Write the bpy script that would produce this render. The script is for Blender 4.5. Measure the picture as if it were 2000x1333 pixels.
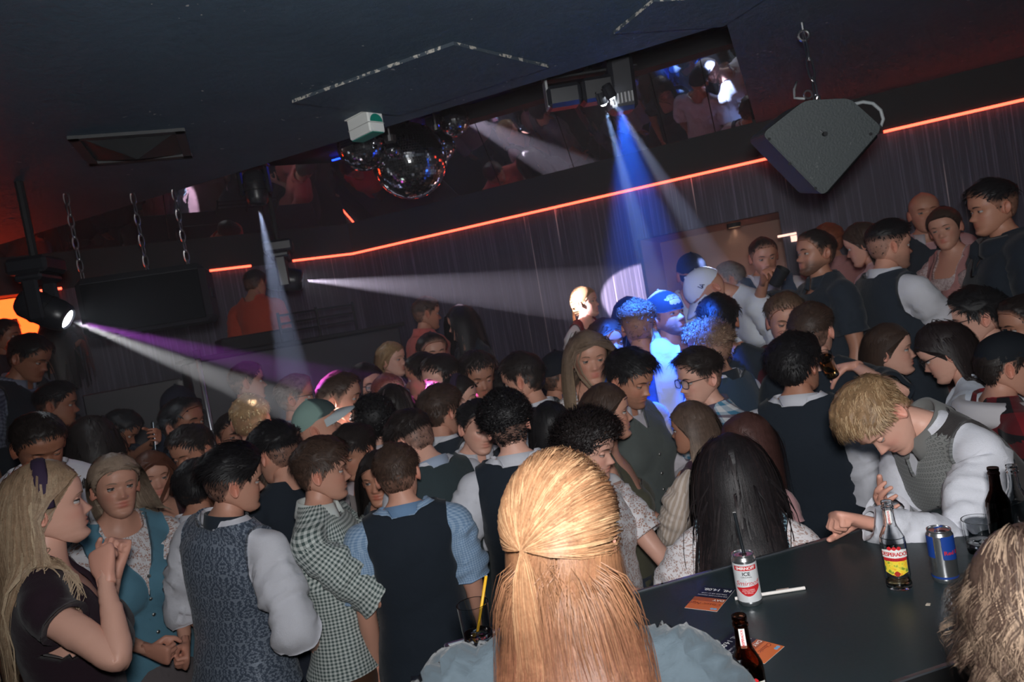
import bpy, math, random
import numpy as np
from mathutils import Vector, Matrix
random.seed(5)
for o in list(bpy.data.objects): bpy.data.objects.remove(o)
SC = bpy.context.scene
# ---------------------------------------------------------------- camera
FPX = 1400.0
PITCH, ROLL, CAM_H = math.radians(2.5), math.radians(10.0), 1.92
CAM_P = np.array([0, 0, CAM_H]); Z_DANCE = -.15
CAM_F = np.array([0, math.cos(PITCH), -math.sin(PITCH)])
_U0 = np.array([0, math.sin(PITCH), math.cos(PITCH)]); _R0 = np.array([1.0, 0, 0])
CAM_R = math.cos(ROLL) * _R0 - math.sin(ROLL) * _U0
CAM_U = math.sin(ROLL) * _R0 + math.cos(ROLL) * _U0
cam_d = bpy.data.cameras.new('camera'); cam_d.sensor_width = 36; cam_d.lens = FPX / 2000 * 36; cam_d.clip_start = .05
cam_d.dof.use_dof = True; cam_d.dof.focus_distance = 1.6; cam_d.dof.aperture_fstop = 7.0
cam = bpy.data.objects.new('camera', cam_d); SC.collection.objects.link(cam); SC.camera = cam
_M = np.eye(4); _M[:3, 0] = CAM_R; _M[:3, 1] = CAM_U; _M[:3, 2] = -CAM_F; _M[:3, 3] = CAM_P
cam.matrix_world = Matrix(_M.tolist())
# ---------------------------------------------------------------- exposure, world
SC.view_settings.view_transform = 'Standard'; SC.view_settings.look = 'None'; SC.view_settings.gamma = 1; SC.view_settings.use_curve_mapping = False
SC.view_settings.exposure = 0.0
# ---------------------------------------------------------------- world and main lights (the photographer's flash, club lamps)
W = bpy.data.worlds.new('world'); SC.world = W; W.use_nodes = True; W.node_tree.nodes['Background'].inputs[0].default_value = (0, 0, 0, 1); W.node_tree.nodes['Background'].inputs[1].default_value = 0
def area(name, loc, to, energy, col, sx, sy=None, spread=math.pi):
    l = bpy.data.lights.new(name, 'AREA'); l.energy = energy; l.color = col; l.size = sx; l.shape = 'RECTANGLE' if sy else 'SQUARE'
    if sy: l.size_y = sy
    l.spread = spread; o = bpy.data.objects.new(name, l); SC.collection.objects.link(o); o.location = loc
    o.rotation_euler = (Vector(to) - Vector(loc)).to_track_quat('-Z', 'Y').to_euler(); return o
# the photographer's flash on the camera, head tilted up; everything else is lit by the lamps seen in the room
area('camera_flash_offscreen', (.03, -.06, 2.08), (.75, 2.4, 3.05), 60, (.97, .97, .97), .14)
# ---------------------------------------------------------------- mesh utilities
COLL = bpy.context.scene.collection

def quads2tris(Q):
    Q = np.asarray(Q, dtype=np.int64)
    return np.concatenate([Q[:, [0, 1, 2]], Q[:, [0, 2, 3]]])

def make_mesh(name, V, T, mats=None, smooth=True, col=None, uv=None, fmat=None):
    V = np.ascontiguousarray(V, dtype=np.float32); T = np.ascontiguousarray(T, dtype=np.int32)
    me = bpy.data.meshes.new(name)
    n, m = len(V), len(T)
    me.vertices.add(n); me.vertices.foreach_set('co', V.ravel())
    me.loops.add(3 * m); me.loops.foreach_set('vertex_index', T.ravel())
    me.polygons.add(m); me.polygons.foreach_set('loop_start', np.arange(0, 3 * m, 3, dtype=np.int32))
    me.polygons.foreach_set('use_smooth', np.full(m, bool(smooth)))
    if fmat is not None: me.polygons.foreach_set('material_index', np.asarray(fmat, dtype=np.int32))
    if col is not None:
        c = np.ones((n, 4), dtype=np.float32); c[:, :3] = col
        a = me.color_attributes.new('col', 'FLOAT_COLOR', 'POINT'); a.data.foreach_set('color', c.ravel())
    if uv is not None:
        l = me.uv_layers.new(name='uv'); l.data.foreach_set('uv', np.ascontiguousarray(uv, dtype=np.float32).ravel())
    me.update(calc_edges=True)
    if mats is not None:
        for mm in (mats if isinstance(mats, (list, tuple)) else [mats]): me.materials.append(mm)
    return me

def link(name, me, parent=None, **props):
    o = bpy.data.objects.new(name, me); COLL.objects.link(o)
    if parent is not None: o.parent = parent
    for k, v in props.items(): o[k] = v
    return o

def thing(name, label, cat, loc=(0, 0, 0), rot=(0, 0, 0), scale=1.0, group=None):
    o = bpy.data.objects.new(name, None); COLL.objects.link(o)
    o.empty_display_size = 0.1
    o.location = loc; o.rotation_euler = rot; o.scale = (scale,) * 3
    o['label'] = label; o['category'] = cat
    if group: o['group'] = group
    return o

def tag(o, label, cat, group=None):
    o['label'] = label; o['category'] = cat
    if group: o['group'] = group
    return o

class MB:
    """collects triangles of one mesh"""
    def __init__(s): s.V = []; s.T = []; s.n = 0; s.C = []; s.M = []
    def add(s, V, T, col=None, mat=0):
        V = np.asarray(V, float); T = np.asarray(T, np.int64)
        s.V.append(V); s.T.append(T + s.n); s.n += len(V); s.M.append(np.full(len(T), mat))
        s.C.append(np.tile(np.asarray(col if col is not None else (1, 1, 1), float), (len(V), 1)) if np.ndim(col) < 2 else np.asarray(col, float))
        return s
    def arrays(s): return np.concatenate(s.V), np.concatenate(s.T), np.concatenate(s.C), np.concatenate(s.M)
    def mesh(s, name, mats, smooth=False, col=False):
        V, T, C, M = s.arrays()
        return make_mesh(name, V, T, mats, smooth, C if col else None, None, M)
    def obj(s, name, mats, parent=None, smooth=False, col=False, **p):
        return link(name, s.mesh(name, mats, smooth, col), parent, **p)
    # shapes
    def box(s, c, size, R=None, mat=0, bevel=0.0, col=None):
        c = np.asarray(c, float); h = np.asarray(size, float) / 2
        if bevel <= 0:
            P = np.array([[x, y, z] for x in (-1, 1) for y in (-1, 1) for z in (-1, 1)], float) * h
            Q = [[0, 1, 3, 2], [4, 6, 7, 5], [0, 4, 5, 1], [2, 3, 7, 6], [0, 2, 6, 4], [1, 5, 7, 3]]
            T = quads2tris(Q)
        else:
            b = min(bevel, *(h * 0.98)); P = []
            for x in (-1, 1):
                for y in (-1, 1):
                    for z in (-1, 1):
                        sg = np.array([x, y, z], float)
                        for k in range(3):
                            q = sg * (h - b); q[k] = sg[k] * h[k]; P.append(q)
            P = np.array(P)
            idx = lambda x, y, z, k: ((x * 2 + y) * 2 + z) * 3 + k
            Q = []; T = []
            Q += [[idx(1, 0, 0, 0), idx(1, 1, 0, 0), idx(1, 1, 1, 0), idx(1, 0, 1, 0)], [idx(0, 0, 0, 0), idx(0, 0, 1, 0), idx(0, 1, 1, 0), idx(0, 1, 0, 0)]]
            Q += [[idx(0, 1, 0, 1), idx(0, 1, 1, 1), idx(1, 1, 1, 1), idx(1, 1, 0, 1)], [idx(0, 0, 0, 1), idx(1, 0, 0, 1), idx(1, 0, 1, 1), idx(0, 0, 1, 1)]]
            Q += [[idx(0, 0, 1, 2), idx(1, 0, 1, 2), idx(1, 1, 1, 2), idx(0, 1, 1, 2)], [idx(0, 0, 0, 2), idx(0, 1, 0, 2), idx(1, 1, 0, 2), idx(1, 0, 0, 2)]]
            for a, bb, cc in ((0, 1, 2), (1, 2, 0), (2, 0, 1)):      # edges between faces a and b along axis cc
                for i in (0, 1):
                    for j in (0, 1):
                        v = []
                        for k in (0, 1):
                            xyz = [0, 0, 0]; xyz[a] = i; xyz[bb] = j; xyz[cc] = k
                            v.append((idx(*xyz, a), idx(*xyz, bb)))
                        q = [v[0][0], v[0][1], v[1][1], v[1][0]]
                        Q.append(q if (i + j) % 2 == 0 else q[::-1])
            T = quads2tris(Q); tt = []
            for x in (0, 1):
                for y in (0, 1):
                    for z in (0, 1):
                        t = [idx(x, y, z, 0), idx(x, y, z, 1), idx(x, y, z, 2)]
                        tt.append(t if (x + y + z) % 2 == 1 else t[::-1])
            T = np.concatenate([T, np.array(tt)])
        if R is not None: P = P @ np.asarray(R, float).T
        return s.add(P + c, T, col, mat)
    def tube(s, pts, r, n=8, closed=False, cap=True, mat=0, col=None, flat=None):
        pts = np.asarray(pts, float); k = len(pts)
        r = np.broadcast_to(np.asarray(r, float), (k,))
        V = []; up = np.array([0, 0, 1.0])
        if closed: tang = np.roll(pts, -1, 0) - np.roll(pts, 1, 0)
        else: tang = np.gradient(pts, axis=0)
        tang = tang / (np.linalg.norm(tang, axis=1)[:, None] + 1e-12)
        u = np.cross(up, tang[0])
        if np.linalg.norm(u) < 1e-3: u = np.array([1.0, 0, 0])
        for i in range(k):
            u = u - tang[i] * (u @ tang[i]); u /= np.linalg.norm(u) + 1e-12
            v = np.cross(tang[i], u); a = np.arange(n) * 2 * math.pi / n
            V.append(pts[i] + r[i] * (np.cos(a)[:, None] * u + np.sin(a)[:, None] * v))
        V = np.concatenate(V); Q = []
        for i in range(k if closed else k - 1):
            j = (i + 1) % k
            for a in range(n): Q.append([i * n + a, i * n + (a + 1) % n, j * n + (a + 1) % n, j * n + a])
        T = quads2tris(Q)
        if cap and not closed:
            V = np.concatenate([V, pts[:1], pts[-1:]]); b = k * n
            T = np.concatenate([T, [[b, (a + 1) % n, a] for a in range(n)], [[b + 1, (k - 1) * n + a, (k - 1) * n + (a + 1) % n] for a in range(n)]])
        return s.add(V, T, col, mat)
    def lathe(s, prof, n=24, M=None, mat=0, col=None, sup=0.0):
        """prof: (r,z) rows"""
        prof = np.asarray(prof, float)
        if sup:
            q = [prof[0]]
            for a_, b_ in zip(prof[:-1], prof[1:]):
                L_ = np.linalg.norm(b_ - a_); e_ = min(sup, L_ * .3); q += [a_ + (b_ - a_) * e_ / max(L_, 1e-9), b_ - (b_ - a_) * e_ / max(L_, 1e-9), b_]
            prof = np.array(q)
        k = len(prof); a = np.arange(n) * 2 * math.pi / n
        V = np.stack([prof[:, 0][:, None] * np.cos(a), prof[:, 0][:, None] * np.sin(a), np.repeat(prof[:, 1][:, None], n, 1)], -1).reshape(-1, 3)
        Q = [[i * n + j, i * n + (j + 1) % n, (i + 1) * n + (j + 1) % n, (i + 1) * n + j] for i in range(k - 1) for j in range(n)]
        if M is not None: V = V @ np.asarray(M, float)[:3, :3].T + np.asarray(M, float)[:3, 3]
        return s.add(V, quads2tris(Q), col, mat)
    def prism(s, poly, z0, z1, M=None, mat=0, col=None):
        """convex-ish polygon (x,y) extruded along z"""
        poly = np.asarray(poly, float); n = len(poly)
        V = np.concatenate([np.c_[poly, np.full(n, z0)], np.c_[poly, np.full(n, z1)]])
        Q = [[i, (i + 1) % n, n + (i + 1) % n, n + i] for i in range(n)]
        T = np.concatenate([quads2tris(Q), [[0, i + 1, i] for i in range(1, n - 1)], [[n, n + i, n + i + 1] for i in range(1, n - 1)]])
        if M is not None: V = V @ np.asarray(M, float)[:3, :3].T + np.asarray(M, float)[:3, 3]
        return s.add(V, T, col, mat)

def rotm(axis, ang):
    axis = np.asarray(axis, float); axis = axis / np.linalg.norm(axis)
    K = np.array([[0, -axis[2], axis[1]], [axis[2], 0, -axis[0]], [-axis[1], axis[0], 0]])
    return np.eye(3) + math.sin(ang) * K + (1 - math.cos(ang)) * (K @ K)
def rot_between(a, b):
    a = np.asarray(a, float); b = np.asarray(b, float); a = a / np.linalg.norm(a); b = b / np.linalg.norm(b)
    v = np.cross(a, b); c = a @ b
    if np.linalg.norm(v) < 1e-8: return np.eye(3) if c > 0 else rotm([1, 0, 0], math.pi)
    return rotm(v, math.atan2(np.linalg.norm(v), c))
def mat4(R, t):
    M = np.eye(4); M[:3, :3] = R; M[:3, 3] = t; return M
def about(R, p):
    p = np.asarray(p, float); return mat4(R, p - R @ p)
def xf(M, V): return V @ M[:3, :3].T + M[:3, 3]
def sstep(a, b, x):
    t = np.clip((x - a) / (b - a), 0, 1); return t * t * (3 - 2 * t)
def gauss(x, s): return np.exp(-(x / s) ** 2)

def _hash(ix, iy, iz):
    h = (ix * 374761393 + iy * 668265263 + iz * 2147483647) & 0xffffffff
    h = ((h ^ (h >> 13)) * 1274126177) & 0xffffffff
    return ((h ^ (h >> 16)) & 0xffff) / 32767.5 - 1
def vnoise(P):
    """value noise -1..1, P (n,3)"""
    P = np.asarray(P, float); I = np.floor(P).astype(np.int64); f = P - I; f = f * f * (3 - 2 * f); r = 0
    for dx in (0, 1):
        for dy in (0, 1):
            for dz in (0, 1):
                w = (f[:, 0] if dx else 1 - f[:, 0]) * (f[:, 1] if dy else 1 - f[:, 1]) * (f[:, 2] if dz else 1 - f[:, 2])
                r = r + w * _hash(I[:, 0] + dx, I[:, 1] + dy, I[:, 2] + dz)
    return r

def vnormals(V, T):
    n = np.cross(V[T[:, 1]] - V[T[:, 0]], V[T[:, 2]] - V[T[:, 0]]); N = np.zeros_like(V)
    for k in range(3): np.add.at(N, T[:, k], n)
    return N / (np.linalg.norm(N, axis=1)[:, None] + 1e-12)
def edges_of(T):
    E = np.concatenate([T[:, [0, 1]], T[:, [1, 2]], T[:, [2, 0]]]); E = np.sort(E, 1)
    return np.unique(E, axis=0)
def laplace(X, T, it=3, lam=0.5):
    E = edges_of(T); n = len(X); deg = np.zeros(n); np.add.at(deg, E[:, 0], 1); np.add.at(deg, E[:, 1], 1); deg = np.maximum(deg, 1)
    X = np.array(X, float)
    for _ in range(it):
        S = np.zeros_like(X); np.add.at(S, E[:, 0], X[E[:, 1]]); np.add.at(S, E[:, 1], X[E[:, 0]])
        X = X + lam * (S / (deg[:, None] if X.ndim > 1 else deg) - X)
    return X

def mod_eval(V, T, setup):
    me = make_mesh('tmp', V, T); o = bpy.data.objects.new('tmp', me); COLL.objects.link(o)
    setup(o)
    dg = bpy.context.evaluated_depsgraph_get(); dg.update()
    ev = o.evaluated_get(dg); m2 = ev.to_mesh(); m2.calc_loop_triangles()
    V2 = np.empty(len(m2.vertices) * 3, np.float32); m2.vertices.foreach_get('co', V2)
    T2 = np.empty(len(m2.loop_triangles) * 3, np.int32); m2.loop_triangles.foreach_get('vertices', T2)
    ev.to_mesh_clear(); bpy.data.objects.remove(o); bpy.data.meshes.remove(me)
    return V2.reshape(-1, 3).astype(float), T2.reshape(-1, 3).astype(np.int64)
def remesh(V, T, voxel):
    def f(o):
        m = o.modifiers.new('r', 'REMESH'); m.mode = 'VOXEL'; m.voxel_size = voxel
    return mod_eval(V, T, f)
def decimate(V, T, ratio):
    def f(o):
        m = o.modifiers.new('d', 'DECIMATE'); m.ratio = ratio
    return mod_eval(V, T, f)

def loft(rings, n=20, ex=2.0):
    """rings: list of (center, uvec, vvec); closed by fans"""
    V = []; a = np.arange(n) * 2 * math.pi / n
    ca = np.sign(np.cos(a)) * np.abs(np.cos(a)) ** (2 / ex); sa = np.sign(np.sin(a)) * np.abs(np.sin(a)) ** (2 / ex)
    for c, u, v in rings: V.append(np.asarray(c, float) + ca[:, None] * np.asarray(u, float) + sa[:, None] * np.asarray(v, float))
    k = len(rings); V = np.concatenate(V + [np.array([rings[0][0]], float), np.array([rings[-1][0]], float)])
    Q = [[i * n + j, i * n + (j + 1) % n, (i + 1) * n + (j + 1) % n, (i + 1) * n + j] for i in range(k - 1) for j in range(n)]
    b = k * n
    T = np.concatenate([quads2tris(Q), [[b, (j + 1) % n, j] for j in range(n)], [[b + 1, (k - 1) * n + j, (k - 1) * n + (j + 1) % n] for j in range(n)]])
    # orient outward
    vol = np.einsum('ij,ij->i', V[T[:, 0]], np.cross(V[T[:, 1]], V[T[:, 2]])).sum()
    if vol < 0: T = T[:, ::-1]
    return V, T
def cap_loft(p0, p1, r0, r1, n=14, sq=1.0, k=8, bulge=0.0):
    """tapered capsule"""
    p0 = np.asarray(p0, float); p1 = np.asarray(p1, float); d = p1 - p0; L = np.linalg.norm(d); d = d / L
    u = np.cross(d, [0, 1, 0.01]); u /= np.linalg.norm(u); v = np.cross(d, u); R = []
    for t in (-0.95, -0.7, -0.35): R.append((p0 + d * r0 * t, u * r0 * math.sqrt(1 - t * t), v * r0 * sq * math.sqrt(1 - t * t)))
    for i in range(k + 1):
        t = i / k; r = r0 + (r1 - r0) * t + bulge * math.sin(math.pi * t)
        R.append((p0 + (p1 - p0) * t, u * r, v * r * sq))
    for t in (0.35, 0.7, 0.95): R.append((p1 + d * r1 * t, u * r1 * math.sqrt(1 - t * t), v * r1 * sq * math.sqrt(1 - t * t)))
    return loft(R, n)
def ellipsoid(c, r, n=16, k=10):
    R = []
    for i in range(1, k):
        t = math.pi * i / k; R.append((np.array(c) + np.array([0, 0, -math.cos(t) * r[2]]), (r[0] * math.sin(t), 0, 0), (0, r[1] * math.sin(t), 0)))
    return loft(R, n)
# ---------------------------------------------------------------- materials
def lin(r, g=None, b=None):
    if g is None: r, g, b = r
    f = lambda c: (c / 255 / 12.92) if c / 255 <= .04045 else ((c / 255 + .055) / 1.055) ** 2.4
    return (f(r), f(g), f(b))
MATS = {}
class NT:
    def __init__(s, name):
        s.m = bpy.data.materials.new(name); s.m.use_nodes = True; s.t = s.m.node_tree; s.t.nodes.clear()
        s.out = s.n('ShaderNodeOutputMaterial'); s.b = s.n('ShaderNodeBsdfPrincipled'); s.l(s.b.outputs[0], s.out.inputs['Surface'])
    def n(s, typ, **kw):
        n = s.t.nodes.new(typ)
        for k, v in kw.items():
            if k in n.inputs.keys() if hasattr(n.inputs, 'keys') else False: n.inputs[k].default_value = v
            else: setattr(n, k, v)
        return n
    def l(s, a, b): s.t.links.new(a, b)
    def set(s, **kw):
        for k, v in kw.items():
            i = s.b.inputs[k.replace('_', ' ')]
            if isinstance(v, bpy.types.NodeSocket): s.l(v, i)
            else: i.default_value = (*v, 1) if isinstance(v, tuple) and len(v) == 3 else v
    def val(s, sock, v):
        if isinstance(v, bpy.types.NodeSocket): s.l(v, sock)
        else: sock.default_value = (*v, 1) if isinstance(v, tuple) and len(v) == 3 and len(sock.default_value) == 4 else v
    def math(s, op, a, b=0.0, c=None):
        n = s.n('ShaderNodeMath', operation=op); s.val(n.inputs[0], a); s.val(n.inputs[1], b)
        if c is not None: s.val(n.inputs[2], c)
        return n.outputs[0]
    def mix(s, f, a, b, blend='MIX'):
        n = s.n('ShaderNodeMix', data_type='RGBA', blend_type=blend); s.val(n.inputs[0], f); s.val(n.inputs[6], a); s.val(n.inputs[7], b); return n.outputs[2]
    def uv(s, sx=1, sy=None, rot=0, src='UV'):
        tc = s.n('ShaderNodeTexCoord'); mp = s.n('ShaderNodeMapping'); mp.inputs['Scale'].default_value = (sx, sy or sx, sx); mp.inputs['Rotation'].default_value[2] = rot
        s.l(tc.outputs[src], mp.inputs[0]); return mp.outputs[0]
    def noise(s, vec, scale=5, detail=3, rough=.5):
        n = s.n('ShaderNodeTexNoise'); n.inputs['Scale'].default_value = scale; n.inputs['Detail'].default_value = detail; n.inputs['Roughness'].default_value = rough
        if vec is not None: s.l(vec, n.inputs['Vector'])
        return n.outputs['Fac']
    def ramp(s, f, stops):
        n = s.n('ShaderNodeValToRGB'); e = n.color_ramp.elements
        while len(e) < len(stops): e.new(.5)
        for i, (p, c) in enumerate(stops): e[i].position = p; e[i].color = (*c, 1)
        s.l(f, n.inputs[0]); return n.outputs[0]
    def bump(s, h, strength=.3, dist=.002):
        n = s.n('ShaderNodeBump'); n.inputs['Strength'].default_value = strength; n.inputs['Distance'].default_value = dist; s.l(h, n.inputs['Height']); s.l(n.outputs[0], s.b.inputs['Normal'])
    def sep(s, vec):
        n = s.n('ShaderNodeSeparateXYZ'); s.l(vec, n.inputs[0]); return n.outputs

def mat(key, fn):
    if key not in MATS: MATS[key] = fn()
    return MATS[key]
def m_plain(name, col, rough=.6, metal=0.0, spec=.5, **kw):
    def f():
        t = NT(name); t.set(Base_Color=col, Roughness=rough, Metallic=metal)
        t.b.inputs['Specular IOR Level'].default_value = spec
        for k, v in kw.items(): t.set(**{k: v})
        return t.m
    return mat(('plain', name), f)
def m_emit(name, col, strength):
    def f():
        t = NT(name); t.set(Base_Color=(0.0, 0.0, 0.0), Emission_Color=col, Emission_Strength=strength); return t.m
    return mat(('emit', name), f)
def m_vcol(name, rough=.55, spec=.4, sss=0.0, bump=None, coat=0.0):
    def f():
        t = NT(name); a = t.n('ShaderNodeAttribute', attribute_name='col'); t.set(Base_Color=a.outputs['Color'], Roughness=rough)
        t.b.inputs['Specular IOR Level'].default_value = spec
        if sss: t.b.inputs['Subsurface Weight'].default_value = sss; t.b.inputs['Subsurface Radius'].default_value = (1, .35, .2); t.b.inputs['Subsurface Scale'].default_value = .006
        if bump: t.bump(t.noise(t.uv(1, src='Object'), bump[0], 3), bump[1], bump[2])
        return t.m
    return mat(('vcol', name), f)
def fab(kind, c1, c2=None, size=.01, rough=.85):
    """cloth; colours are sRGB 0..255"""
    c1 = tuple(c1); key = ('fab', kind, c1, tuple(c2) if c2 is not None else None, size)
    def f():
        t = NT('fabric_' + kind); a = lin(c1); b = lin(c2) if c2 is not None else a; V = t.uv(1.0); fine = t.noise(V, 420, 2)
        t.b.inputs['Sheen Weight'].default_value = .12; t.set(Roughness=rough); t.b.inputs['Specular IOR Level'].default_value = .25
        big = t.noise(V, 14, 3)
        if kind == 'plain':
            t.set(Base_Color=t.mix(t.math('MULTIPLY', fine, .35), a, tuple(x * .72 for x in a)))
            t.bump(t.math('ADD', t.math('MULTIPLY', fine, .4), t.math('MULTIPLY', big, 3)), .45, .005)
        elif kind == 'crinkle':
            w = t.noise(V, 38, 4, .6); t.set(Base_Color=t.mix(t.math('MULTIPLY', w, .5), a, tuple(x * .6 for x in a))); t.bump(t.math('ADD', t.math('MULTIPLY', w, 2), t.math('MULTIPLY', big, 3)), .45, .007)
        elif kind == 'satin':
            t.set(Base_Color=a, Roughness=.38); t.bump(big, .5, .006)
        elif kind in ('gingham', 'plaid', 'microcheck'):
            x, y, z = t.sep(V); k = 1 / size
            sx = t.math('GREATER_THAN', t.math('FRACT', t.math('MULTIPLY', x, k)), .5); sy = t.math('GREATER_THAN', t.math('FRACT', t.math('MULTIPLY', y, k)), .5)
            fsum = t.math('MULTIPLY', t.math('ADD', sx, sy), .5); col = t.mix(fsum, a, b)
            if kind == 'plaid':
                s3 = t.math('LESS_THAN', t.math('FRACT', t.math('MULTIPLY', x, k * .5)), .12); s4 = t.math('LESS_THAN', t.math('FRACT', t.math('MULTIPLY', y, k * .5)), .12)
                col = t.mix(t.math('MULTIPLY', t.math('MAXIMUM', s3, s4), .7), col, lin(95, 45, 60))
            t.set(Base_Color=col); t.bump(t.math('ADD', fine, t.math('MULTIPLY', big, 3)), .3, .0025)
        elif kind == 'damask':
            v = t.n('ShaderNodeTexVoronoi', feature='SMOOTH_F1'); w = t.n('ShaderNodeTexWave', wave_type='RINGS', rings_direction='SPHERICAL')
            x, y, z = t.sep(V); k = 1 / size
            fx = t.math('ABSOLUTE', t.math('SUBTRACT', t.math('FRACT', t.math('MULTIPLY', x, k)), .5)); row = t.math('FLOOR', t.math('MULTIPLY', y, k * .8))
            fx = t.math('ABSOLUTE', t.math('SUBTRACT', t.math('FRACT', t.math('ADD', t.math('MULTIPLY', x, k), t.math('MULTIPLY', row, .5))), .5)); fy = t.math('FRACT', t.math('MULTIPLY', y, k * .8))
            cb = t.n('ShaderNodeCombineXYZ'); t.l(fx, cb.inputs[0]); t.l(fy, cb.inputs[1])
            nn = t.noise(cb.outputs[0], 7.5, 3, .65); d = t.math('GREATER_THAN', nn, .51)
            col = t.mix(d, a, b); t.set(Base_Color=col, Roughness=t.math('ADD', .62, t.math('MULTIPLY', d, -.22)), Metallic=.15); t.bump(t.math('ADD', d, t.math('MULTIPLY', big, 4)), .35, .002)
        elif kind == 'lace':
            v = t.n('ShaderNodeTexVoronoi', feature='DISTANCE_TO_EDGE'); v.inputs['Scale'].default_value = 1 / size; t.l(V, v.inputs['Vector'])
            d = t.math('LESS_THAN', v.outputs['Distance'], .11); nb = t.math('GREATER_THAN', t.noise(V, .45 / size, 2), .53); d = t.math('MAXIMUM', d, nb)
            t.set(Base_Color=t.mix(d, b, a)); t.bump(d, .6, .0015)
        elif kind == 'motif':
            x, y, z = t.sep(V); k = 1 / size; row = t.math('FLOOR', t.math('MULTIPLY', y, k * 1.15))
            fx = t.math('SUBTRACT', t.math('FRACT', t.math('ADD', t.math('MULTIPLY', x, k), t.math('MULTIPLY', row, .5))), .5); fy = t.math('SUBTRACT', t.math('FRACT', t.math('MULTIPLY', y, k * 1.15)), .5)
            r = t.math('SQRT', t.math('ADD', t.math('MULTIPLY', fx, fx), t.math('MULTIPLY', fy, fy)))
            ring = t.math('LESS_THAN', t.math('ABSOLUTE', t.math('SUBTRACT', t.math('ADD', r, t.math('MULTIPLY', t.noise(V, 300, 2), .12)), .34)), .085)
            t.set(Base_Color=t.mix(ring, a, b)); t.bump(fine, .25, .002)
        elif kind == 'stripe':
            x, y, z = t.sep(V); w = t.math('GREATER_THAN', t.math('FRACT', t.math('ADD', t.math('MULTIPLY', x, 1 / size), t.math('MULTIPLY', t.noise(V, 30, 2), .4))), .55)
            t.set(Base_Color=t.mix(w, a, b)); t.bump(t.math('ADD', w, fine), .4, .0015)
        elif kind == 'buffalo':
            x, y, z = t.sep(V); k = 1 / size; sx = t.math('GREATER_THAN', t.math('FRACT', t.math('MULTIPLY', x, k)), .5); sy = t.math('GREATER_THAN', t.math('FRACT', t.math('MULTIPLY', y, k)), .5)
            t.set(Base_Color=t.mix(t.math('MULTIPLY', t.math('ADD', sx, sy), .5), a, b)); t.bump(fine, .4, .002)
        elif kind == 'leather':
            t.set(Base_Color=t.mix(big, a, tuple(q * .6 for q in a)), Roughness=.6); t.bump(t.noise(V, 120, 4), .4, .002)
        return t.m
    return mat(key, f)

def m_lens():
    def f():
        t = NT('spectacle_lens'); t.set(Base_Color=(.9, .92, 1.0), Roughness=.03, Alpha=.12); return t.m
    return mat(('lens',), f)
def m_hair():
    def f():
        t = NT('hair'); a = t.n('ShaderNodeAttribute', attribute_name='col'); V = t.uv(1, src='Object'); n1 = t.noise(V, 260, 3); n2 = t.noise(V, 60, 2)
        k = t.ramp(t.math('MULTIPLY', t.math('ADD', n1, n2), .5), [(.35, (.72, .72, .72)), (.65, (1.1, 1.1, 1.1))])
        t.set(Base_Color=t.mix(1.0, a.outputs['Color'], k, 'MULTIPLY'), Roughness=.5); t.b.inputs['Specular IOR Level'].default_value = .3; t.bump(n1, .2, .003)
        return t.m
    return mat(('hair',), f)
# ---------------------------------------------------------------- the human figure (rest pose: A-pose, facing -Y, 1.76 m)
AO = math.radians(35)
SK = {
    'm': dict(sh=(0.182, 0.018, 1.428), Lu=0.285, Lf=0.255, hip=0.092, hx=1.0),
    'f': dict(sh=(0.158, 0.020, 1.425), Lu=0.275, Lf=0.245, hip=0.090, hx=0.93),
}
HEADC = np.array([0, -0.012, 1.648])
NB = 15
TORSO = {  # z, half width, half depth, centre y
    'm': [(0.80, .150, .105, .012), (0.86, .172, .122, .014), (0.93, .172, .122, .012), (1.00, .160, .112, .004), (1.08, .150, .105, 0), (1.18, .153, .108, 0),
          (1.28, .168, .118, .002), (1.36, .176, .118, .008), (1.42, .165, .102, .018), (1.455, .128, .082, .026), (1.485, .084, .066, .026), (1.51, .062, .060, .022)],
    'f': [(0.80, .150, .112, .014), (0.86, .176, .128, .016), (0.93, .174, .122, .012), (1.00, .150, .106, .004), (1.08, .126, .092, 0), (1.16, .128, .092, 0),
          (1.26, .146, .104, .002), (1.35, .150, .104, .010), (1.41, .142, .092, .020), (1.45, .108, .072, .026), (1.48, .070, .058, .026), (1.51, .054, .054, .022)],
}
def arm_dir(s): return np.array([s * math.sin(AO), 0, -math.cos(AO)])

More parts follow.
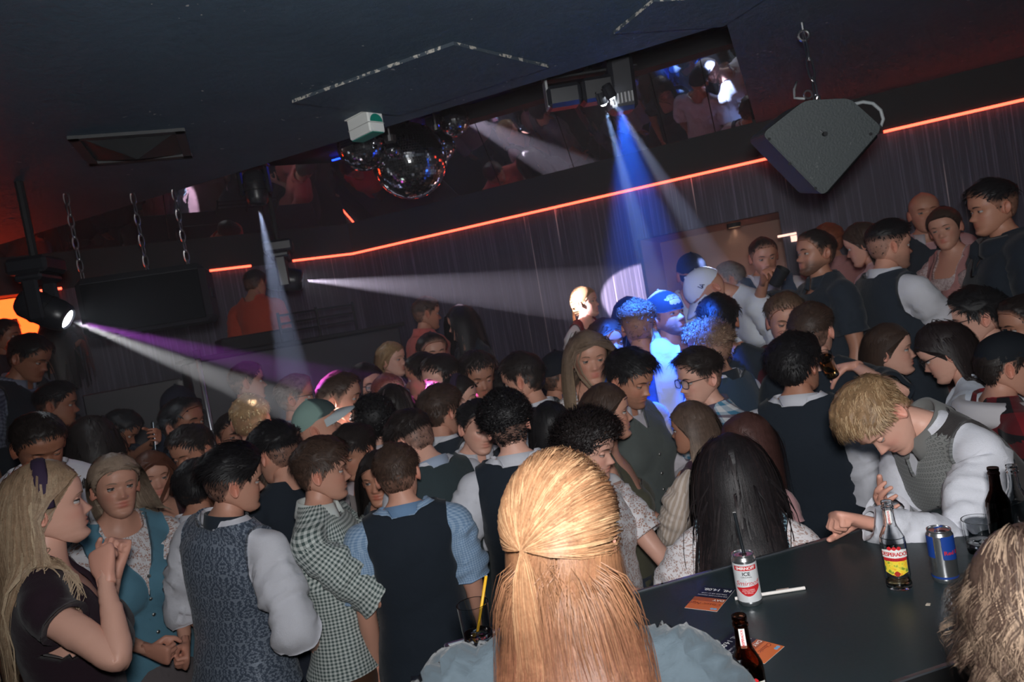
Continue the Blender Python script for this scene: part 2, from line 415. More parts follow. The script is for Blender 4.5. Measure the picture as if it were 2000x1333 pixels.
def body_prims(sex):
    k = SK[sex]; P = []
    P.append(loft([((0, cy, z), (w, 0, 0), (0, d, 0)) for z, w, d, cy in TORSO[sex]], 28, 2.25))
    nr = .056 if sex == 'm' else .049
    P.append(loft([((0, .022, 1.44), (nr + .02, 0, 0), (0, nr + .012, 0)), ((0, .022, 1.49), (nr + .006, 0, 0), (0, nr + .006, 0)), ((0, .012, 1.54), (nr, 0, 0), (0, nr + .002, 0)), ((0, .004, 1.59), (nr - .001, 0, 0), (0, nr + .004, 0)), ((0, 0, 1.62), (nr - .006, 0, 0), (0, nr, 0))], 24))
    for s in (-1, 1):
        sh = np.array(k['sh']) * [s, 1, 1]; d = arm_dir(s); el = sh + d * k['Lu']; wr = el + d * k['Lf']
        fm = 1.0 if sex == 'm' else .83
        P.append(cap_loft((s * .035, .034, 1.515), (sh[0] * .93, .024, 1.437), .047 * fm, .045 * fm))
        P.append(cap_loft(sh - d * .005, el, .060 * fm, .044 * fm, bulge=.003 * fm))
        P.append(cap_loft(el, el + d * k['Lf'] * .35, .044 * fm, .044 * fm))
        P.append(cap_loft(el + d * k['Lf'] * .3, wr + d * .02, .043 * fm, .027 * fm, sq=1.0))
        hx = k['hip'] * s
        P.append(cap_loft((hx, .005, .88), (hx * 1.05, -.004, .50), .092 * k['hx'], .060 * k['hx']))
        P.append(cap_loft((hx * 1.05, 0, .50), (hx * 1.05, .022, .30), .057 * k['hx'], .056 * k['hx']))
        P.append(cap_loft((hx * 1.05, .020, .30), (hx * 1.05, .018, .07), .055 * k['hx'], .038 * k['hx']))
        P.append(loft([((hx * 1.1, .075, .035), (.022, 0, 0), (0, 0, .022)), ((hx * 1.1, .05, .045), (.036, 0, 0), (0, 0, .042)), ((hx * 1.12, -.02, .045), (.040, 0, 0), (0, 0, .042)), ((hx * 1.2, -.11, .033), (.046, 0, 0), (0, 0, .028)), ((hx * 1.22, -.175, .025), (.030, 0, 0), (0, 0, .018))], 14))
        P.append(ellipsoid((s * .078, .062, .875), (.088, .085, .095)))
        if sex == 'f': P.append(ellipsoid((s * .070, -.082, 1.262), (.068, .062, .070)))
        else: P.append(ellipsoid((s * .078, -.078, 1.305), (.080, .045, .062)))
    V = []; T = []; n = 0
    for v, t in P: V.append(v); T.append(t + n); n += len(v)
    return np.concatenate(V), np.concatenate(T)

def arm_param(V, sex):
    """s along the arm (m), distance from axis, angle, side"""
    k = SK[sex]; side = np.where(V[:, 0] >= 0, 1.0, -1.0)
    sh = np.array(k['sh']); rel = V.copy(); rel[:, 0] = np.abs(V[:, 0]); rel = rel - sh
    d = np.array([math.sin(AO), 0, -math.cos(AO)]); s = rel @ d; perp = rel - s[:, None] * d
    dist = np.linalg.norm(perp, axis=1)
    e1 = np.array([math.cos(AO), 0, math.sin(AO)])
    ang = np.arctan2(perp @ e1, -perp[:, 1])
    return s, dist, ang, side

def body_weights(V, T, sex):
    k = SK[sex]; n = len(V); W = np.zeros((n, NB)); s, dist, ang, side = arm_param(V, sex); z = V[:, 2]
    arm = sstep(-.025, .075, s) * (1 - sstep(.075, .115, dist)) * (z > .5)
    arm = np.where((s > .14) & (dist < .09), 1.0, arm)
    arm = laplace(arm, T, 6)
    fore = sstep(k['Lu'] - .035, k['Lu'] + .035, s); hand = sstep(k['Lu'] + k['Lf'] - .02, k['Lu'] + k['Lf'] + .012, s)
    L = side > 0
    for b, m in ((5, L), (8, ~L)):
        a = arm * m
        W[:, b] += a * (1 - fore); W[:, b + 1] += a * fore * (1 - hand); W[:, b + 2] += a * fore * hand
    r = 1 - arm
    leg = 1 - sstep(.80, .95, z); lx = sstep(-.03, .03, V[:, 0])
    knee = 1 - sstep(.45, .55, z)
    W[:, 11] += r * leg * lx * (1 - knee); W[:, 12] += r * leg * lx * knee
    W[:, 13] += r * leg * (1 - lx) * (1 - knee); W[:, 14] += r * leg * (1 - lx) * knee
    up = r * (1 - leg)
    a1 = sstep(.96, 1.12, z); a2 = sstep(1.14, 1.32, z); a3 = sstep(1.455, 1.54, z) * (np.abs(V[:, 0]) < .2); a4 = sstep(1.535, 1.60, z)
    W[:, 0] += up * (1 - a1); W[:, 1] += up * a1 * (1 - a2); W[:, 2] += up * a2 * (1 - a3); W[:, 3] += up * a3 * (1 - a4); W[:, 4] += up * a4
    W = laplace(W, T, 3)
    return W / W.sum(1)[:, None]

BASE = {}
def base(sex, lod):
    key = (sex, lod)
    if key not in BASE:
        vox = {0: .0142, 1: .021, 2: .034}[lod]
        V, T = body_prims(sex); V, T = remesh(V, T, min(vox, .016))
        V = laplace(V, T, 5 if vox < .016 else 3, .5)
        if lod == 1: V, T = decimate(V, T, .42)
        if lod == 2: V, T = decimate(V, T, .16)
        N = vnormals(V, T)
        if ((V - V.mean(0)) * N).sum() < 0: T = T[:, ::-1]; N = -N
        W = body_weights(V, T, sex); s, dist, ang, side = arm_param(V, sex)
        BASE[key] = dict(V=V, T=T, N=N, W=W, s=s, dist=dist, ang=ang, side=side, arm=W[:, 5:11].sum(1))
    return BASE[key]

# ---------------------------------------------------------------- head
def interp(tab, z):
    t = np.asarray(tab, float); return np.interp(z, t[:, 0], t[:, 1])
def smooth_interp(tab, z):
    return (interp(tab, z - .003) + interp(tab, z) * 2 + interp(tab, z + .003)) / 4
YF = [(-.118, -.052), (-.112, -.072), (-.104, -.081), (-.095, -.083), (-.083, -.080), (-.07, -.082), (-.055, -.083), (-.04, -.083), (-.02, -.082), (0, -.081), (.012, -.086), (.022, -.090), (.04, -.092), (.055, -.091), (.075, -.082), (.09, -.068), (.104, -.046), (.113, -.022), (.118, 0.005)]
YB = [(-.118, -.046), (-.105, -.030), (-.09, -.006), (-.075, .02), (-.06, .052), (-.04, .078), (-.02, .090), (0, .097), (.03, .101), (.06, .093), (.085, .073), (.104, .044), (.113, .024), (.118, 0.005)]
HW = [(-.118, .008), (-.112, .026), (-.104, .038), (-.09, .049), (-.07, .058), (-.05, .064), (-.02, .069), (0, .072), (.03, .076), (.055, .074), (.08, .063), (.098, .045), (.111, .022), (.118, 0.0005)]
def face_disp(x, z, sex='m'):
    ax = np.abs(x)
    prog = np.clip((.006 - z) / .040, 0, 1); ht = np.where(z > -.034, .0265 * prog ** 1.25, .0265 * np.clip((z + .0475) / .0135, 0, 1) ** .7) * (z < .008)
    wd = np.where(z > -.02, .0065 + .0035 * prog, .0105)
    d = -ht * gauss(x, wd) * (1.0 if sex == 'm' else .85)
    d -= .0075 * gauss(ax - .0125, .006) * gauss(z + .037, .007)
    d += .010 * gauss(ax - .031, .0165) * gauss(z + .001, .0115)
    d -= .0035 * gauss(ax - .026, .02) * gauss(z - .021, .007) * (1.0 if sex == 'm' else .4)
    d -= .0035 * gauss(ax - .043, .018) * gauss(z + .030, .018)
    d -= .0042 * gauss(x, .017) * gauss(z + .0562, .0048) - .0015 * gauss(x, .003) * gauss(z + .052, .004)
    d -= .0046 * gauss(x, .015) * gauss(z + .0680, .0055)
    d += .0036 * gauss(x, .020) * gauss(z + .0618, .0024)
    d += .003 * gauss(x, .02) * gauss(z + .079, .004)
    d -= .004 * gauss(x, .018) * gauss(z + .096, .009)
    return d
HEADS = {}
def head_mesh(lod, sex):
    key = (lod, sex)
    if key in HEADS: return HEADS[key]
    if lod == 0:
        zs = np.concatenate([[-.1178, -.116, -.112, -.107], np.linspace(-.102, .028, 42), np.linspace(.036, .104, 12), [.109, .1135, .1165, .1178]]); na = 54
    else:
        zs = np.concatenate([[-.1178, -.114, -.106], np.linspace(-.098, .026, 23), np.linspace(.038, .10, 6), [.109, .1145, .1178]]); na = 34
    th = np.linspace(-math.pi, math.pi, na, endpoint=False); a = th - .42 * np.sin(th)
    V = []
    for z in zs:
        zz = np.array([z]); yf = smooth_interp(YF, zz)[0]; yb = smooth_interp(YB, zz)[0]; w = smooth_interp(HW, zz)[0]
        if sex == 'f' and z < 0: w *= 1 - .07 * min(1, -z / .08)
        y0 = .010 if z > -.04 else .010 + (z + .04) * .55
        y0 = min(max(y0, yf + .003), yb - .003)
        ef = 2.35; c = np.cos(a); s = np.sin(a)
        x = w * np.sign(s) * np.abs(s) ** (2 / ef)
        y = np.where(c > 0, y0 + (yf - y0) * np.abs(c) ** (2 / ef), y0 + (yb - y0) * np.abs(c) ** (2 / 2.1))
        front = sstep(0.25, .6, c)
        y = y + face_disp(x, np.full(na, z), sex) * front
        V.append(np.c_[x, y, np.full(na, z)])
    nr = len(zs); V = np.concatenate(V)
    Q = [[i * na + j, i * na + (j + 1) % na, (i + 1) * na + (j + 1) % na, (i + 1) * na + j] for i in range(nr - 1) for j in range(na)]
    T = quads2tris(Q)
    b = len(V); V = np.concatenate([V, [[0, -.05, -.1185], [0, .005, .1182]]])
    T = np.concatenate([T, [[b, (j + 1) % na, j] for j in range(na)], [[b + 1, (nr - 1) * na + j, (nr - 1) * na + (j + 1) % na] for j in range(na)]])
    N = vnormals(V, T)
    if (N * V).sum() < 0: T = T[:, ::-1]; N = -N
    HEADS[key] = (V, T, N); return HEADS[key]

def ear_mesh(side, lod):
    nu, nv = (14, 7) if lod == 0 else (9, 5)
    V = []; rim = []
    for j in range(nv):
        r = (j + .0) / (nv - 1)
        for i in range(nu):
            a = 2 * math.pi * i / nu
            w = .0175 if math.cos(a) > 0 else .0155
            yy = r * w * math.cos(a) * (1 - .25 * max(0, -math.sin(a))); zz = r * .032 * math.sin(a)
            out = .006 * math.exp(-((r - .9) / .16) ** 2) - .006 * math.exp(-(r / .5) ** 2) + .010 * r * max(0, math.cos(a))
            V.append([out, yy, zz])
    for i in range(nu):      # back skirt to the skull
        a = 2 * math.pi * i / nu; V.append([-.014, .0095 * math.cos(a) - .004, .024 * math.sin(a)])
    V = np.array(V); Q = [[j * nu + i, j * nu + (i + 1) % nu, (j + 1) * nu + (i + 1) % nu, (j + 1) * nu + i] for j in range(nv) for i in range(nu)]
    T = quads2tris(Q)
    V = V @ rotm([0, 0, 1], math.radians(18)).T @ rotm([1, 0, 0], math.radians(-10)).T
    V = V + [.0785, .016, -.006]
    if side < 0: V = V * [-1, 1, 1]; T = T[:, ::-1]
    return V, T[:, ::-1]

def face_point(x, z, sex, off=0.0):
    zz = np.atleast_1d(z).astype(float); xx = np.atleast_1d(x).astype(float)
    yf = smooth_interp(YF, zz); w = smooth_interp(HW, zz); y0 = .010
    s = np.clip(np.abs(xx) / w, 0, .98) ** (2.35 / 2); c = np.sqrt(1 - s ** 2)
    y = y0 + (yf - y0) * c ** (2 / 2.35) + face_disp(xx, zz, sex)
    return np.c_[xx, y - off, zz]

def build_head(sp, lod):
    """head-local mesh with colours: skull, ears, eyes, lids, brows"""
    sex = sp['sex']; skin = np.array(sp['skin']); hairc = np.array(sp['hairc'])
    m = MB(); V, T, N = head_mesh(lod, sex); C = np.tile(skin, (len(V), 1)); x, y, z = V.T; ax = np.abs(x); fr = y < -.03
    red = .32 * gauss(ax - .040, .018) * gauss(z + .032, .018) + .30 * gauss(x, .012) * gauss(z + .036, .010)
    C = C * (1 - np.outer(red * fr, [.05, .45, .45]))
    lip = np.clip(gauss(x, .0185) * (gauss(z + .0562, .0052) + gauss(z + .0685, .0058)) * 1.35, 0, 1) * (y < -.06)
    lc = skin * ([.90, .66, .64] if sex == 'm' else [.90, .54, .54])
    C = C * (1 - lip[:, None]) + lc * lip[:, None]
    bd = sp.get('beard', 0)
    if bd:
        reg = np.maximum(sstep(.050, .032, -(-z)) * 0, 0)
        reg = ((sstep(-.025, -.065, z) * sstep(.020, .034, ax) + sstep(-.070, -.084, z)) * sstep(.05, .0, y) * (.85 + .3 * vnoise(V * 300))).clip(0, 1)
        mus = gauss(x, .028) * gauss(z + .0485, .0045) * (y < -.06)
        if sp.get('mustache'): reg = reg * .3 + mus
        else: reg = np.maximum(reg * (1 - sstep(-.12, -.02, y) * .2), mus)
        reg = (reg * bd * (1 - lip)).clip(0, 1)[:, None]
        C = C * (1 - reg) + hairc * .8 * reg
    fz = sp.get('face_scale', 1)
    m.add(V, T, C)
    for s in (-1, 1):
        ev, et = ear_mesh(s, lod); ec = np.tile(skin * [1.0, .82, .80], (len(ev), 1)); m.add(ev, et, ec)
    # eyes
    n1, n2 = (14, 9) if lod == 0 else (10, 7)
    ex, ey, ez, r = .0312, -.0655, -.0005, .0128
    gz = sp.get('gaze', 0.0); open_ = sp.get('eyes', .8)
    ev, et = ellipsoid((0, 0, 0), (r, r, r), n1, n2)
    ev = ev @ rotm([1, 0, 0], math.pi / 2).T
    lidv, lidt = ellipsoid((0, 0, 0), (r * 1.10, r * 1.10, r * 1.10), n1, n2 + 4)
    for s in (-1, 1):
        d = -ev[:, 1] / r; off = np.hypot(ev[:, 0] / r - gz, ev[:, 2] / r)
        cc = np.where((off < .52)[:, None] & (d > 0)[:, None], np.where((off < .25)[:, None], [.01, .01, .01], sp.get('iris', [.08, .06, .05])), [.40, .37, .36])
        m.add(ev + [s * ex, ey, ez], et, cc)
        # lids: upper shell down to angle, lower shell up
        el = lidv[:, 2] / (r * 1.1); f = lidv[:, 1] < r * .5
        thr = .05 + .30 * open_ - .30 * (1 - open_) * 1.2
        tri = lidt
        keepU = (el[tri] > thr).any(1); keepL = (el[tri] < -.50).any(1)
        lv = lidv.copy(); near = (el > thr - .25) & (el < thr + .18)
        lcu = np.tile(skin, (len(lv), 1)); lcu[near] = skin * .28 if sex == 'm' else [.02, .016, .016]
        m.add(lv + [s * ex, ey, ez], tri[keepU], lcu); m.add(lv + [s * ex, ey, ez], tri[keepL], np.tile(skin, (len(lv), 1)))
        # brow
        t = np.linspace(0, 1, 9); bx = s * (.013 + .036 * t); bz = .0165 + .006 * np.sin(t * 2.2) - .004 * t ** 3; bw = (.0042 if sex == 'm' else .0028) * np.sin(.35 + 2.5 * t) * (1 - .3 * t)
        up = face_point(bx, bz + bw, sex, .0022); lo = face_point(bx, bz - bw, sex, .0022)
        bv = np.concatenate([up, lo]); q = [[i, i + 1, 9 + i + 1, 9 + i] for i in range(8)]
        m.add(bv, quads2tris(q), hairc * .6 + skin * .12)
    V, T, C, M = m.arrays()
    return V, T, C

# ---------------------------------------------------------------- hands
HANDS = {}
def hand_mesh(kind, lod):
    """wrist at origin, fingers along -z, palm faces -x (left hand), thumb to the front (-y)"""
    key = (kind, lod)
    if key in HANDS: return HANDS[key]
    curl = {'relax': (.35, .45, .35), 'grip': (.85, .95, .55), 'flat': (.05, .08, .05), 'fist': (1.35, 1.5, .9), 'point': (.5, .7, .4)}[kind]
    P = [loft([((0, .0, .03), (.019, 0, 0), (0, .026, 0)), ((0, 0, .0), (.019, 0, 0), (0, .027, 0)), ((0, -.002, -.03), (.018, 0, 0), (0, .036, 0)), ((0, 0, -.065), (.015, 0, 0), (0, .041, 0)), ((0, 0, -.088), (.013, 0, 0), (0, .040, 0)), ((0, 0, -.096), (.008, 0, 0), (0, .034, 0))], 16, 2.5)]
    for i, (y, L, r) in enumerate(((-.030, .074, .0092), (-.0105, .082, .0094), (.0095, .076, .0090), (.0285, .060, .0080))):
        p = np.array([0, y, -.086 + .004 * abs(i - 1)]); ang = 0; spread = (i - 1.4) * .06
        for j, f in enumerate((.45, .31, .24)):
            ang += curl[j] * (1 + .06 * i); d = np.array([-math.sin(ang), spread * math.cos(ang), -math.cos(ang)]); q = p + d / np.linalg.norm(d) * L * f
            P.append(cap_loft(p, q, r * (1 - .09 * j), r * (1 - .09 * (j + 1)), 10, k=3)); p = q
    p = np.array([-.004, -.022, -.022])
    dirs = {'relax': [(-.35, -.65, -.65), (-.35, -.35, -.9), (-.3, -.2, -.95)], 'grip': [(-.75, -.55, -.4), (-.85, -.1, -.55), (-.7, .25, -.6)], 'flat': [(-.1, -.75, -.6), (-.05, -.5, -.85), (-.05, -.4, -.9)], 'fist': [(-.7, -.5, -.5), (-.6, .2, -.75), (-.4, .6, -.6)], 'point': [(-.5, -.6, -.6), (-.5, -.2, -.8), (-.4, 0, -.9)]}[kind]
    for d, L, r0, r1 in zip(dirs, (.045, .034, .026), (.0145, .0108, .0098), (.0112, .0100, .0085)):
        d = np.array(d) / np.linalg.norm(d); q = p + d * L; P.append(cap_loft(p, q, r0, r1, 10, k=3)); p = q
    V = []; T = []; n = 0
    for v, t in P: V.append(v); T.append(t + n); n += len(v)
    V, T = remesh(np.concatenate(V), np.concatenate(T), .0036); V = laplace(V, T, 2, .5)
    V, T = decimate(V, T, .11 if lod == 0 else .06)
    HANDS[key] = (V, T); return HANDS[key]

# ---------------------------------------------------------------- pose
def rx(a): return rotm([1, 0, 0], math.radians(a))
def ry(a): return rotm([0, 1, 0], math.radians(a))
def rz(a): return rotm([0, 0, 1], math.radians(a))
def pose(sp):
    sex = sp['sex']; k = SK[sex]; lean = sp.get('lean', 0); side = sp.get('side', 0); tw = sp.get('twist', 0)
    B = [np.eye(4) for _ in range(NB)]
    hipl = sp.get('hiplean', 0)
    B[0] = about(rx(hipl), (0, .02, .92))
    B[1] = B[0] @ about(rx(lean * .5) @ ry(side * .5) @ rz(tw * .5), (0, .02, 1.0))
    B[2] = B[1] @ about(rx(lean * .5) @ ry(side * .5) @ rz(tw * .5), (0, .02, 1.2))
    hy, hp, hr = sp.get('head', (0, 0, 0))
    B[3] = B[2] @ about(rz(hy * .4) @ rx(hp * .4) @ ry(hr * .4), (0, .022, 1.49))
    B[4] = B[3] @ about(rz(hy * .6) @ rx(hp * .6) @ ry(hr * .6), (0, .010, 1.575))
    for b, s, key in ((5, 1, 'L'), (8, -1, 'R')):
        sh0 = np.array(k['sh']) * [s, 1, 1]; a0 = arm_dir(s); el0 = sh0 + a0 * k['Lu']; wr0 = el0 + a0 * k['Lf']
        Rc = B[2][:3, :3]; S = xf(B[2], sh0[None])[0]
        tgt = sp.get('hand' + key)
        if tgt is not None and len(tgt) == 4: tgt = None
        if tgt is None:
            u = Rc @ np.array([s * .17, .07, -1.0]); u[2] -= .6; u /= np.linalg.norm(u)
            f = np.array([s * .03, -.28, -1.0]); f = (f + Rc @ f) / 2; f /= np.linalg.norm(f)
        else:
            tgt = np.array(tgt, float); v = tgt - S; D = np.linalg.norm(v); Lu, Lf = k['Lu'], k['Lf']
            D2 = min(max(D, .12), (Lu + Lf) * .995); v = v / D
            ca = (Lu * Lu + D2 * D2 - Lf * Lf) / (2 * Lu * D2); ca = max(-1, min(1, ca)); sa = math.sqrt(1 - ca * ca)
            pole = np.array(sp.get('pole' + key, (s * .6, .45, -1.0)), float); pp = pole - v * (pole @ v); pp /= np.linalg.norm(pp)
            u = v * ca + pp * sa; E = S + u * Lu; f = S + v * D2 - E; f /= np.linalg.norm(f)
        Ru = rot_between(Rc @ a0, u) @ Rc; E = S + Ru @ a0 * k['Lu']
        Rf = rot_between(Ru @ a0, f) @ Ru; Wp = E + Rf @ a0 * k['Lf']
        twi = math.radians(sp.get('tw' + key, 0)); Rh = rotm(Rf @ a0, twi) @ Rf
        wb = sp.get('wb' + key)
        if wb is not None:   # wrist bend: rotate towards the palm / thumb
            e = Rh @ ry(-s * math.degrees(AO)) ; Rh = rotm(e @ np.array([0, 1, 0]), math.radians(wb[0]) * s) @ rotm(e @ np.array([1, 0, 0]), math.radians(wb[1])) @ Rh
        B[b] = mat4(Ru, S - Ru @ sh0); B[b + 1] = mat4(Rf, E - Rf @ el0); B[b + 2] = mat4(Rh, Wp - Rh @ wr0)
    for b, s in ((11, 1), (13, -1)):
        la = sp.get('leg' + ('L' if s > 0 else 'R'), (0, 0)); h = (s * k['hip'], .005, .90); kn = (s * k['hip'] * 1.05, 0, .50)
        R0 = B[0]; p = xf(R0, np.array([h]))[0]
        B[b] = mat4(rx(-la[0]) @ ry(s * -2), p - rx(-la[0]) @ ry(s * -2) @ np.array(h))
        B[b + 1] = B[b] @ about(rx(la[1]), kn)
    return B
def skin_lbs(V, W, B):
    M = np.stack(B); H = np.c_[V, np.ones(len(V))]
    return np.einsum('nb,bij,nj->ni', W, M[:, :3, :], H, optimize=True)

# ---------------------------------------------------------------- garments: cut from the body surface
def clip(D, f):
    """keep the part of the base mesh where f>0; returns dict with interpolated fields"""
    T = D['T']; ins = f > 0; cnt = ins[T].sum(1)
    full = T[cnt == 3]; mix = T[(cnt == 1) | (cnt == 2)]
    keys = [q for q in ('V', 'N', 'W', 's', 'dist', 'ang', 'side', 'arm') if q in D]
    newA = []; newB = []; newt = []; cache = {}; n0 = len(f)
    def cut(i, j):
        kk = (i, j) if i < j else (j, i)
        if kk not in cache:
            cache[kk] = n0 + len(newA); a, b = kk; newA.append(a); newB.append(b); newt.append(f[a] / (f[a] - f[b]))
        return cache[kk]
    out = [full]; extra = []
    for t in mix:
        t = [int(q) for q in t]; c = [ins[q] for q in t]
        if sum(c) == 1:
            i = c.index(True); a, b, d = t[i], t[(i + 1) % 3], t[(i + 2) % 3]; extra.append([a, cut(a, b), cut(a, d)])
        else:
            i = c.index(False); a, b, d = t[i], t[(i + 1) % 3], t[(i + 2) % 3]; p, q = cut(a, b), cut(a, d)
            extra.append([p, b, d]); extra.append([p, d, q])
    if extra: out.append(np.array(extra))
    T2 = np.concatenate(out); R = {}
    A = np.array(newA, int); Bb = np.array(newB, int); tt = np.array(newt)
    used, inv = np.unique(T2, return_inverse=True); R['T'] = inv.reshape(T2.shape)
    for kx in keys:
        X = D[kx]
        if len(A):
            w = tt if X.ndim == 1 else tt[:, None]
            X = np.concatenate([X, X[A] * (1 - w) + X[Bb] * w])
        R[kx] = X[used]
    if 'side' in R: R['side'] = np.where(R['side'] >= 0, 1.0, -1.0)
    return R
def boundary(T):
    E = np.concatenate([T[:, [0, 1]], T[:, [1, 2]], T[:, [2, 0]]]); S = np.sort(E, 1)
    key = S[:, 0] * 10 ** 7 + S[:, 1]; u, i, c = np.unique(key, return_index=True, return_counts=True)
    return E[i[c == 1]]

def neck_crew(D, z0=1.478, dip=.03, w=None):
    V = D['V']; front = sstep(.02, -.10, V[:, 1]); f = (z0 + .012 - .042 * front - dip * front) - V[:, 2]
    f2 = np.maximum(f, np.hypot(V[:, 0], (V[:, 1] - .022) * (1 - .2 * front)) - (w or .072) - .004 * front - dip * front)
    return np.minimum(f2, 1.532 - V[:, 2]) + D['arm'] * .3
def neck_v(D, zv=1.20, k=.34, z0=1.485):
    V = D['V']; f = np.minimum(np.maximum(z0 + .018 - V[:, 2], np.hypot(V[:, 0], V[:, 1] - .022) - .074), 1.516 - V[:, 2]) + D['arm'] * .3; fv = np.abs(V[:, 0]) - (V[:, 2] - zv) * k
    return np.where(V[:, 1] < .0, np.minimum(f, fv + D['arm'] * .3), f)
def neck_scoop(D, z0=1.36, zb=1.40, w=.115):
    """wide scoop: straps at |x|>w"""
    V = D['V']; lim = np.where(V[:, 1] < .02, z0, zb); f = lim - V[:, 2]
    return np.maximum(f, np.minimum(np.abs(V[:, 0]) - w, 1.6 - V[:, 2])) + D['arm'] * .2
def armhole(D, x1=.150, x0=.185):
    V = D['V']; z = V[:, 2]; lim = np.interp(z, [1.18, 1.28, 1.36, 1.46], [.30, x0, x1 + .004, x1])
    return np.minimum(lim - np.abs(V[:, 0]), (.5 - D['arm']) * .15)
def sleeve(D, send): return np.where(D['arm'] > .3, send - D['s'], .3)
def hem(D, z): return D['V'][:, 2] - z + (D['arm'] > .5) * 1.0

GARM = {
  # name: (field, offset, rim)
  'shirt_long': (lambda D: np.minimum.reduce([neck_crew(D, 1.492, .012), sleeve(D, .535), hem(D, .90)]), lambda D: .012 + .010 * D['arm'] * sstep(.03, .15, D['s']) + .006 * sstep(1.25, 1.0, D['V'][:, 2])),
  'shirt_roll': (lambda D: np.minimum.reduce([neck_crew(D, 1.492, .012), sleeve(D, .315), hem(D, .90)]), lambda D: .012 + D['arm'] * (.016 * sstep(.03, .18, D['s']) + .010 * sstep(.26, .28, D['s'])) + .006 * sstep(1.25, 1.0, D['V'][:, 2])),
  'shirt_short': (lambda D: np.minimum.reduce([neck_crew(D, 1.492, .012), sleeve(D, .225), hem(D, .88)]), lambda D: .013 + .016 * D['arm'] * sstep(.03, .2, D['s']) + .012 * sstep(1.25, 1.0, D['V'][:, 2])),
  'tee': (lambda D: np.minimum.reduce([neck_crew(D, 1.478, .02), sleeve(D, .20), hem(D, .88)]), lambda D: .013 + .018 * D['arm'] * sstep(.03, .2, D['s']) + .016 * sstep(1.25, 1.0, D['V'][:, 2])),
  'vest': (lambda D: np.minimum.reduce([neck_v(D, 1.22, .30, 1.478), armhole(D), hem(D, .88)]), lambda D: .024 + .010 * sstep(1.2, 1.0, D['V'][:, 2])),
  'vest_high': (lambda D: np.minimum.reduce([neck_v(D, 1.40, .55, 1.482), armhole(D), hem(D, .88)]), lambda D: .024 + .010 * sstep(1.2, 1.0, D['V'][:, 2])),
  'jacket': (lambda D: np.minimum.reduce([neck_v(D, 1.34, .40, 1.490), sleeve(D, .545), hem(D, .82)]), lambda D: .028 + .012 * D['arm'] * sstep(.0, .15, D['s']) + .014 * sstep(1.25, 1.0, D['V'][:, 2])),
  'bodice': (lambda D: np.minimum.reduce([neck_scoop(D, 1.30, 1.40, .085), armhole(D, .128, .150), hem(D, .98)]), lambda D: .014),
  'top': (lambda D: np.minimum.reduce([neck_scoop(D, 1.33, 1.40, .095), armhole(D, .130, .150), hem(D, .92)]), lambda D: .009),
  'capsleeve': (lambda D: np.minimum.reduce([neck_scoop(D, 1.36, 1.42, .075), sleeve(D, .075), hem(D, .95)]), lambda D: .012),
  'blouse_short': (lambda D: np.minimum.reduce([neck_scoop(D, 1.37, 1.43, .075), sleeve(D, .165), hem(D, 1.05)]), lambda D: .007 + D['arm'] * .030 * np.sin(np.clip(D['s'] / .165, 0, 1) * math.pi) ** .7),
  'blouse_elbow': (lambda D: np.minimum.reduce([neck_crew(D, 1.475, .02), sleeve(D, .30), hem(D, 1.0)]), lambda D: .007 + D['arm'] * .034 * np.sin(np.clip(D['s'] / .30, 0, 1) * math.pi) ** .6),
  'blouse_puff': (lambda D: np.minimum.reduce([neck_crew(D, 1.47, .02), sleeve(D, .20), hem(D, .95)]), lambda D: .008 + sstep(.112, .134, np.abs(D['V'][:, 0])) * sstep(.110, .085, D['dist']) * (.034 * np.sin(np.clip((D['s'] + .09) / .29, 0, 1) * math.pi) ** .5 + .009 * np.sin(D['ang'] * 11 + D['s'] * 20))),
  'offshoulder': (lambda D: np.minimum.reduce([np.where(D['arm'] > .3, D['s'] - .07, 1.33 - D['V'][:, 2]), sleeve(D, .20), hem(D, 1.0)]), lambda D: .008 + D['arm'] * .028),
  'drape': (lambda D: np.minimum.reduce([-.035 - D['V'][:, 0], D['V'][:, 0] + .165, D['V'][:, 2] - 1.0, .45 - D['arm']]), lambda D: .040),
  'trousers': (lambda D: np.minimum.reduce([.985 - D['V'][:, 2], D['V'][:, 2] - .07, .5 - D['arm']]), lambda D: .010 + .010 * sstep(.8, .5, D['V'][:, 2])),
  'lederhosen': (lambda D: np.minimum.reduce([.985 - D['V'][:, 2], D['V'][:, 2] - .47, .5 - D['arm']]), lambda D: .014 + .012 * sstep(.85, .5, D['V'][:, 2])),
}
GT = {}
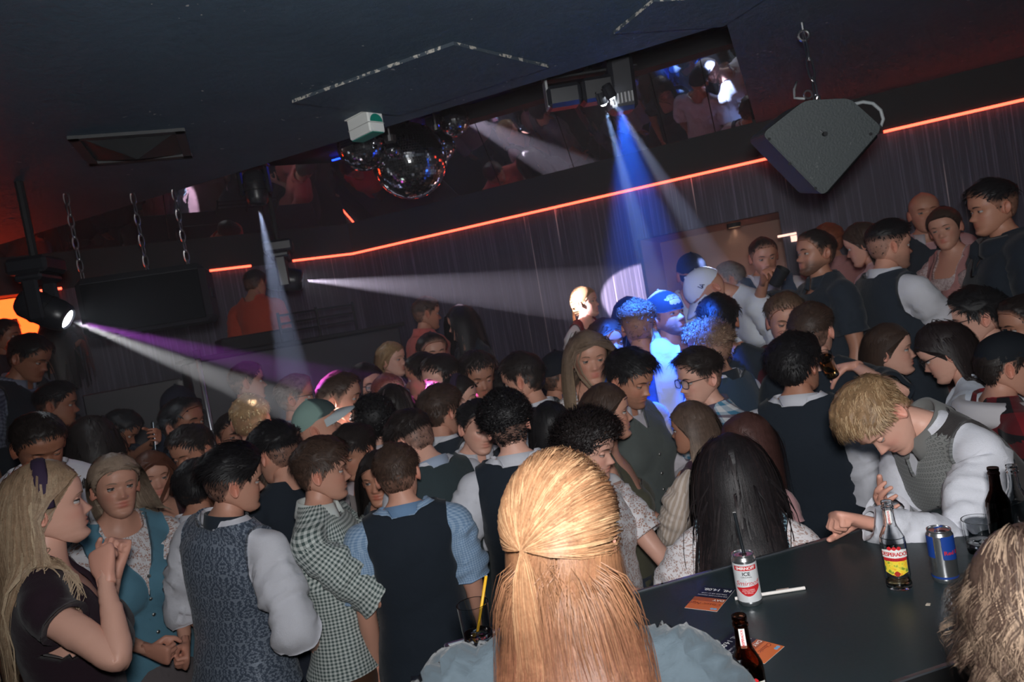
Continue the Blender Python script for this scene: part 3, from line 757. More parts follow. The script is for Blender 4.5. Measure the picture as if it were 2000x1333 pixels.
def garment(name, sex, lod):
    key = (name, sex, lod)
    if key not in GT:
        D = base(sex, lod); fld, off = GARM[name]; R = clip(D, fld(D))
        N = R['N'] / (np.linalg.norm(R['N'], axis=1)[:, None] + 1e-9); R['N'] = N
        X = R['V'] + N * np.broadcast_to(off(R), (len(N),))[:, None]
        B = boundary(R['T']); onb = np.zeros(len(X), bool); onb[B.ravel()] = True
        Xs = laplace(X, R['T'], 3, .5); X = np.where(onb[:, None], X, Xs)
        # rim: boundary turned in to the body
        bi = np.unique(B); mp = {int(b): len(X) + i for i, b in enumerate(bi)}
        rim = X[bi] - N[bi] * .016
        Tq = np.array([[a, mp[int(a)], mp[int(b)], b] for a, b in B]) if len(B) else np.zeros((0, 4), int)
        for kx in ('W', 'N', 's', 'dist', 'ang', 'side', 'arm', 'V'): R[kx] = np.concatenate([R[kx], R[kx][bi]])
        R['X'] = np.concatenate([X, rim])
        R['T'] = np.concatenate([R['T'], quads2tris(Tq)[:, ::-1]]) if len(Tq) else R['T']
        # uv per corner
        V = R['V']; T = R['T']; armT = (R['arm'][T] > .5).sum(1) >= 2
        ta = np.arctan2(V[:, 0], -(V[:, 1] - .01)); u = np.where(armT[:, None], R['ang'][T] * .058, ta[T] * .155)
        per = np.where(armT, 2 * math.pi * .058, 2 * math.pi * .155)[:, None]
        u = u + per * (u < u.max(1)[:, None] - per / 2); v = np.where(armT[:, None], 1.42 - R['s'][T], V[:, 2][T])
        R['uv'] = np.stack([u, v], -1).reshape(-1, 2)
        GT[key] = R
    return GT[key]
def fold_noise(R, amp, seed):
    """creases: across the sleeve, diagonal on the torso"""
    o = seed * 7.31; s, V = R['s'], R['V']; arm = R['arm'] > .5
    pa = np.c_[s * 26 + np.sin(R['ang']) * .9 + o, R['ang'] * .8 + R['side'] * 9, s * 5]
    pt = np.c_[V[:, 0] * 7 + o, V[:, 1] * 7, V[:, 2] * 13 + V[:, 0] * 5]
    P = np.where(arm[:, None], pa, pt); n = vnoise(P); n2 = vnoise(P * 2.1 + 31)
    ridge = 1 - 2 * np.abs(n)
    return amp * (ridge * .7 + n2 * .45) * np.where(arm, 1.7, .8)
# ---------------------------------------------------------------- hair
ZL = [(0, .070), (.45, .067), (.75, .048), (1.0, .022), (1.18, .004), (1.32, -.022), (1.45, -.022), (1.52, .020), (1.75, .022), (1.92, -.012), (2.15, -.045), (2.6, -.068), (math.pi, -.074)]
def hairline(V): return V[:, 2] - interp(ZL, np.arctan2(np.abs(V[:, 0]), -(V[:, 1] - .01)))
HELL = (np.array([0, .005, .0]), np.array([.077, .099, .119]))
def unit(X): return X / (np.linalg.norm(X, axis=-1, keepdims=True) + 1e-12)

def hair_shell(lod, sex, tfn, raise_=0.0, noise=.0, seed=0):
    V, T, N = head_mesh(lod, sex); H = hairline(V) - raise_
    R = clip(dict(V=V, T=T, N=N, s=H), H)
    t = tfn(R['V']) * (.25 + .75 * sstep(0, .018, R['s']))
    n = unit(R['N'] * .6 + unit(R['V'] - [0, .005, -.01]) * .4)
    if noise: t = t * (1 + noise * vnoise(R['V'] * [70, 45, 70] + seed) + noise * .6 * vnoise(R['V'] * 160 + seed))
    X = R['V'] + n * (t + .0012)[:, None]
    B = boundary(R['T'])
    if len(B):
        bi = np.unique(B); mp = {int(b): len(X) + i for i, b in enumerate(bi)}; X2 = R['V'][bi] - n[bi] * .003
        q = np.array([[a, mp[int(a)], mp[int(b)], b] for a, b in B]); R['T'] = np.concatenate([R['T'], quads2tris(q)[:, ::-1]]); X = np.concatenate([X, X2])
        for k in ('V', 'N', 's'): R[k] = np.concatenate([R[k], R[k][bi]])
        t = np.concatenate([t, t[bi]]); n = np.concatenate([n, n[bi]])
    R['X'] = X; R['t'] = t; R['n'] = n; return R

def sample_tris(V, T, n, rg, w=None):
    A = np.linalg.norm(np.cross(V[T[:, 1]] - V[T[:, 0]], V[T[:, 2]] - V[T[:, 0]]), axis=1)
    if w is not None: A = A * w
    i = rg.choice(len(T), n, p=A / A.sum()); r = rg.random((n, 2)); f = r.sum(1) > 1; r[f] = 1 - r[f]
    b = np.c_[1 - r.sum(1), r]; return i, b
def ribbons(P, width, outn, col, taper=True):
    """P (N,K,3) paths -> strips lying against the surface whose normal is outn (N,3) or (N,K,3)"""
    N, K, _ = P.shape; tg = unit(np.gradient(P, axis=1))
    if outn.ndim == 2: outn = np.repeat(outn[:, None], K, 1)
    sd = unit(np.cross(tg, outn)); tt = np.linspace(0, 1, K)
    prof = (1 - .75 * tt ** 2) * (.55 + .45 * np.minimum(1, tt * 5)) if taper else np.ones(K)
    w = (np.broadcast_to(width, (N,))[:, None] * prof / 2)[..., None]
    V = np.stack([P - sd * w, P + sd * w], 2).reshape(-1, 3)
    i = (np.arange(N)[:, None] * K + np.arange(K - 1)[None]).ravel() * 2
    T = np.concatenate([np.c_[i, i + 1, i + 3], np.c_[i, i + 3, i + 2]])
    C = np.repeat(col[:, None], 2 * K, 1).reshape(-1, 3) if col.ndim == 2 else np.repeat(col, 2, 1).reshape(-1, 3)
    return V, T, C
def strand_cols(n, hc, hl, rg, var=.35, frac=.3):
    hc = np.array(hc); c = hc[None] * (1 + var * (rg.random((n, 1)) * 2 - 1))
    if hl is not None:
        f = (rg.random(n) < frac)[:, None] * rg.random((n, 1)); c = c * (1 - f) + np.array(hl)[None] * f
    return np.clip(c, 0, 1)

def hair_short(sp, h, lod, rg):
    top, side = h.get('top', .028) * .82, h.get('side', .006); sex = sp['sex']; hc = np.array(sp['hairc']); hl = h.get('hl')
    lo, hi = h.get('fade', (.005, .06)); back = h.get('backlen', side)
    def tfn(V):
        k = sstep(lo, hi, V[:, 2]); s = np.where(V[:, 1] > .05, back, side); return s + (top - s) * k
    R = hair_shell(lod, sex, tfn, h.get('raise', 0), h.get('noise', .25), rg.random() * 50)
    skin = np.array(sp['skin'])
    cov = (np.clip(R['t'] / .008, 0, 1) * sstep(0, .010, R['s']))[:, None] * .95 + .05
    C = (hc * (1 + .25 * vnoise(R['V'] * [90, 30, 90])[:, None])) * cov + skin * (1 - cov)
    m = MB(); m.add(R['X'], R['T'], C)
    n = int(h.get('n', 1500) * (.75 if lod == 0 else .34))
    X, T = R['X'], R['T']; w = np.clip(R['t'][T].mean(1) / .02, .02, 1); i, b = sample_tris(X, T, n, rg, w)
    pick = lambda A: (A[T[i]] * (b[..., None] if A.ndim > 1 else b)).sum(1)
    p = pick(X); nn = unit(pick(R['n'])); t = pick(R['t'])
    topm = sstep(.03, .08, p[:, 2])[:, None]
    flow = {'fwd': (0, -1, 0), 'back': (0, 1, .1), 'left': (1, -.35, 0), 'right': (-1, -.35, 0), 'up': (0, -.2, 1), 'quiff': (0, -.5, .8)}[h.get('dir', 'fwd')]
    F = np.array(flow) * topm + np.array([0, .15, -1.0]) * (1 - topm)
    F = F + rg.normal(0, h.get('mess', .22), (n, 3)); F = F - nn * (F * nn).sum(1)[:, None]; F = unit(F)
    L = (h.get('len', 1.7) * t + .004) * (.6 + .8 * rg.random(n)); lift = h.get('lift', .10) * (.5 + rg.random(n)); lift = (lift * np.clip(t / .015, .1, 1))[:, None]
    K = 4
    tt = np.linspace(0, 1, K)[None, :, None]; p0 = p - nn * (t * .10)[:, None]
    P = p0[:, None] + L[:, None, None] * (F[:, None] * tt * (1 - .25 * tt) + nn[:, None] * (lift[:, None] * np.sin(tt * 2.2)) - np.array([0, 0, .25]) * tt ** 2 * h.get('droop', .5) * topm[:, None])
    if h.get('curl'):
        K = 7; tt = np.linspace(0, 1, K)[None, :, None]; L2 = (.035 + .03 * rg.random(n))[:, None, None] * h['curl']
        ph = rg.random(n)[:, None, None] * 6.28; sd = np.cross(F, nn); r = (.006 + .005 * rg.random(n))[:, None, None]
        P = p0[:, None] + L2 * (F[:, None] * tt * .6 + nn[:, None] * tt * .45) + r * (np.cos(ph + tt * 9) * sd[:, None] + np.sin(ph + tt * 9) * nn[:, None])
    wd = h.get('w', .0036) * (1 if lod == 0 else 1.7) * (.6 + .8 * rg.random(n))
    V, T2, C2 = ribbons(P, wd, nn, strand_cols(n, hc, hl, rg, .4, h.get('hlf', .4))); m.add(V, T2, C2)
    V, T, C, M = m.arrays(); return V, T, C

def torso_push(P, B, sex, marg=.035):
    Mi = np.linalg.inv(B[2]); sh = P.shape; Q = xf(Mi, P.reshape(-1, 3)); tab = np.array(TORSO[sex]); z = np.clip(Q[:, 2], .9, 1.50)
    w = np.interp(z, tab[:, 0], tab[:, 1]) + marg; d = np.interp(z, tab[:, 0], tab[:, 2]) + marg; cy = np.interp(z, tab[:, 0], tab[:, 3])
    if sex == 'f': d = d + np.where(Q[:, 1] < 0, .035 * gauss(z - 1.26, .09), 0)
    dx, dy = Q[:, 0] / w, (Q[:, 1] - cy) / d; r = np.sqrt(dx * dx + dy * dy) + 1e-6; ins = (r < 1) & (Q[:, 2] < 1.5)
    f = np.where(ins, 1 / r, 1); ax = np.where(ins & (np.abs(dx) > np.abs(dy) * .8), 1, 0)
    Q[:, 1] = cy + (Q[:, 1] - cy) * f; Q[:, 0] = Q[:, 0] * np.where(ins, 1 + (f - 1) * .6, 1)
    # shoulders: a capsule between the shoulder joints
    s = SK[sex]['sh']; qx = np.clip(Q[:, 0], -s[0], s[0]); zc = 1.485 - .055 * np.abs(qx) / s[0]; vy, vz = Q[:, 1] - .022, Q[:, 2] - zc; rr = np.sqrt(vy * vy + vz * vz + (Q[:, 0] - qx) ** 2) + 1e-6; R0 = .048 + marg
    k = np.where(rr < R0, R0 / rr, 1); Q[:, 1] = .022 + vy * k; Q[:, 2] = zc + vz * k
    return xf(B[2], Q).reshape(sh)
def hair_long(sp, h, lod, rg, B):
    """returns person-local mesh"""
    sex = sp['sex']; hc = np.array(sp['hairc']); vol = h.get('vol', .018); HM = B[4] @ mat4(np.eye(3), HEADC); HI = np.linalg.inv(HM)
    R = hair_shell(lod, sex, lambda V: .003 + (.003 + vol * .5) * sstep(-.03, .07, V[:, 2]) * sstep(-.085, -.03, V[:, 1]), h.get('raise', -.004), .12)
    m = MB(); m.add(xf(HM, R['X']), R['T'], np.tile(hc, (len(R['X']), 1)))
    n = int(h.get('n', 1900) * (.62 if lod == 0 else .30)); cz = R['V'][R['T']].mean(1); i, b = sample_tris(R['X'], R['T'], n, rg, (1 + 1.6 * (cz[:, 2] > .035) + 1.2 * (cz[:, 1] < -.03)) * (cz[:, 2] > h.get('zmin', -9)) * (cz[:, 2] < h.get('zmax', 9)))
    p = (R['V'][R['T'][i]] * b[..., None]).sum(1); nn = unit((R['n'][R['T'][i]] * b[..., None]).sum(1))
    th = .004 + vol * rg.random(n) ** .7 * (.35 + .65 * sstep(-.06, .06, p[:, 2]))
    th = th * (.25 + .75 * sstep(-.09, .0, p[:, 1]))
    K = h.get('K', 12 if lod == 0 else 8); L = h.get('len', .45) * (.75 + .3 * rg.random(n)); st = (L / (K - 1))[:, None]
    px = h.get('part', 0.0); sx = np.sign(p[:, 0] - px + 1e-9)
    style = h.get('style', 'part'); c, er = HELL
    G = h.get('gather'); gath = np.zeros(n, bool)
    if G is not None: gath = p[:, 2] > h.get('gz', -.2) + .02 * rg.normal(size=n)
    frontness = sstep(.06, -.06, p[:, 1])
    F = np.c_[sx * (.25 + .75 * frontness), .55 - .35 * frontness, -.55 * np.ones(n)]
    if style == 'back': F = np.c_[sx * .25, np.ones(n), -.3 * np.ones(n)]
    F = F + rg.normal(0, .12, (n, 3)); q = p + nn * .003; d = unit(F - nn * (F * nn).sum(1)[:, None])
    R3 = HM[:3, :3]; P = [xf(HM, q)]; D = d @ R3.T; cur = P[0]; grav = np.array([0, 0, -1.0]) + np.array(h.get('wind', (0, 0, 0)))
    if gath.any():
        Gd = unit((np.array(G) - c) / er)
        Gr = np.linalg.norm((np.array(G) - c) / er)
    kg = int(K * h.get('gk', .45))
    d0 = unit((q - c) / er)
    for k in range(1, K):
        t = k / kg
        new = cur + D * st; D = unit(D + grav * h.get('grav', .5) * 20 / K)
        lq = xf(HI, new); e = (lq - c) / (er + th[:, None]); r = np.linalg.norm(e, axis=1); ins = r < 1
        lq = np.where(ins[:, None], c + e / r[:, None] * (er + th[:, None]), lq)
        # keep the face free
        if style != 'bald':
            face = (lq[:, 1] < -.02) & (lq[:, 2] < .055) & (lq[:, 2] > -.20) & (np.abs(lq[:, 0]) < h.get('facew', .066)); lq[:, 0] = np.where(face, sx * (h.get('facew', .066) + .006 * rg.random(n)), lq[:, 0])
            tuck = h.get('tuck', 0)
            if tuck: lq[:, 1] = np.where((lq[:, 2] < .075) & (np.abs(lq[:, 0]) > .04), np.maximum(lq[:, 1], np.minimum(.015 + .02 * tuck, -.078 + (.072 - lq[:, 2]) * 1.5)), lq[:, 1])
        if gath.any() and t <= 1:
            tt = t ** .9; dd = unit(d0 * (1 - tt) + Gd * tt); bul = 1 + (Gr - 1) * tt ** 2 + h.get('bulge', .12) * np.sin(tt * math.pi) * (.5 + .5 * (th / (vol + .004)))
            gp = c + dd * (er + th[:, None] * (1 - .6 * tt)) * bul[:, None] if np.ndim(bul) else c + dd * (er + th[:, None] * (1 - .6 * tt)) * bul
            lq = np.where(gath[:, None], gp, lq)
        new = xf(HM, lq)
        if gath.any() and t <= 1: D = np.where(gath[:, None], unit(np.array(h.get('gdir', (0, .22, -1))) @ R3.T + rg.normal(0, h.get('gspread', .07), (n, 3))), D)
        new2 = torso_push(new, B, sex, .034 + th.mean() * .4) if h.get('collide', True) else new
        new2 = np.where((lq[:, 2] < -.10)[:, None], new2, new)
        new2 = new2 + (th - th.mean())[:, None] * 0
        cur = new2; P.append(cur)
    P = np.stack(P, 1); tt = np.linspace(0, 1, K)[None, :, None]
    wv = h.get('wave', .0)
    if wv:
        ph = (vnoise(p * 34) * 4.0)[:, None, None]; fr = h.get('wfreq', 14)
        o = unit(np.cross(np.gradient(P, axis=1), [0, 0, 1.0]) + 1e-6); amp = wv * sstep(.15, .5, tt)
        P = P + o * amp * np.sin(ph + tt * fr) + unit(P - xf(HM, np.array([[0, 0, -.12]]))) * amp * .6 * np.cos(ph + tt * fr)
    P = P + (vnoise(np.repeat(p * 60, K, 0) + np.tile(np.linspace(0, 3, K)[:, None], (n, 1)))[:, None] * np.array([1, .7, 0])).reshape(n, K, 3) * .006 * tt
    ng = h.get('guides', max(30, n // 14)); gi = rg.choice(n, min(ng, n), replace=False); near = np.empty(n, int)
    for a0 in range(0, n, 1000): near[a0:a0 + 1000] = gi[np.argmin(((p[a0:a0 + 1000, None] - p[gi][None]) ** 2).sum(-1) + 4 * (gath[a0:a0 + 1000, None] != gath[gi][None]), 1)]
    cf = h.get('clump', .6) * sstep(.15, .95, tt); P = P * (1 - cf) + P[near] * cf
    ctr = xf(HM, np.array([[0, .0, -.03]]))[0]; out = P - np.array([ctr[0], ctr[1], 0]); out[..., 2] = np.clip(P[..., 2] - ctr[2], -.01, .2); out = unit(out)
    wd = h.get('w', .0050) * (1 if lod == 0 else 1.8) * (.6 + .8 * rg.random(n))
    C = strand_cols(n, hc, h.get('hl'), rg, .25, h.get('hlf', .35)); C = C * .4 + C[near] * .6
    if h.get('tip') is not None:
        f = (sstep(*h.get('tipr', (.25, .8)), tt) * (.6 + .4 * rg.random((n, 1, 1)))); C = C[:, None] * (1 - f) + np.array(h['tip']) * (.7 + .6 * rg.random((n, 1, 1))) * f
    V, T, C = ribbons(P, wd, out, C); m.add(V, T, C)
    V, T, C, M = m.arrays(); return V, T, C

# ---------------------------------------------------------------- cap, glasses, headband (head-local)
def cap_mesh(lod, col, brimcol, yaw=0, frontcol=None, snap=False, mesh_back=None):
    V, T, N = head_mesh(lod, 'm'); phi = np.arctan2(np.abs(V[:, 0]), -(V[:, 1] - .01)); f = V[:, 2] - np.interp(phi, [0, 1.2, 2.2, math.pi], [.046, .030, .008, .002])
    R = clip(dict(V=V, T=T, N=N, s=f), f); n = unit(R['V'] - [0, .005, -.03]); X = R['V'] + n * (.015 + .006 * sstep(.04, .1, R['V'][:, 2]))[:, None]
    X = laplace(X, R['T'], 3); B = boundary(R['T']); bi = np.unique(B); mp = {int(b): len(X) + i for i, b in enumerate(bi)}
    q = np.array([[a, mp[int(a)], mp[int(b)], b] for a, b in B]); T2 = np.concatenate([R['T'], quads2tris(q)[:, ::-1]]); X = np.concatenate([X, X[bi] * [.9, .9, 1] + [0, 0, .006]])
    ph = np.arctan2(X[:, 0], -(X[:, 1] - .005)); C = np.tile(np.array(col), (len(X), 1))
    if frontcol is not None: C[np.abs(ph) < 1.15] = frontcol
    m = MB(); m.add(X, T2, C); mb = MB()
    nu, nv = 17, 6; P = []
    for j in range(nv):
        v = j / (nv - 1)
        for i in range(nu):
            u = -1 + 2 * i / (nu - 1); a = u * 1.18
            x0, y0 = .089 * math.sin(a), .005 - .113 * math.cos(a); ext = .076 * math.sqrt(max(0, 1 - abs(u) ** 2.6)) * v
            P.append([x0 * (1 - .06 * v), y0 - ext, .046 - .016 * abs(u) ** 2 - .018 * u * u * v - .012 * v * v])
    P = np.array(P); Q = [[j * nu + i, j * nu + i + 1, (j + 1) * nu + i + 1, (j + 1) * nu + i] for j in range(nv - 1) for i in range(nu - 1)]
    mb.add(P + [0, 0, .002], quads2tris(Q), brimcol); mb.add(P - [0, 0, .003], quads2tris(Q)[:, ::-1], np.array(brimcol))
    ev, et = ellipsoid((0, .005, .1405), (.007, .007, .004), 10, 6); m.add(ev, et, np.array(col) * .9)
    V, T, C, M = m.arrays(); V2, T2, C2, M = mb.arrays()
    if yaw: V = (V - [0, .008, 0]) @ rz(yaw).T + [0, .008, 0]; V2 = (V2 - [0, .008, 0]) @ rz(yaw).T + [0, .008, 0]
    return V, T, C, V2, T2, C2
def glasses_mesh(round_=False):
    m = MB(); a = np.linspace(0, 2 * math.pi, 20, endpoint=False); ex = 2 if round_ else 3.2; w, hh = (.022, .021) if round_ else (.026, .019)
    for s in (-1, 1):
        c, sn = np.cos(a), np.sin(a); P = np.c_[s * .033 + w * np.sign(c) * np.abs(c) ** (2 / ex), np.full(20, -.096) + .004 * (np.abs(s * .033 + w * c) / .06) ** 2, -.002 + hh * np.sign(sn) * np.abs(sn) ** (2 / ex)]
        m.tube(P, .0019, 5, closed=True)
        m.tube([(s * .058, -.092, .008), (s * .076, -.07, .010), (s * .081, -.02, .010), (s * .080, .02, .006), (s * .078, .04, -.012)], .0018, 5)
    m.tube([(-.010, -.098, .004), (0, -.101, .007), (.010, -.098, .004)], .0017, 5)
    V, T, C, M = m.arrays(); L = []
    for s in (-1, 1):
        c, sn = np.cos(a), np.sin(a); P = np.c_[s * .033 + w * .97 * np.sign(c) * np.abs(c) ** (2 / ex), np.full(20, -.0965) + .004 * (np.abs(s * .033 + w * c) / .06) ** 2, -.002 + hh * .97 * np.sign(sn) * np.abs(sn) ** (2 / ex)]
        P = np.concatenate([P, P + [0, .0012, 0]]); n = 20; T2 = np.concatenate([[[0, i, i + 1] for i in range(1, n - 1)], [[n, n + i + 1, n + i] for i in range(1, n - 1)]]); L.append((P, T2))
    return V, T, L
# ---------------------------------------------------------------- camera maths (2000 x 1333 frame)
def ray(px, py):
    dx, dy = px - 1000.0, py - 666.5
    r, u = dx / FPX, -dy / FPX
    return CAM_R * r + CAM_U * u + CAM_F
def at(px, py, depth): return CAM_P + ray(px, py) * depth
def on_z(px, py, z):
    d = ray(px, py); return CAM_P + d * ((z - CAM_P[2]) / d[2])

# ---------------------------------------------------------------- persons
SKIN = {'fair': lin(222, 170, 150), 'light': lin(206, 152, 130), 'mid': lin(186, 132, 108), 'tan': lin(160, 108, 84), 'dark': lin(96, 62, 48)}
HAIR = {'black': lin(26, 24, 26), 'dark': lin(40, 33, 31), 'brown': lin(66, 50, 42), 'lbrown': lin(98, 76, 60), 'blond': lin(160, 128, 92), 'dblond': lin(128, 102, 76), 'red': lin(128, 70, 44), 'grey': lin(120, 112, 108), 'auburn': lin(92, 54, 38)}
REPORT = []; PEOPLE = {}
def skirt_mesh(sex, z0, z1, r1, seed, lod):
    n = 40 if lod == 0 else 24; k = 12 if lod == 0 else 7; V = []
    for i in range(k):
        t = i / (k - 1); z = z0 + (z1 - z0) * t
        for j in range(n):
            a = 2 * math.pi * j / n; w = .150 + (r1 - .150) * t ** .7 + .012 * t * math.sin(a * 9 + seed) ; d = .118 + (r1 - .118) * t ** .7 + .012 * t * math.sin(a * 9 + seed)
            V.append([w * math.cos(a), .01 + d * math.sin(a), z])
    V = np.array(V); Q = [[i * n + j, (i + 1) * n + j, (i + 1) * n + (j + 1) % n, i * n + (j + 1) % n] for i in range(k - 1) for j in range(n)]
    T = quads2tris(Q); W = np.zeros((len(V), NB)); a1 = sstep(.96, 1.12, V[:, 2]); W[:, 0] = 1 - a1; W[:, 1] = a1
    ang = np.arctan2(V[:, 0], -V[:, 1]); u = ang[T] * .2; u = u + (u < u.max(1)[:, None] - .6) * .4 * math.pi; v = V[:, 2][T]
    return V, T, W, np.stack([u, v], -1).reshape(-1, 2)
def collar_mesh(kind, sex):
    """stand collar / shirt collar ring around the neck in rest pose"""
    r = .066 if sex == 'm' else .058; n = 30; gap = .30 if kind != 'round' else 0; prof = {'stand': [(r + .010, 1.470), (r + .004, 1.492), (r + .003, 1.540), (r + .009, 1.541), (r + .015, 1.500), (r + .018, 1.474)], 'shirt': [(r + .006, 1.472), (r + .003, 1.540), (r + .010, 1.542), (r + .024, 1.502), (r + .030, 1.486), (r + .012, 1.480)], 'round': [(r + .022, 1.462), (r + .016, 1.480), (r + .022, 1.483), (r + .03, 1.468)], 'hood': [(r + .02, 1.47), (r + .05, 1.53), (r + .075, 1.51), (r + .085, 1.46), (r + .06, 1.42)]}[kind]
    V = []
    for i in range(n):
        a = gap + (2 * math.pi - 2 * gap) * i / (n - 1) if gap else 2 * math.pi * i / (n - 1)
        for rr, z in prof:
            back = .5 - .5 * math.cos(a); ex = (.02 * back if kind == 'hood' else 0)
            V.append([(rr + ex) * math.sin(a) * 1.0, .022 - (rr + ex) * math.cos(a) * .98, z + .012 * back - .014 * (1 - back)])
    V = np.array(V); k = len(prof); Q = [[i * k + j, i * k + (j + 1) % k, (i + 1) * k + (j + 1) % k, (i + 1) * k + j] for i in range(n - 1) for j in range(k)]
    T = quads2tris(Q); e = [[0, j + 1, j] for j in range(1, k - 1)] + [[(n - 1) * k, (n - 1) * k + j, (n - 1) * k + j + 1] for j in range(1, k - 1)]
    T = np.concatenate([T, e]); N = vnormals(V, T)
    W = np.zeros((len(V), NB)); W[:, 2] = .72; W[:, 3] = .28
    return V, T, W
def person(label, sex, px, py, depth, yaw=0, floor=None, skin='light', hairc='dark', hair=None, wear=(), lod=None, group=None, extra=None, scale=None, **kw):
    idx = len(REPORT); rg = np.random.default_rng(100 + idx)
    dmap = 1.0
    if floor is None:      # on the sunken dance floor
        floor = Z_DANCE
        if depth > 2.25: dmap = 1 + .11 * min(max((3.8 - depth) / 1.2, 0), 1)
    if lod is None: lod = 0 if depth < 3.05 else 1
    depth *= dmap
    sp = dict(sex=sex, skin=np.array(SKIN[skin]) * (.94 + .12 * rg.random()), hairc=HAIR[hairc] if isinstance(hairc, str) else hairc, **kw)
    B = pose(sp); hc = xf(B[4], HEADC[None])[0]; H = at(px, py, depth)
    s = (H[2] - floor) / hc[2] if scale is None else scale
    beta = math.degrees(math.atan2(H[0], H[1])); yw = math.radians(yaw - beta); Rz = rotm([0, 0, 1], yw)
    E = H - s * (Rz @ hc); E[2] = floor if scale is None else E[2]
    REPORT.append((label[:60], round(s * 1.76, 2), [round(float(q), 2) for q in E], depth))
    PM = mat4(Rz * s, E); PI = np.linalg.inv(PM); redo = False
    for key in ('L', 'R'):
        h_ = sp.get('hand' + key)
        if h_ is not None and len(h_) == 4: sp['hand' + key] = tuple(xf(PI, (at(h_[1], h_[2], h_[3] * dmap) if h_[0] == 'px' else np.array(h_[1:], float))[None])[0]); redo = True
    if redo: B = pose(sp)
    root = thing('person', label, 'person', tuple(E), (0, 0, yw), s, group)
    PM = mat4(Rz * s, E)
    D = base(sex, 2 if not kw.get('bare') or lod else 1); BV = skin_lbs(D['V'] - D['N'] * (.004 if not kw.get('bare') else 0), D['W'], B)
    m = MB(); m.add(BV, D['T'], np.tile(sp['skin'], (len(BV), 1)))
    hv, ht, hcx = build_head(sp, lod); HM = B[4] @ mat4(np.eye(3), HEADC); m.add(xf(HM, hv), ht, hcx)
    hm = {}
    for sd, b, key in ((1, 7, 'L'), (-1, 10, 'R')):
        v, t = hand_mesh(sp.get('grip' + key, 'relax'), lod); v = v.copy(); k = SK[sex]; v = v * (1.0 if sex == 'm' else .9)
        if sd < 0: v = v * [-1, 1, 1]; t = t[:, ::-1]
        wr0 = np.array(k['sh']) * [sd, 1, 1] + arm_dir(sd) * (k['Lu'] + k['Lf']); R0 = ry(-sd * math.degrees(AO)); M0 = B[b] @ mat4(R0, wr0)
        vv = xf(M0, v); cc = np.tile(sp['skin'] * [1, .9, .88], (len(vv), 1)); m.add(vv, t, cc); hm[key] = PM @ M0
    V, T, C, M = m.arrays(); link('body', make_mesh('body', V, T, m_vcol('skin', .48, .45, .0, (160, .15, .0015)), True, C), root)
    for g in wear:
        name, mt = g[0], g[1]; opt = g[2] if len(g) > 2 else {}; oname = opt.get('name', name.split('_')[0])
        if name == 'skirt':
            v, t, w, uv = skirt_mesh(sex, opt.get('z0', 1.02), opt.get('z1', .42), opt.get('r', .30), idx, lod); link(oname, make_mesh(oname, skin_lbs(v, w, B), t, mt, True, None, uv), root); continue
        if name.startswith('collar'):
            v, t, w = collar_mesh(name.split('_')[1], sex); v = v * 1.0; v = (v - [0, .022, 1.48]) * opt.get('size', 1.0) + [0, .022, 1.48]; link('collar', make_mesh('collar', skin_lbs(v, w, B), t, mt), root); continue
        gl = lod if name not in ('trousers', 'lederhosen') else lod + 1
        R = garment(name, sex, gl); X = R['X'] + R['N'] * (fold_noise(R, opt.get('fold', .009), idx)[:, None] + opt.get('puff', 0))
        if opt.get('pleat'):
            am = sstep(.115, .14, np.abs(R['V'][:, 0])) * sstep(.12, .09, R['dist']); X = X + R['N'] * (opt['pleat'] * am * (np.sin(R['ang'] * 13 + 2 * vnoise(R['V'] * 25)) + .8 * vnoise(np.c_[R['ang'] * 5, R['s'] * 20, R['s'] * 9])))[:, None]
        if opt.get('extra'): X = X + R['N'] * opt['extra']
        X = skin_lbs(X, R['W'], B); fm = None; mm = mt
        if isinstance(mt, (list, tuple)):   # front / back cloth
            cy = R['V'][R['T']].mean(1)[:, 1]; fm = (cy > .005).astype(int)
        go = link(oname, make_mesh(oname, X, R['T'], mm, True, None, R['uv'], fm), root)
        if name.startswith('vest') and abs(yaw) < 112:
            fv = np.where((R['V'][:, 1] < -.05))[0]
            for zb in (1.30, 1.23, 1.16, 1.09, 1.02):
                kk = fv[np.argmin((R['V'][fv, 0] - .012) ** 2 + (R['V'][fv, 2] - zb) ** 2)]; c_ = X[kk]; n_ = skin_lbs(R['N'][kk:kk + 1] + R['X'][kk:kk + 1], R['W'][kk:kk + 1], B)[0] - skin_lbs(R['X'][kk:kk + 1], R['W'][kk:kk + 1], B)[0]
                bm_ = MB(); bm_.lathe([(0, .004), (.005, .0035), (.0075, .0015), (.0075, -.002)], 10, mat4(rot_between((0, 0, 1), n_), c_)); v_, t_, _, _ = bm_.arrays(); link('button', make_mesh('button', v_, t_, m_plain('pewter_button', (.45, .44, .42), .35, .9)), go)
    if 'shoes' not in kw:
        for sd, b in ((1, 12), (-1, 14)):
            hx = SK[sex]['hip'] * sd; v, t = loft([((hx * 1.1, .085, .04), (.026, 0, 0), (0, 0, .032)), ((hx * 1.1, .05, .05), (.042, 0, 0), (0, 0, .05)), ((hx * 1.12, -.02, .05), (.046, 0, 0), (0, 0, .048)), ((hx * 1.2, -.11, .037), (.052, 0, 0), (0, 0, .036)), ((hx * 1.22, -.185, .026), (.034, 0, 0), (0, 0, .024))], 12)
            v[:, 2] = np.maximum(v[:, 2], 0.0); link('shoe', make_mesh('shoe', xf(B[b], v), t, m_plain('shoe_leather', lin(38, 32, 30), .5)), root)
    hmat = m_hair()
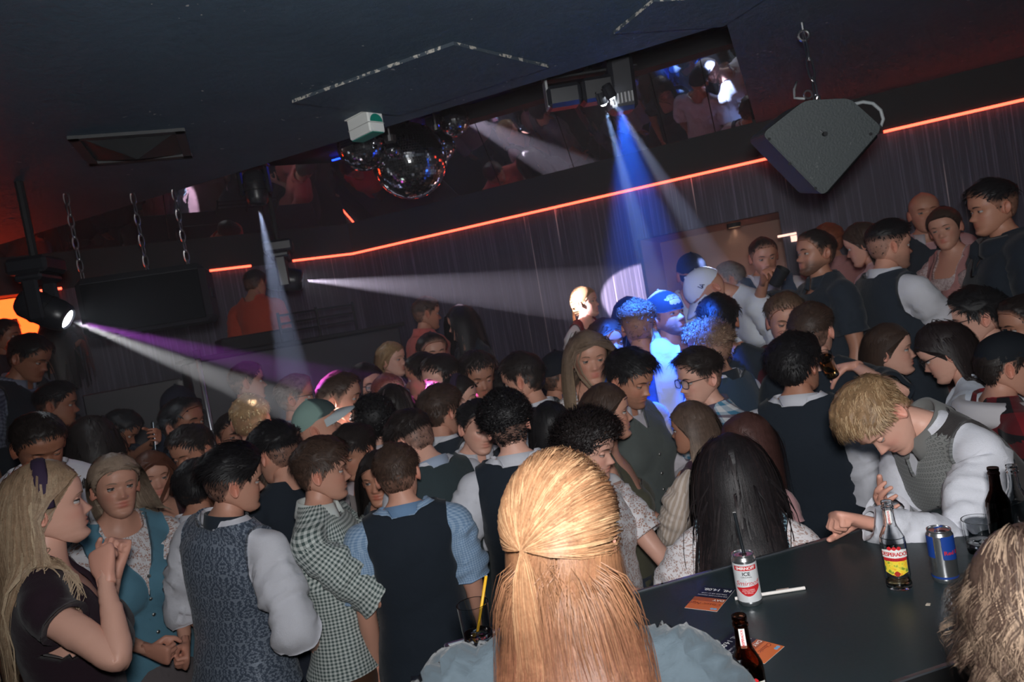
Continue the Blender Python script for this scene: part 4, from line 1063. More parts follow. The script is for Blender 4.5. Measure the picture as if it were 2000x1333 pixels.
    if hair:
        mm = MB()
        for hd in (hair if isinstance(hair, list) else [hair]):
            if hd.get('style', 'short') == 'short':
                v, t, c = hair_short(sp, hd, lod, rg); v = xf(HM, v)
            else: v, t, c = hair_long(sp, hd, lod, rg, B)
            mm.add(v, t, c)
        v, t, c, _ = mm.arrays(); link('hair', make_mesh('hair', v, t, hmat, True, c), root)
    if 'cap' in kw:
        cp = kw['cap']; v, t, c, v2, t2, c2 = cap_mesh(lod, lin(cp['col']), lin(cp.get('brim', cp['col'])), cp.get('yaw', 0), lin(cp['front']) if 'front' in cp else None)
        cm_ = m_vcol('cap_cloth', .8, .2, 0, (300, .25, .002)); co = link('cap', make_mesh('cap', xf(HM, v), t, cm_, True, c), root); link('brim', make_mesh('brim', xf(HM, v2), t2, cm_, True, c2), co)
        em = cp.get('emblem')
        if em:
            mb = MB(); a = np.linspace(-.95, .95, 9)
            if em == 'arcs':
                for sg in (-1, 1):
                    q = np.c_[sg * (.021 - .013 * np.cos(a)), np.full(9, -.126) + .35 * (.016 * np.sin(a) + .003), .078 + .016 * np.sin(a)]; mb.tube(q, .0032, 6)
            else:
                for q in ([(-.010, .012), (-.010, -.010), (.004, -.010)], [(-.006, -.014), (.003, .008), (.012, -.014)], [(-.002, -.006), (.008, -.006)]):
                    q = np.array(q); mb.tube(np.c_[.100 + 0 * q[:, 0], -.01 + q[:, 0] * 1.0, .072 + q[:, 1]] - [.006, 0, 0] + np.c_[-.35 * q[:, 1], 0 * q[:, 0], 0 * q[:, 0]], .0022, 5)
            v_, t_, c_, _ = mb.arrays(); link('emblem', make_mesh('emblem', xf(HM, v_), t_, m_plain('emblem_' + em, lin(225, 228, 235) if em == 'arcs' else lin(40, 50, 90), .6)), co)
    if 'glasses' in kw:
        v, t, LL = glasses_mesh(kw['glasses'] == 'round'); go_ = link('glasses', make_mesh('glasses', xf(HM, v), t, m_plain('spectacle_frame', lin(30, 28, 32), .3)), root)
        for v_, t_ in LL: link('lens', make_mesh('lens', xf(HM, v_), t_, m_lens(), False), go_)
    if 'band' in kw:     # headband
        a = np.linspace(-1.5, 1.5, 24); mb = MB(); P = np.c_[np.sin(a) * .101, np.full(24, -.004), .0 + np.cos(a) * .130]; mb.tube(P, .010, 8); v, t, c, _ = mb.arrays()
        v[:, 1] = -.004 + (v[:, 1] + .004) * 1.9; link('headband', make_mesh('headband', xf(HM, v), t, m_plain('band_velvet', lin(kw['band']), .8)), root)
    PEOPLE[label] = dict(root=root, B=B, PM=PM, HM=PM @ HM, hands=hm, sp=sp)
    if extra: extra(root, B, HM, PM, hm)
    return PEOPLE[label]
# ---------------------------------------------------------------- the room
KX = np.array([-1.21, 6.18]); WT = np.array([.925, -.380]); WT /= np.linalg.norm(WT); WN = np.array([-WT[1], WT[0]])   # right wall: origin at the corner, along, into the wall
LT = np.array([-1.92, -1.04]); LT /= np.linalg.norm(LT); LN = np.array([LT[1], -LT[0]])                                # left wall: along (to the left), into the wall
Z_LED, Z_CEIL, Z_TOP = 2.62, 2.87, 3.36
def wf(a, b, z): p = KX + WT * a + WN * b; return np.array([p[0], p[1], z])       # right-wall frame
def lf(a, b, z): p = KX + LT * a + LN * b; return np.array([p[0], p[1], z])       # left-wall frame
RW = np.array([[WT[0], WN[0], 0], [WT[1], WN[1], 0], [0, 0, 1]]); RL = np.array([[-LT[0], LN[0], 0], [-LT[1], LN[1], 0], [0, 0, 1]])
def wbox(mb, a0, a1, b0, b1, z0, z1, F=None, R=None, **k):
    F = F or wf; R = RW if R is None else R
    mb.box(F((a0 + a1) / 2, (b0 + b1) / 2, (z0 + z1) / 2), (abs(a1 - a0), abs(b1 - b0), z1 - z0), R, **k); return mb
def struct(o): o['kind'] = 'structure'; return o

def mat_ceiling():
    t = NT('ceiling_paint'); V = t.uv(1, src='Object'); n = t.noise(V, 3, 4); f = t.noise(V, 22, 6, .7)
    sc = t.math('GREATER_THAN', t.noise(V, 34, 2), .73); sp = t.math('MULTIPLY', sc, t.math('GREATER_THAN', t.noise(V, 5, 2), .58))
    c = t.mix(n, lin(50, 66, 80), lin(66, 84, 100)); c = t.mix(t.math('MULTIPLY', sp, .6), c, lin(190, 186, 180)); t.set(Base_Color=c, Roughness=t.math('ADD', .55, t.math('MULTIPLY', f, .25))); t.bump(f, .35, .01); return t.m
def mat_chip():
    t = NT('chipped_edge'); V = t.uv(1, src='Object'); n = t.noise(V, 26, 5, .7); t.set(Base_Color=t.mix(t.math('GREATER_THAN', n, .535), lin(56, 66, 76), lin(170, 166, 158)), Roughness=.8); return t.m
def mat_wall():
    t = NT('wall_streaks'); V = t.uv(1, src='Object')
    m1 = t.n('ShaderNodeMapping'); m1.inputs['Scale'].default_value = (70, 70, .9); t.l(V, m1.inputs[0]); n1 = t.noise(m1.outputs[0], 1, 3, .6)
    m2 = t.n('ShaderNodeMapping'); m2.inputs['Scale'].default_value = (38, 38, .55); m2.inputs['Location'].default_value = (7, 3, 2); t.l(V, m2.inputs[0]); n2 = t.noise(m2.outputs[0], 1, 1, .4)
    l1 = t.ramp(n1, [(.50, (0, 0, 0)), (.72, (1, 1, 1))]); glint = t.ramp(n2, [(.72, (0, 0, 0)), (.78, (1, 1, 1))])  # sparse pale lines: LED glint on wall scratches, painted into the base colour
    c = t.mix(l1, lin(54, 52, 68), lin(102, 98, 118)); c = t.mix(glint, c, lin(225, 205, 205)); t.set(Base_Color=c, Roughness=.55); t.b.inputs['Specular IOR Level'].default_value = .3; t.bump(n1, .3, .004); return t.m
CEIL = mat_ceiling(); CHIP = mat_chip(); WALL = mat_wall()
BLACK = m_plain('matt_black', lin(30, 31, 34), .7, spec=.3); DARK = m_plain('dark_laminate', lin(44, 44, 52), .5); MIRROR = m_plain('mirror_glass', (.80, .82, .86), .01, 1.0)
STEEL = m_plain('zinc_steel', (.62, .62, .63), .28, 1.0); ALU = m_plain('brushed_aluminium', (.55, .56, .58), .35, 1.0)
LED = m_emit('led_strip', (1.0, .065, .032), 7.0)

def mat_floor():
    t = NT('dance_floor'); V = t.uv(1, src='Object'); n = t.noise(V, 2, 4); t.set(Base_Color=t.mix(n, lin(40, 36, 36), lin(62, 54, 52)), Roughness=.4); t.bump(t.noise(V, 40, 3), .1, .004); return t.m
struct(MB().box((0, 2.5, Z_DANCE - .05), (16, 14, .1)).obj('floor', mat_floor()))
_bt = np.array([.66, .15]) / np.hypot(.66, .15); _bn = np.array([-_bt[1], _bt[0]]); _c = np.array([.2, 1.72]) - _bn * 2.2
struct(MB().box((_c[0], _c[1], Z_DANCE / 2), (9.0, 4.4, -Z_DANCE), np.array([[_bt[0], _bn[0], 0], [_bt[1], _bn[1], 0], [0, 0, 1]])).obj('floor_bar', mat_floor()))
# walls: two facets meeting in the far corner, closed behind the camera
w = MB(); wbox(w, -.06, 2.42, 0, .12, -.2, Z_LED); wbox(w, 3.40, 7.6, 0, .12, -.2, Z_LED); wbox(w, 2.42, 3.40, 0, .12, 2.26, Z_LED); struct(w.obj('wall_right', WALL))
w = MB(); wbox(w, -2.95, .06, 0, .12, -.2, Z_LED, lf, RL); w.V[0] = w.V[0]; struct(w.obj('wall_left_middle', WALL)) if False else None
w = MB(); wbox(w, .0 - .05, 2.3, 0, .12, -.2, Z_LED, lambda a, b, z: lf(a, b, z), RL); struct(w.obj('wall_left', WALL))
w = MB(); w.box((-4.9, 2.2, 1.7), (.12, 9.4, 3.4)); struct(w.obj('wall_side', DARK))
w = MB(); w.box((0, -2.6, 1.7), (10.5, .12, 3.4)); struct(w.obj('wall_back', DARK))
w = MB(); w.box((5.0, 1.2, 1.7), (.12, 7.8, 3.4)); struct(w.obj('wall_end', DARK))
w = MB(); w.box((-3.3, 7.0, 1.7), (4.2, .12, 3.4)); struct(w.obj('wall_far', DARK))
# black fascia above the LED line, mirror leaning over it
w = MB(); wbox(w, -.1, 7.6, -.02, .14, Z_LED, Z_CEIL + .03); struct(w.obj('trim_1', BLACK))
w = MB(); wbox(w, -.1, 4.6, -.02, .14, Z_LED, Z_CEIL + .03, lf, RL); struct(w.obj('trim_2', BLACK))
AS = 3.35; BD = 2.24
def mirror(name, F, a0, a1, seams):
    root = bpy.data.objects.new(name, None); COLL.objects.link(root); root['kind'] = 'structure'
    ed = [a0] + seams + [a1]
    for p, q in zip(ed[:-1], ed[1:]):
        c = [F(p + .003, -.025, Z_CEIL + .01), F(q - .003, -.025, Z_CEIL + .01), F(q - .003, -.33, Z_TOP - .03), F(p + .003, -.33, Z_TOP - .03)]
        c = np.array(c); n = np.cross(c[1] - c[0], c[3] - c[0]); n /= np.linalg.norm(n); d = c + n * .006 * (-1 if n[2] < 0 else 1)
        MB().add(np.concatenate([c, d]), quads2tris([[0, 1, 2, 3], [7, 6, 5, 4], [0, 4, 5, 1], [1, 5, 6, 2], [2, 6, 7, 3], [3, 7, 4, 0]])).obj('mirror_pane', MIRROR, root)
    return root
mirror('wall_mirror_right', wf, -.02, AS - .02, [.85, 1.45, 2.05, 2.42, 2.75, 3.08])
mirror('wall_mirror_left', lf, .02, 4.2, [.7, 1.4, 2.1, 2.8, 3.5])
# ceiling: low slab with the recess cut out over the dance floor
w = MB(); wbox(w, -6, 9, -12, -BD, Z_CEIL, Z_TOP + .1); wbox(w, AS, 9, -BD, .2, Z_CEIL, Z_TOP + .1); struct(w.obj('ceiling', CEIL))
w = MB(); wbox(w, -6, AS + .05, -BD - .05, 1.2, Z_TOP, Z_TOP + .1); struct(w.obj('ceiling_recess', BLACK))
wbox(MB(), 1.2, AS, -.62, -.50, Z_TOP - .10, Z_TOP, ).obj('trim_3', BLACK)['kind'] = 'structure'
# hatch panels under the ceiling with chipped edges
def hatch(label, c, v1, v2, drop=.012):
    c = np.array(c); v1 = np.array(v1); v2 = np.array(v2); P = [c, c + v2, c + v1 + v2, c + v1]
    m = MB(); V = np.array([[*p, Z_CEIL - drop] for p in P] + [[*p, Z_CEIL + .002] for p in P]); m.add(V, [[0, 2, 1], [0, 3, 2]], mat=0); m.add(V, quads2tris([[0, 1, 5, 4], [1, 2, 6, 5], [2, 3, 7, 6], [3, 0, 4, 7]]), mat=1)
    return tag(m.obj('ceiling_hatch', [CEIL, CHIP]), label, 'hatch')
hatch('large grey ceiling hatch with chipped white edges above the mirror balls', (-.02, 2.53), (-.66, .30), (.36, .42))
hatch('small bluish ceiling panel with a worn corner beside the blue spotlight', (.57, 2.70), (.10, -.24), (.45, .13))
t = thing('recessed_downlight', 'square recessed downlight with inner pyramid baffle in the dark ceiling', 'ceiling light', (-1.42, 3.06, Z_CEIL), (0, 0, math.radians(20)))
for k in range(4):
    R = rz(90 * k); MB().box(R @ np.array([0, .19, -.006]), (.42, .035, .014), R).obj('frame', m_plain('downlight_frame', lin(58, 60, 62), .5), t)
    P = np.array([[-.17, -.17, -.003], [.17, -.17, -.003], [0, 0, -.055]]) @ R.T; MB().add(P, [[0, 1, 2], [0, 2, 1]]).obj('baffle', m_plain('baffle_grey', lin(86, 90, 92), .35), t)
# LED line
LEDS = thing('led_strip', 'orange red glowing LED line running along the wall under the black fascia', 'led strip', tuple(wf(0, 0, Z_LED)))
def led(F, R, a0, a1):
    o = wbox(MB(), a0, a1, -.032, -.020, Z_LED - .006, Z_LED + .010, F, R).obj('diode_line', LED); o.parent = LEDS; o.matrix_parent_inverse = Matrix.Translation(LEDS.location).inverted()
for a0, a1 in ((.0, 4.02), (4.09, 6.8)): led(wf, RW, a0, a1)
led(lf, RL, 0, .52); led(lf, RL, .85, 1.16); led(lf, RL, 1.9, 2.0); led(lf, RL, 2.15, 2.35)
# platform along the wall
PLAT = .38
w = MB(); wbox(w, -.2, 6.6, -1.25, 0, Z_DANCE, PLAT); struct(w.obj('floor_platform', mat_floor()))
# niche with a warm spot in the right wall
t_n = MB(); WARM = m_plain('niche_plaster', lin(150, 118, 104), .7)
wbox(t_n, 2.36, 3.46, .95, 1.02, -.05, 2.6); wbox(t_n, 2.34, 2.42, .1, 1.0, -.05, 2.5); wbox(t_n, 3.40, 3.47, .1, 1.0, -.05, 2.5); wbox(t_n, 2.34, 3.46, .1, 1.0, 2.26, 2.36); wbox(t_n, 2.34, 3.46, 0, 1.0, .3, PLAT); struct(t_n.obj('wall_niche', WARM))
t = thing('wall_lamp', 'small warm downlight under the top edge of the wall niche', 'lamp', tuple(wf(3.08, .30, 2.26)))
MB().lathe([(.0, 0), (.05, 0), (.05, -.03), (.042, -.03), (.042, -.012), (0, -.012)], 16).obj('housing', BLACK, t); MB().lathe([(0, -.014), (.040, -.014)], 16).obj('lens', m_emit('warm_lens', (1, .55, .3), 30), t)
ld = bpy.data.lights.new('niche_spot', 'SPOT'); ld.energy = 16; ld.color = (1, .5, .28); ld.spot_size = 2.2; ld.spot_blend = .9; lo = bpy.data.objects.new('niche_spot', ld); COLL.objects.link(lo); lo.location = wf(3.08, .32, 2.22)
t = thing('wall_sign', 'small pale glowing notice on the niche edge behind the men', 'sign', tuple(wf(3.42, .0, 2.10)))
wbox(MB(), -.05, .07, -.02, .0, -.015, .0, lambda a, b, z: np.array([*(WT * a + WN * b), z])).obj('strip', m_emit('pale_sign', (1, .62, .5), 1.6), t); wbox(MB(), .03, .07, -.02, 0, -.06, -.02, lambda a, b, z: np.array([*(WT * a + WN * b), z])).obj('plate', m_emit('pale_sign', (1, .62, .5), 1.6), t)

# ---------------------------------------------------------------- left side: booth, pole, glowing bar
ORANGE = m_emit('orange_panel', (1.0, .05, .007), 7.5)
b = thing('dj_booth', 'dark DJ booth with a low metal railing below the left mirror', 'booth', tuple(lf(.75, -.45, Z_DANCE)), (0, 0, math.atan2(-LT[1], -LT[0])))
MB().box((0, 0, 1.045), (1.5, .7, 2.09), bevel=.01).obj('counter', DARK, b); MB().box((0, -.02, 2.105), (1.56, .76, .03), bevel=.005).obj('top', BLACK, b)
for z in (2.19, 2.25, 2.31): MB().tube([(-.12, -.36, z), (.42, -.36, z)], .008, 6).obj('rail', BLACK, b)
for x in (-.12, .15, .42): MB().tube([(x, -.36, 2.11), (x, -.36, 2.33)], .010, 6).obj('post', BLACK, b)
MB().box((-.25, 0, 2.17), (.5, .4, .10), bevel=.01).obj('mixer', BLACK, b)
p0, p1 = at(368, 643, 3.9), at(411, 848, 3.9); p1 = np.array([p0[0] + .02, p0[1], 0]);
pt = thing('dance_pole', 'slim upright steel pole on the dance floor beside the hanging loudspeaker', 'pole', (p1[0], p1[1], Z_DANCE))
MB().tube([(0, 0, 0), (0, 0, 2.15)], .011, 10).obj('tube', m_plain('pole_steel', (.7, .68, .7), .3, .9), pt, True); MB().lathe([(0, 0), (.14, 0), (.14, .012), (.02, .02), (.0, .02)], 20).obj('foot', STEEL, pt); MB().lathe([(.013, 2.10), (.020, 2.105), (.020, 2.15), (0, 2.152)], 12).obj('cap', BLACK, pt)
pb = thing('partition', 'tall dark partition panel behind the left part of the crowd', 'partition', (*(at(265, 780, 5.0)[:2]), Z_DANCE), (0, 0, math.radians(22)))
MB().box((0, 0, 1.0), (.62, .06, 2.0), bevel=.008).obj('panel', DARK, pb); MB().box((0, -.04, .06), (.64, .05, .12)).obj('kickboard', BLACK, pb); MB().box((.30, -.035, 1.0), (.03, .02, 1.96)).obj('edge_strip', m_plain('edge_blue', lin(60, 60, 64), .4), pb)
p = at(30, 612, 5.2); g = thing('back_bar', 'orange glowing back bar cabinet in the far left corner', 'cabinet', (p[0], p[1], Z_DANCE), (0, 0, math.radians(25)))
MB().box((0, 0, .62), (1.3, .35, 1.24), bevel=.01).obj('carcass', DARK, g); MB().box((-.05, -.03, 2.57), (.95, .02, .40)).obj('lit_back', ORANGE, g); MB().box((0, -.05, 2.83), (1.2, .3, .05)).obj('shelf', BLACK, g); MB().box((0, -.05, 2.31), (1.2, .3, .05)).obj('shelf', BLACK, g)
for x in (-.6, .6): MB().box((x, -.02, 2.05), (.05, .3, 1.6)).obj('upright', BLACK, g)
MB().box((-.1, -.20, 2.89), (.8, .03, .05)).obj('lit_edge', ORANGE, g)
for i in range(7):
    bt = thing('bottle', 'dark spirit bottle on the orange lit back bar shelf', 'bottle', tuple(np.array([p[0], p[1], 2.186]) + rz(25) @ np.array([-.45 + i * .15, -.07, 0])), group='bottles on the back bar')
    MB().lathe([(0, 0), (.034, 0), (.034, .16), (.014, .20), (.014, .27), (0, .27)], 12).obj('glass', m_plain('dark_bottle', lin(24, 20, 20), .2), bt, True); MB().lathe([(.016, .25), (.016, .285), (0, .285)], 10).obj('cap', BLACK, bt)
# ---------------------------------------------------------------- fixtures under the ceiling
def mat_mirrorball():
    t = NT('mirror_tiles'); t.set(Base_Color=(.78, .80, .84), Metallic=1.0, Roughness=.08); return t.m
MBALL = mat_mirrorball(); GROUT = m_plain('ball_core', lin(40, 42, 48), .5)
def mirror_ball(label, c, r, top, rows):
    c = np.array(c, float); t = thing('mirror_ball', label, 'mirror ball', tuple(c))
    v, tr = ellipsoid((0, 0, 0), (r * .985,) * 3, 28, 18); link('core', make_mesh('core', v, tr, GROUT), t)
    m = MB(); rg = np.random.default_rng(3); ts = math.pi * r / rows
    for i in range(rows):
        th = math.pi * (i + .5) / rows; n = max(4, int(2 * math.pi * r * math.sin(th) / ts)); a = 2 * math.pi * (np.arange(n) + .5 * (i % 2)) / n
        d = np.c_[np.sin(th) * np.cos(a), np.sin(th) * np.sin(a), np.full(n, math.cos(th))]; e1 = np.c_[-np.sin(a), np.cos(a), np.zeros(n)]; e2 = np.cross(d, e1)
        j = rg.normal(0, .013, (n, 2)); dn = unit(d + e1 * j[:, :1] + e2 * j[:, 1:]); f1 = unit(e1 - dn * (e1 * dn).sum(1)[:, None]); f2 = np.cross(dn, f1); h = ts * .46
        P = np.stack([d * r + (sx * f1 + sy * f2) * h for sx, sy in ((-1, -1), (1, -1), (1, 1), (-1, 1))], 1).reshape(-1, 3); q = np.arange(4 * n).reshape(n, 4); m.add(P, quads2tris(q))
    o = m.obj('facets', MBALL, t); o['kind'] = 'stuff'
    mm = MB(); mm.tube([(0, 0, r * .97), (0, 0, top - c[2])], .006, 6); mm.lathe([(0, r), (.03, r * .99), (.03, r + .03), (0, r + .03)], 14); mm.obj('hanger', STEEL, t)
    return t
def hz(px, py, d): return at(px, py, d)
mirror_ball('largest mirror ball hanging in the middle of the ceiling recess', hz(800, 314, 3.9), .205, Z_TOP, 46)
mirror_ball('mirror ball beside the white exit sign, half hidden by the ceiling', hz(708, 283, 3.75), .135, Z_TOP, 34)
mirror_ball('topmost small mirror ball next to the blue lit strip', hz(886, 236, 4.0), .088, Z_TOP, 26)
mirror_ball('mid-sized mirror ball tucked behind the largest mirror ball', hz(858, 287, 4.25), .095, Z_TOP, 26)
mirror_ball('tiny mirror ball between the two biggest mirror balls', hz(766, 293, 3.62), .040, Z_CEIL + .4, 18)
# exit sign
c = on_z(712, 231, Z_CEIL - .05); c = at(712, 232, 3.15); t = thing('exit_sign', 'white plastic exit sign box with a green half round symbol', 'sign', (c[0], c[1], Z_CEIL), (0, 0, math.radians(48)))
ES = m_plain('white_plastic', lin(225, 228, 225), .4); GR = m_plain('sign_green', lin(20, 128, 112), .4)
MB().box((0, 0, -.046), (.085, .150, .092), bevel=.006).obj('housing', ES, t); MB().box((0, 0, -.002), (.095, .16, .004)).obj('base_plate', ES, t)
m = MB(); MB().box((0, 0, -.052), (.0865, .1515, .0025)).obj('seam', m_plain('seam_grey', lin(150, 152, 150), .5), t)
a = np.linspace(0, math.pi, 14); poly = np.c_[np.cos(a) * .034, np.sin(a) * .034]
M = np.eye(4); M[:3, 0] = (1, 0, 0); M[:3, 1] = (0, 0, 1); M[:3, 2] = (0, -1, 0); M[:3, 3] = (0, -.0755, -.048); MB().prism(poly, 0, .0012, M).obj('green_symbol', GR, t)
M = M.copy(); M[:3, 3] = (0, -.0755, -.056); MB().prism(poly * [1, -1], 0, .0012, M).obj('white_symbol', ES, t); MB().box((0, 0, -.0935), (.06, .15, .004)).obj('green_underside', GR, t)

def aim(o, frm, to):
    d = Vector(tuple(np.asarray(to, float) - np.asarray(frm, float))); o.location = tuple(frm); o.rotation_euler = d.to_track_quat('-Z', 'Y').to_euler()
def spot(name, frm, to, energy, col, deg, blend=.1, rad=.02, gobo=None):
    l = bpy.data.lights.new(name, 'SPOT'); l.energy = energy; l.color = col; l.spot_size = math.radians(deg); l.spot_blend = blend; l.shadow_soft_size = rad
    o = bpy.data.objects.new(name, l); COLL.objects.link(o); aim(o, frm, to); return o
FIX = m_plain('fixture_plastic', lin(34, 35, 40), .35); LENS = m_emit('lens_white', (.85, .92, 1.0), 60.0)
def moving_head(label, c, to, z_top, s=1.0, lens=True, twin=False):
    """yoke moving head: base under the ceiling, two arms, tilting head with lens facing `to`"""
    c = np.array(c, float); t = thing('moving_head_light', label, 'spotlight', tuple(c))
    d = np.asarray(to, float) - c; d /= np.linalg.norm(d); ax = np.cross([0, 0, 1.0], d); ax /= np.linalg.norm(ax); up = np.cross(d, ax); R = np.stack([ax, up, d], 1)
    M = mat4(R * s, [0, 0, 0])
    prof = [(0, -.15), (.075, -.15), (.095, -.12), (.10, -.02), (.10, .08), (.088, .13), (.070, .15), (.066, .15), (.062, .135), (0, .135)]
    MB().lathe(prof, 22, M).obj('head', FIX, t, True)
    for k in (-.05, .02): MB().lathe([(.101, k), (.104, k), (.104, k + .012), (.101, k + .012)], 22, M).obj('ring', BLACK, t)
    MB().lathe([(0, .138), (.058, .138)], 20, M).obj('lens', LENS if lens else m_plain('lens_dark', lin(60, 66, 80), .1), t)
    hz_ = np.array([ax[0], ax[1], 0]); top = z_top - c[2]
    for sg in (-1, 1):
        Rv = np.stack([hz_, np.cross([0, 0, 1], hz_), [0, 0, 1.0]], 1); MB().box(hz_ * sg * .125 * s + np.array([0, 0, .06 * s]), (.035 * s, .09 * s, .26 * s), Rv, bevel=.01).obj('yoke_arm', FIX, t)
    Rv = np.stack([hz_, np.cross([0, 0, 1], hz_), [0, 0, 1.0]], 1)
    MB().box((0, 0, .20 * s), (.30 * s, .16 * s, .05 * s), Rv, bevel=.012).obj('yoke_bridge', FIX, t); MB().box((0, 0, .275 * s), (.30 * s, .24 * s, .10 * s), Rv, bevel=.015).obj('base', FIX, t)
    if top > .33 * s: MB().tube([(0, 0, .32 * s), (0, 0, top)], .018, 8).obj('hanger', BLACK, t)
    return t
# twin-lens blue wash light in the recess
c = at(1150, 196, 3.35); tgt1 = at(1275, 600, 3.35); L1 = at(1177, 197, 3.28); L2 = at(1192, 184, 3.22)
t = thing('twin_beam_light', 'blue lit twin lens spotlight bar in a steel bracket under the recess', 'spotlight', tuple(c))
ax = at(1240, 172, 3.3) - at(1070, 200, 3.3); ax /= np.linalg.norm(ax); dn = np.array([.02, .12, -1.0]); dn -= ax * (dn @ ax); dn /= np.linalg.norm(dn); fw = np.cross(ax, dn); R = np.stack([ax, fw, -dn], 1)
def loc(px, py, d): return at(px, py, d) - c
MB().box(loc(1100, 190, 3.35), (.16, .15, .10), R, bevel=.018).obj('left_housing', m_plain('blue_housing', lin(38, 40, 46), .3), t)
MB().box(loc(1165, 178, 3.35), (.15, .16, .11), R, bevel=.015).obj('lamp_housing', FIX, t)
MB().box(loc(1210, 165, 3.36), (.12, .18, .26), R, bevel=.02).obj('right_housing', FIX, t)
for px, py in ((1066, 180),): MB().box(loc(px, py, 3.36), (.012, .14, .16), R, bevel=.003).obj('bracket', m_plain('bracket_paint', lin(150, 152, 154), .4), t)
MB().box(loc(1150, 145, 3.36), (.44, .10, .012), R, bevel=.003).obj('bracket_bar', BLACK, t); MB().tube([loc(1150, 145, 3.36), loc(1150, 145, 3.36) + [0, 0, Z_TOP - (loc(1150, 145, 3.36)[2] + c[2])]], .02, 8).obj('hanger', BLACK, t)
for k in range(4): MB().lathe([(0, 0), (.007, 0), (.007, .02), (0, .02)], 8, mat4(np.eye(3), loc(1078 + k * 17, 211 - k * 3, 3.33))).obj('screw', STEEL, t)
for L, px in ((L1, 0), (L2, 1)):
    dd = at(1250 + 60 * px, 420, 3.6) - L; dd /= np.linalg.norm(dd); Rr = rot_between((0, 0, 1), dd); MB().lathe([(.022, -.045), (.025, 0), (.025, .012), (.019, .012), (.019, .006), (0, .006)], 16, mat4(Rr, L - c)).obj('barrel', FIX, t); MB().lathe([(.0185, .008), (.017, .014), (.011, .021), (0, .024)], 16, mat4(Rr, L - c)).obj('lens', LENS, t)
for k in range(7): MB().box(loc(1193 + k * 7, 196 - k * 1.5, 3.27), (.006, .02, .045), R).obj('cooling_fin', STEEL, t)
# round pan-tilt heads
MH2 = at(499, 368, 4.05); moving_head('dark moving head lamp pointing straight down from the ceiling edge', MH2, MH2 + [0, .02, -1], Z_TOP, .62, False)
MH3 = at(556, 546, 4.6); T3 = np.array([*wf(2.35, 0, 0)[:2], 1.98]); T3 = at(1266, 585, 5.22); moving_head('moving head lamp by the far corner shooting a white beam along the wall', MH3, T3, Z_CEIL + .2, .75)
MH4 = at(88, 606, 3.25); T4 = at(610, 812, 3.45); moving_head('moving head lamp at the far left shooting a white and violet beam', MH4, T4, Z_CEIL, .72)

# ---------------------------------------------------------------- hanging loudspeakers
SPK = None
def mat_spk():
    t = NT('speaker_coating'); V = t.uv(1, src='Object'); n = t.noise(V, 130, 3); sc = t.math('GREATER_THAN', t.noise(V, 14, 4, .8), .70); c = t.mix(t.math('MULTIPLY', n, .6), lin(48, 55, 57), lin(64, 71, 73)); t.set(Base_Color=t.mix(t.math('MULTIPLY', sc, .25), c, lin(150, 152, 150)), Roughness=.6); t.bump(n, .5, .003); return t.m
SPKM = mat_spk(); GRILLE = m_plain('speaker_grille', lin(15, 15, 18), .85, spec=.1)
def round_poly(P, r, k=4):
    out = []; n = len(P); P = np.asarray(P, float)
    for i in range(n):
        a, b, c = P[i - 1], P[i], P[(i + 1) % n]; u = (a - b) / np.linalg.norm(a - b); v = (c - b) / np.linalg.norm(c - b)
        for j in range(k + 1):
            t = j / k; out.append((1 - t) ** 2 * (b + u * r) + 2 * t * (1 - t) * b + t * t * (b + v * r))
    return np.array(out)
DS = 2.72; px = [(1488, 262), (1572, 196), (1660, 192), (1724, 250), (1607, 384)]
c0 = at(1605, 290, DS); t = thing('hanging_loudspeaker', 'grey wedge shaped loudspeaker hung by a chain over the right of the crowd', 'loudspeaker', tuple(c0))
nrm = CAM_P - c0; nrm /= np.linalg.norm(nrm); nrm = rotm([0, 0, 1], math.radians(14)) @ nrm; e1 = np.cross([0, 0, 1.0], nrm); e1 /= np.linalg.norm(e1); e2 = np.cross(nrm, e1)
def on_plane(p, off=0):
    d = ray(*p); k = ((c0 + nrm * off - CAM_P) @ nrm) / (d @ nrm); w_ = CAM_P + d * k - c0; return np.array([w_ @ e1, w_ @ e2])
poly = round_poly([on_plane(p) for p in px], .028); Mx = mat4(np.stack([e1, e2, nrm], 1), [0, 0, 0])
MB().prism(poly[::-1] if False else poly, -.34, -.0, Mx).obj('cabinet', SPKM, t)
inner = round_poly([on_plane(p) * .97 for p in px], .028); MB().prism(inner, 0, .004, Mx).obj('side_panel', SPKM, t)
a_, b_ = on_plane(px[3]), on_plane(px[4]); md = (a_ + b_) / 2; dr = (b_ - a_) / np.linalg.norm(b_ - a_); nn_ = np.array([dr[1], -dr[0]]); nn_ = nn_ if nn_ @ md > 0 else -nn_
ln = np.linalg.norm(b_ - a_); C3 = Mx[:3, :3] @ np.array([*(md + nn_ * .006), -.17]); Rg = np.stack([Mx[:3, :3] @ np.array([*dr, 0]), Mx[:3, :3] @ np.array([*nn_, 0]), nrm], 1); MB().box(C3, (ln * .86, .02, .28), Rg, bevel=.006).obj('grille', GRILLE, t); MB().box(C3 + Rg @ np.array([.02, .012, .06]), (ln * .4, .004, .004), Rg).obj('slot', STEEL, t)
for p in ((1502, 272), (1542, 320), (1592, 368), (1700, 262)):
    q = on_plane(p); MB().lathe([(0, 0), (.006, 0), (.006, .003), (0, .003)], 10, Mx @ mat4(np.eye(3), [*q, .004])).obj('screw', BLACK, t)
def wpt(p, d): return at(p[0], p[1], d)
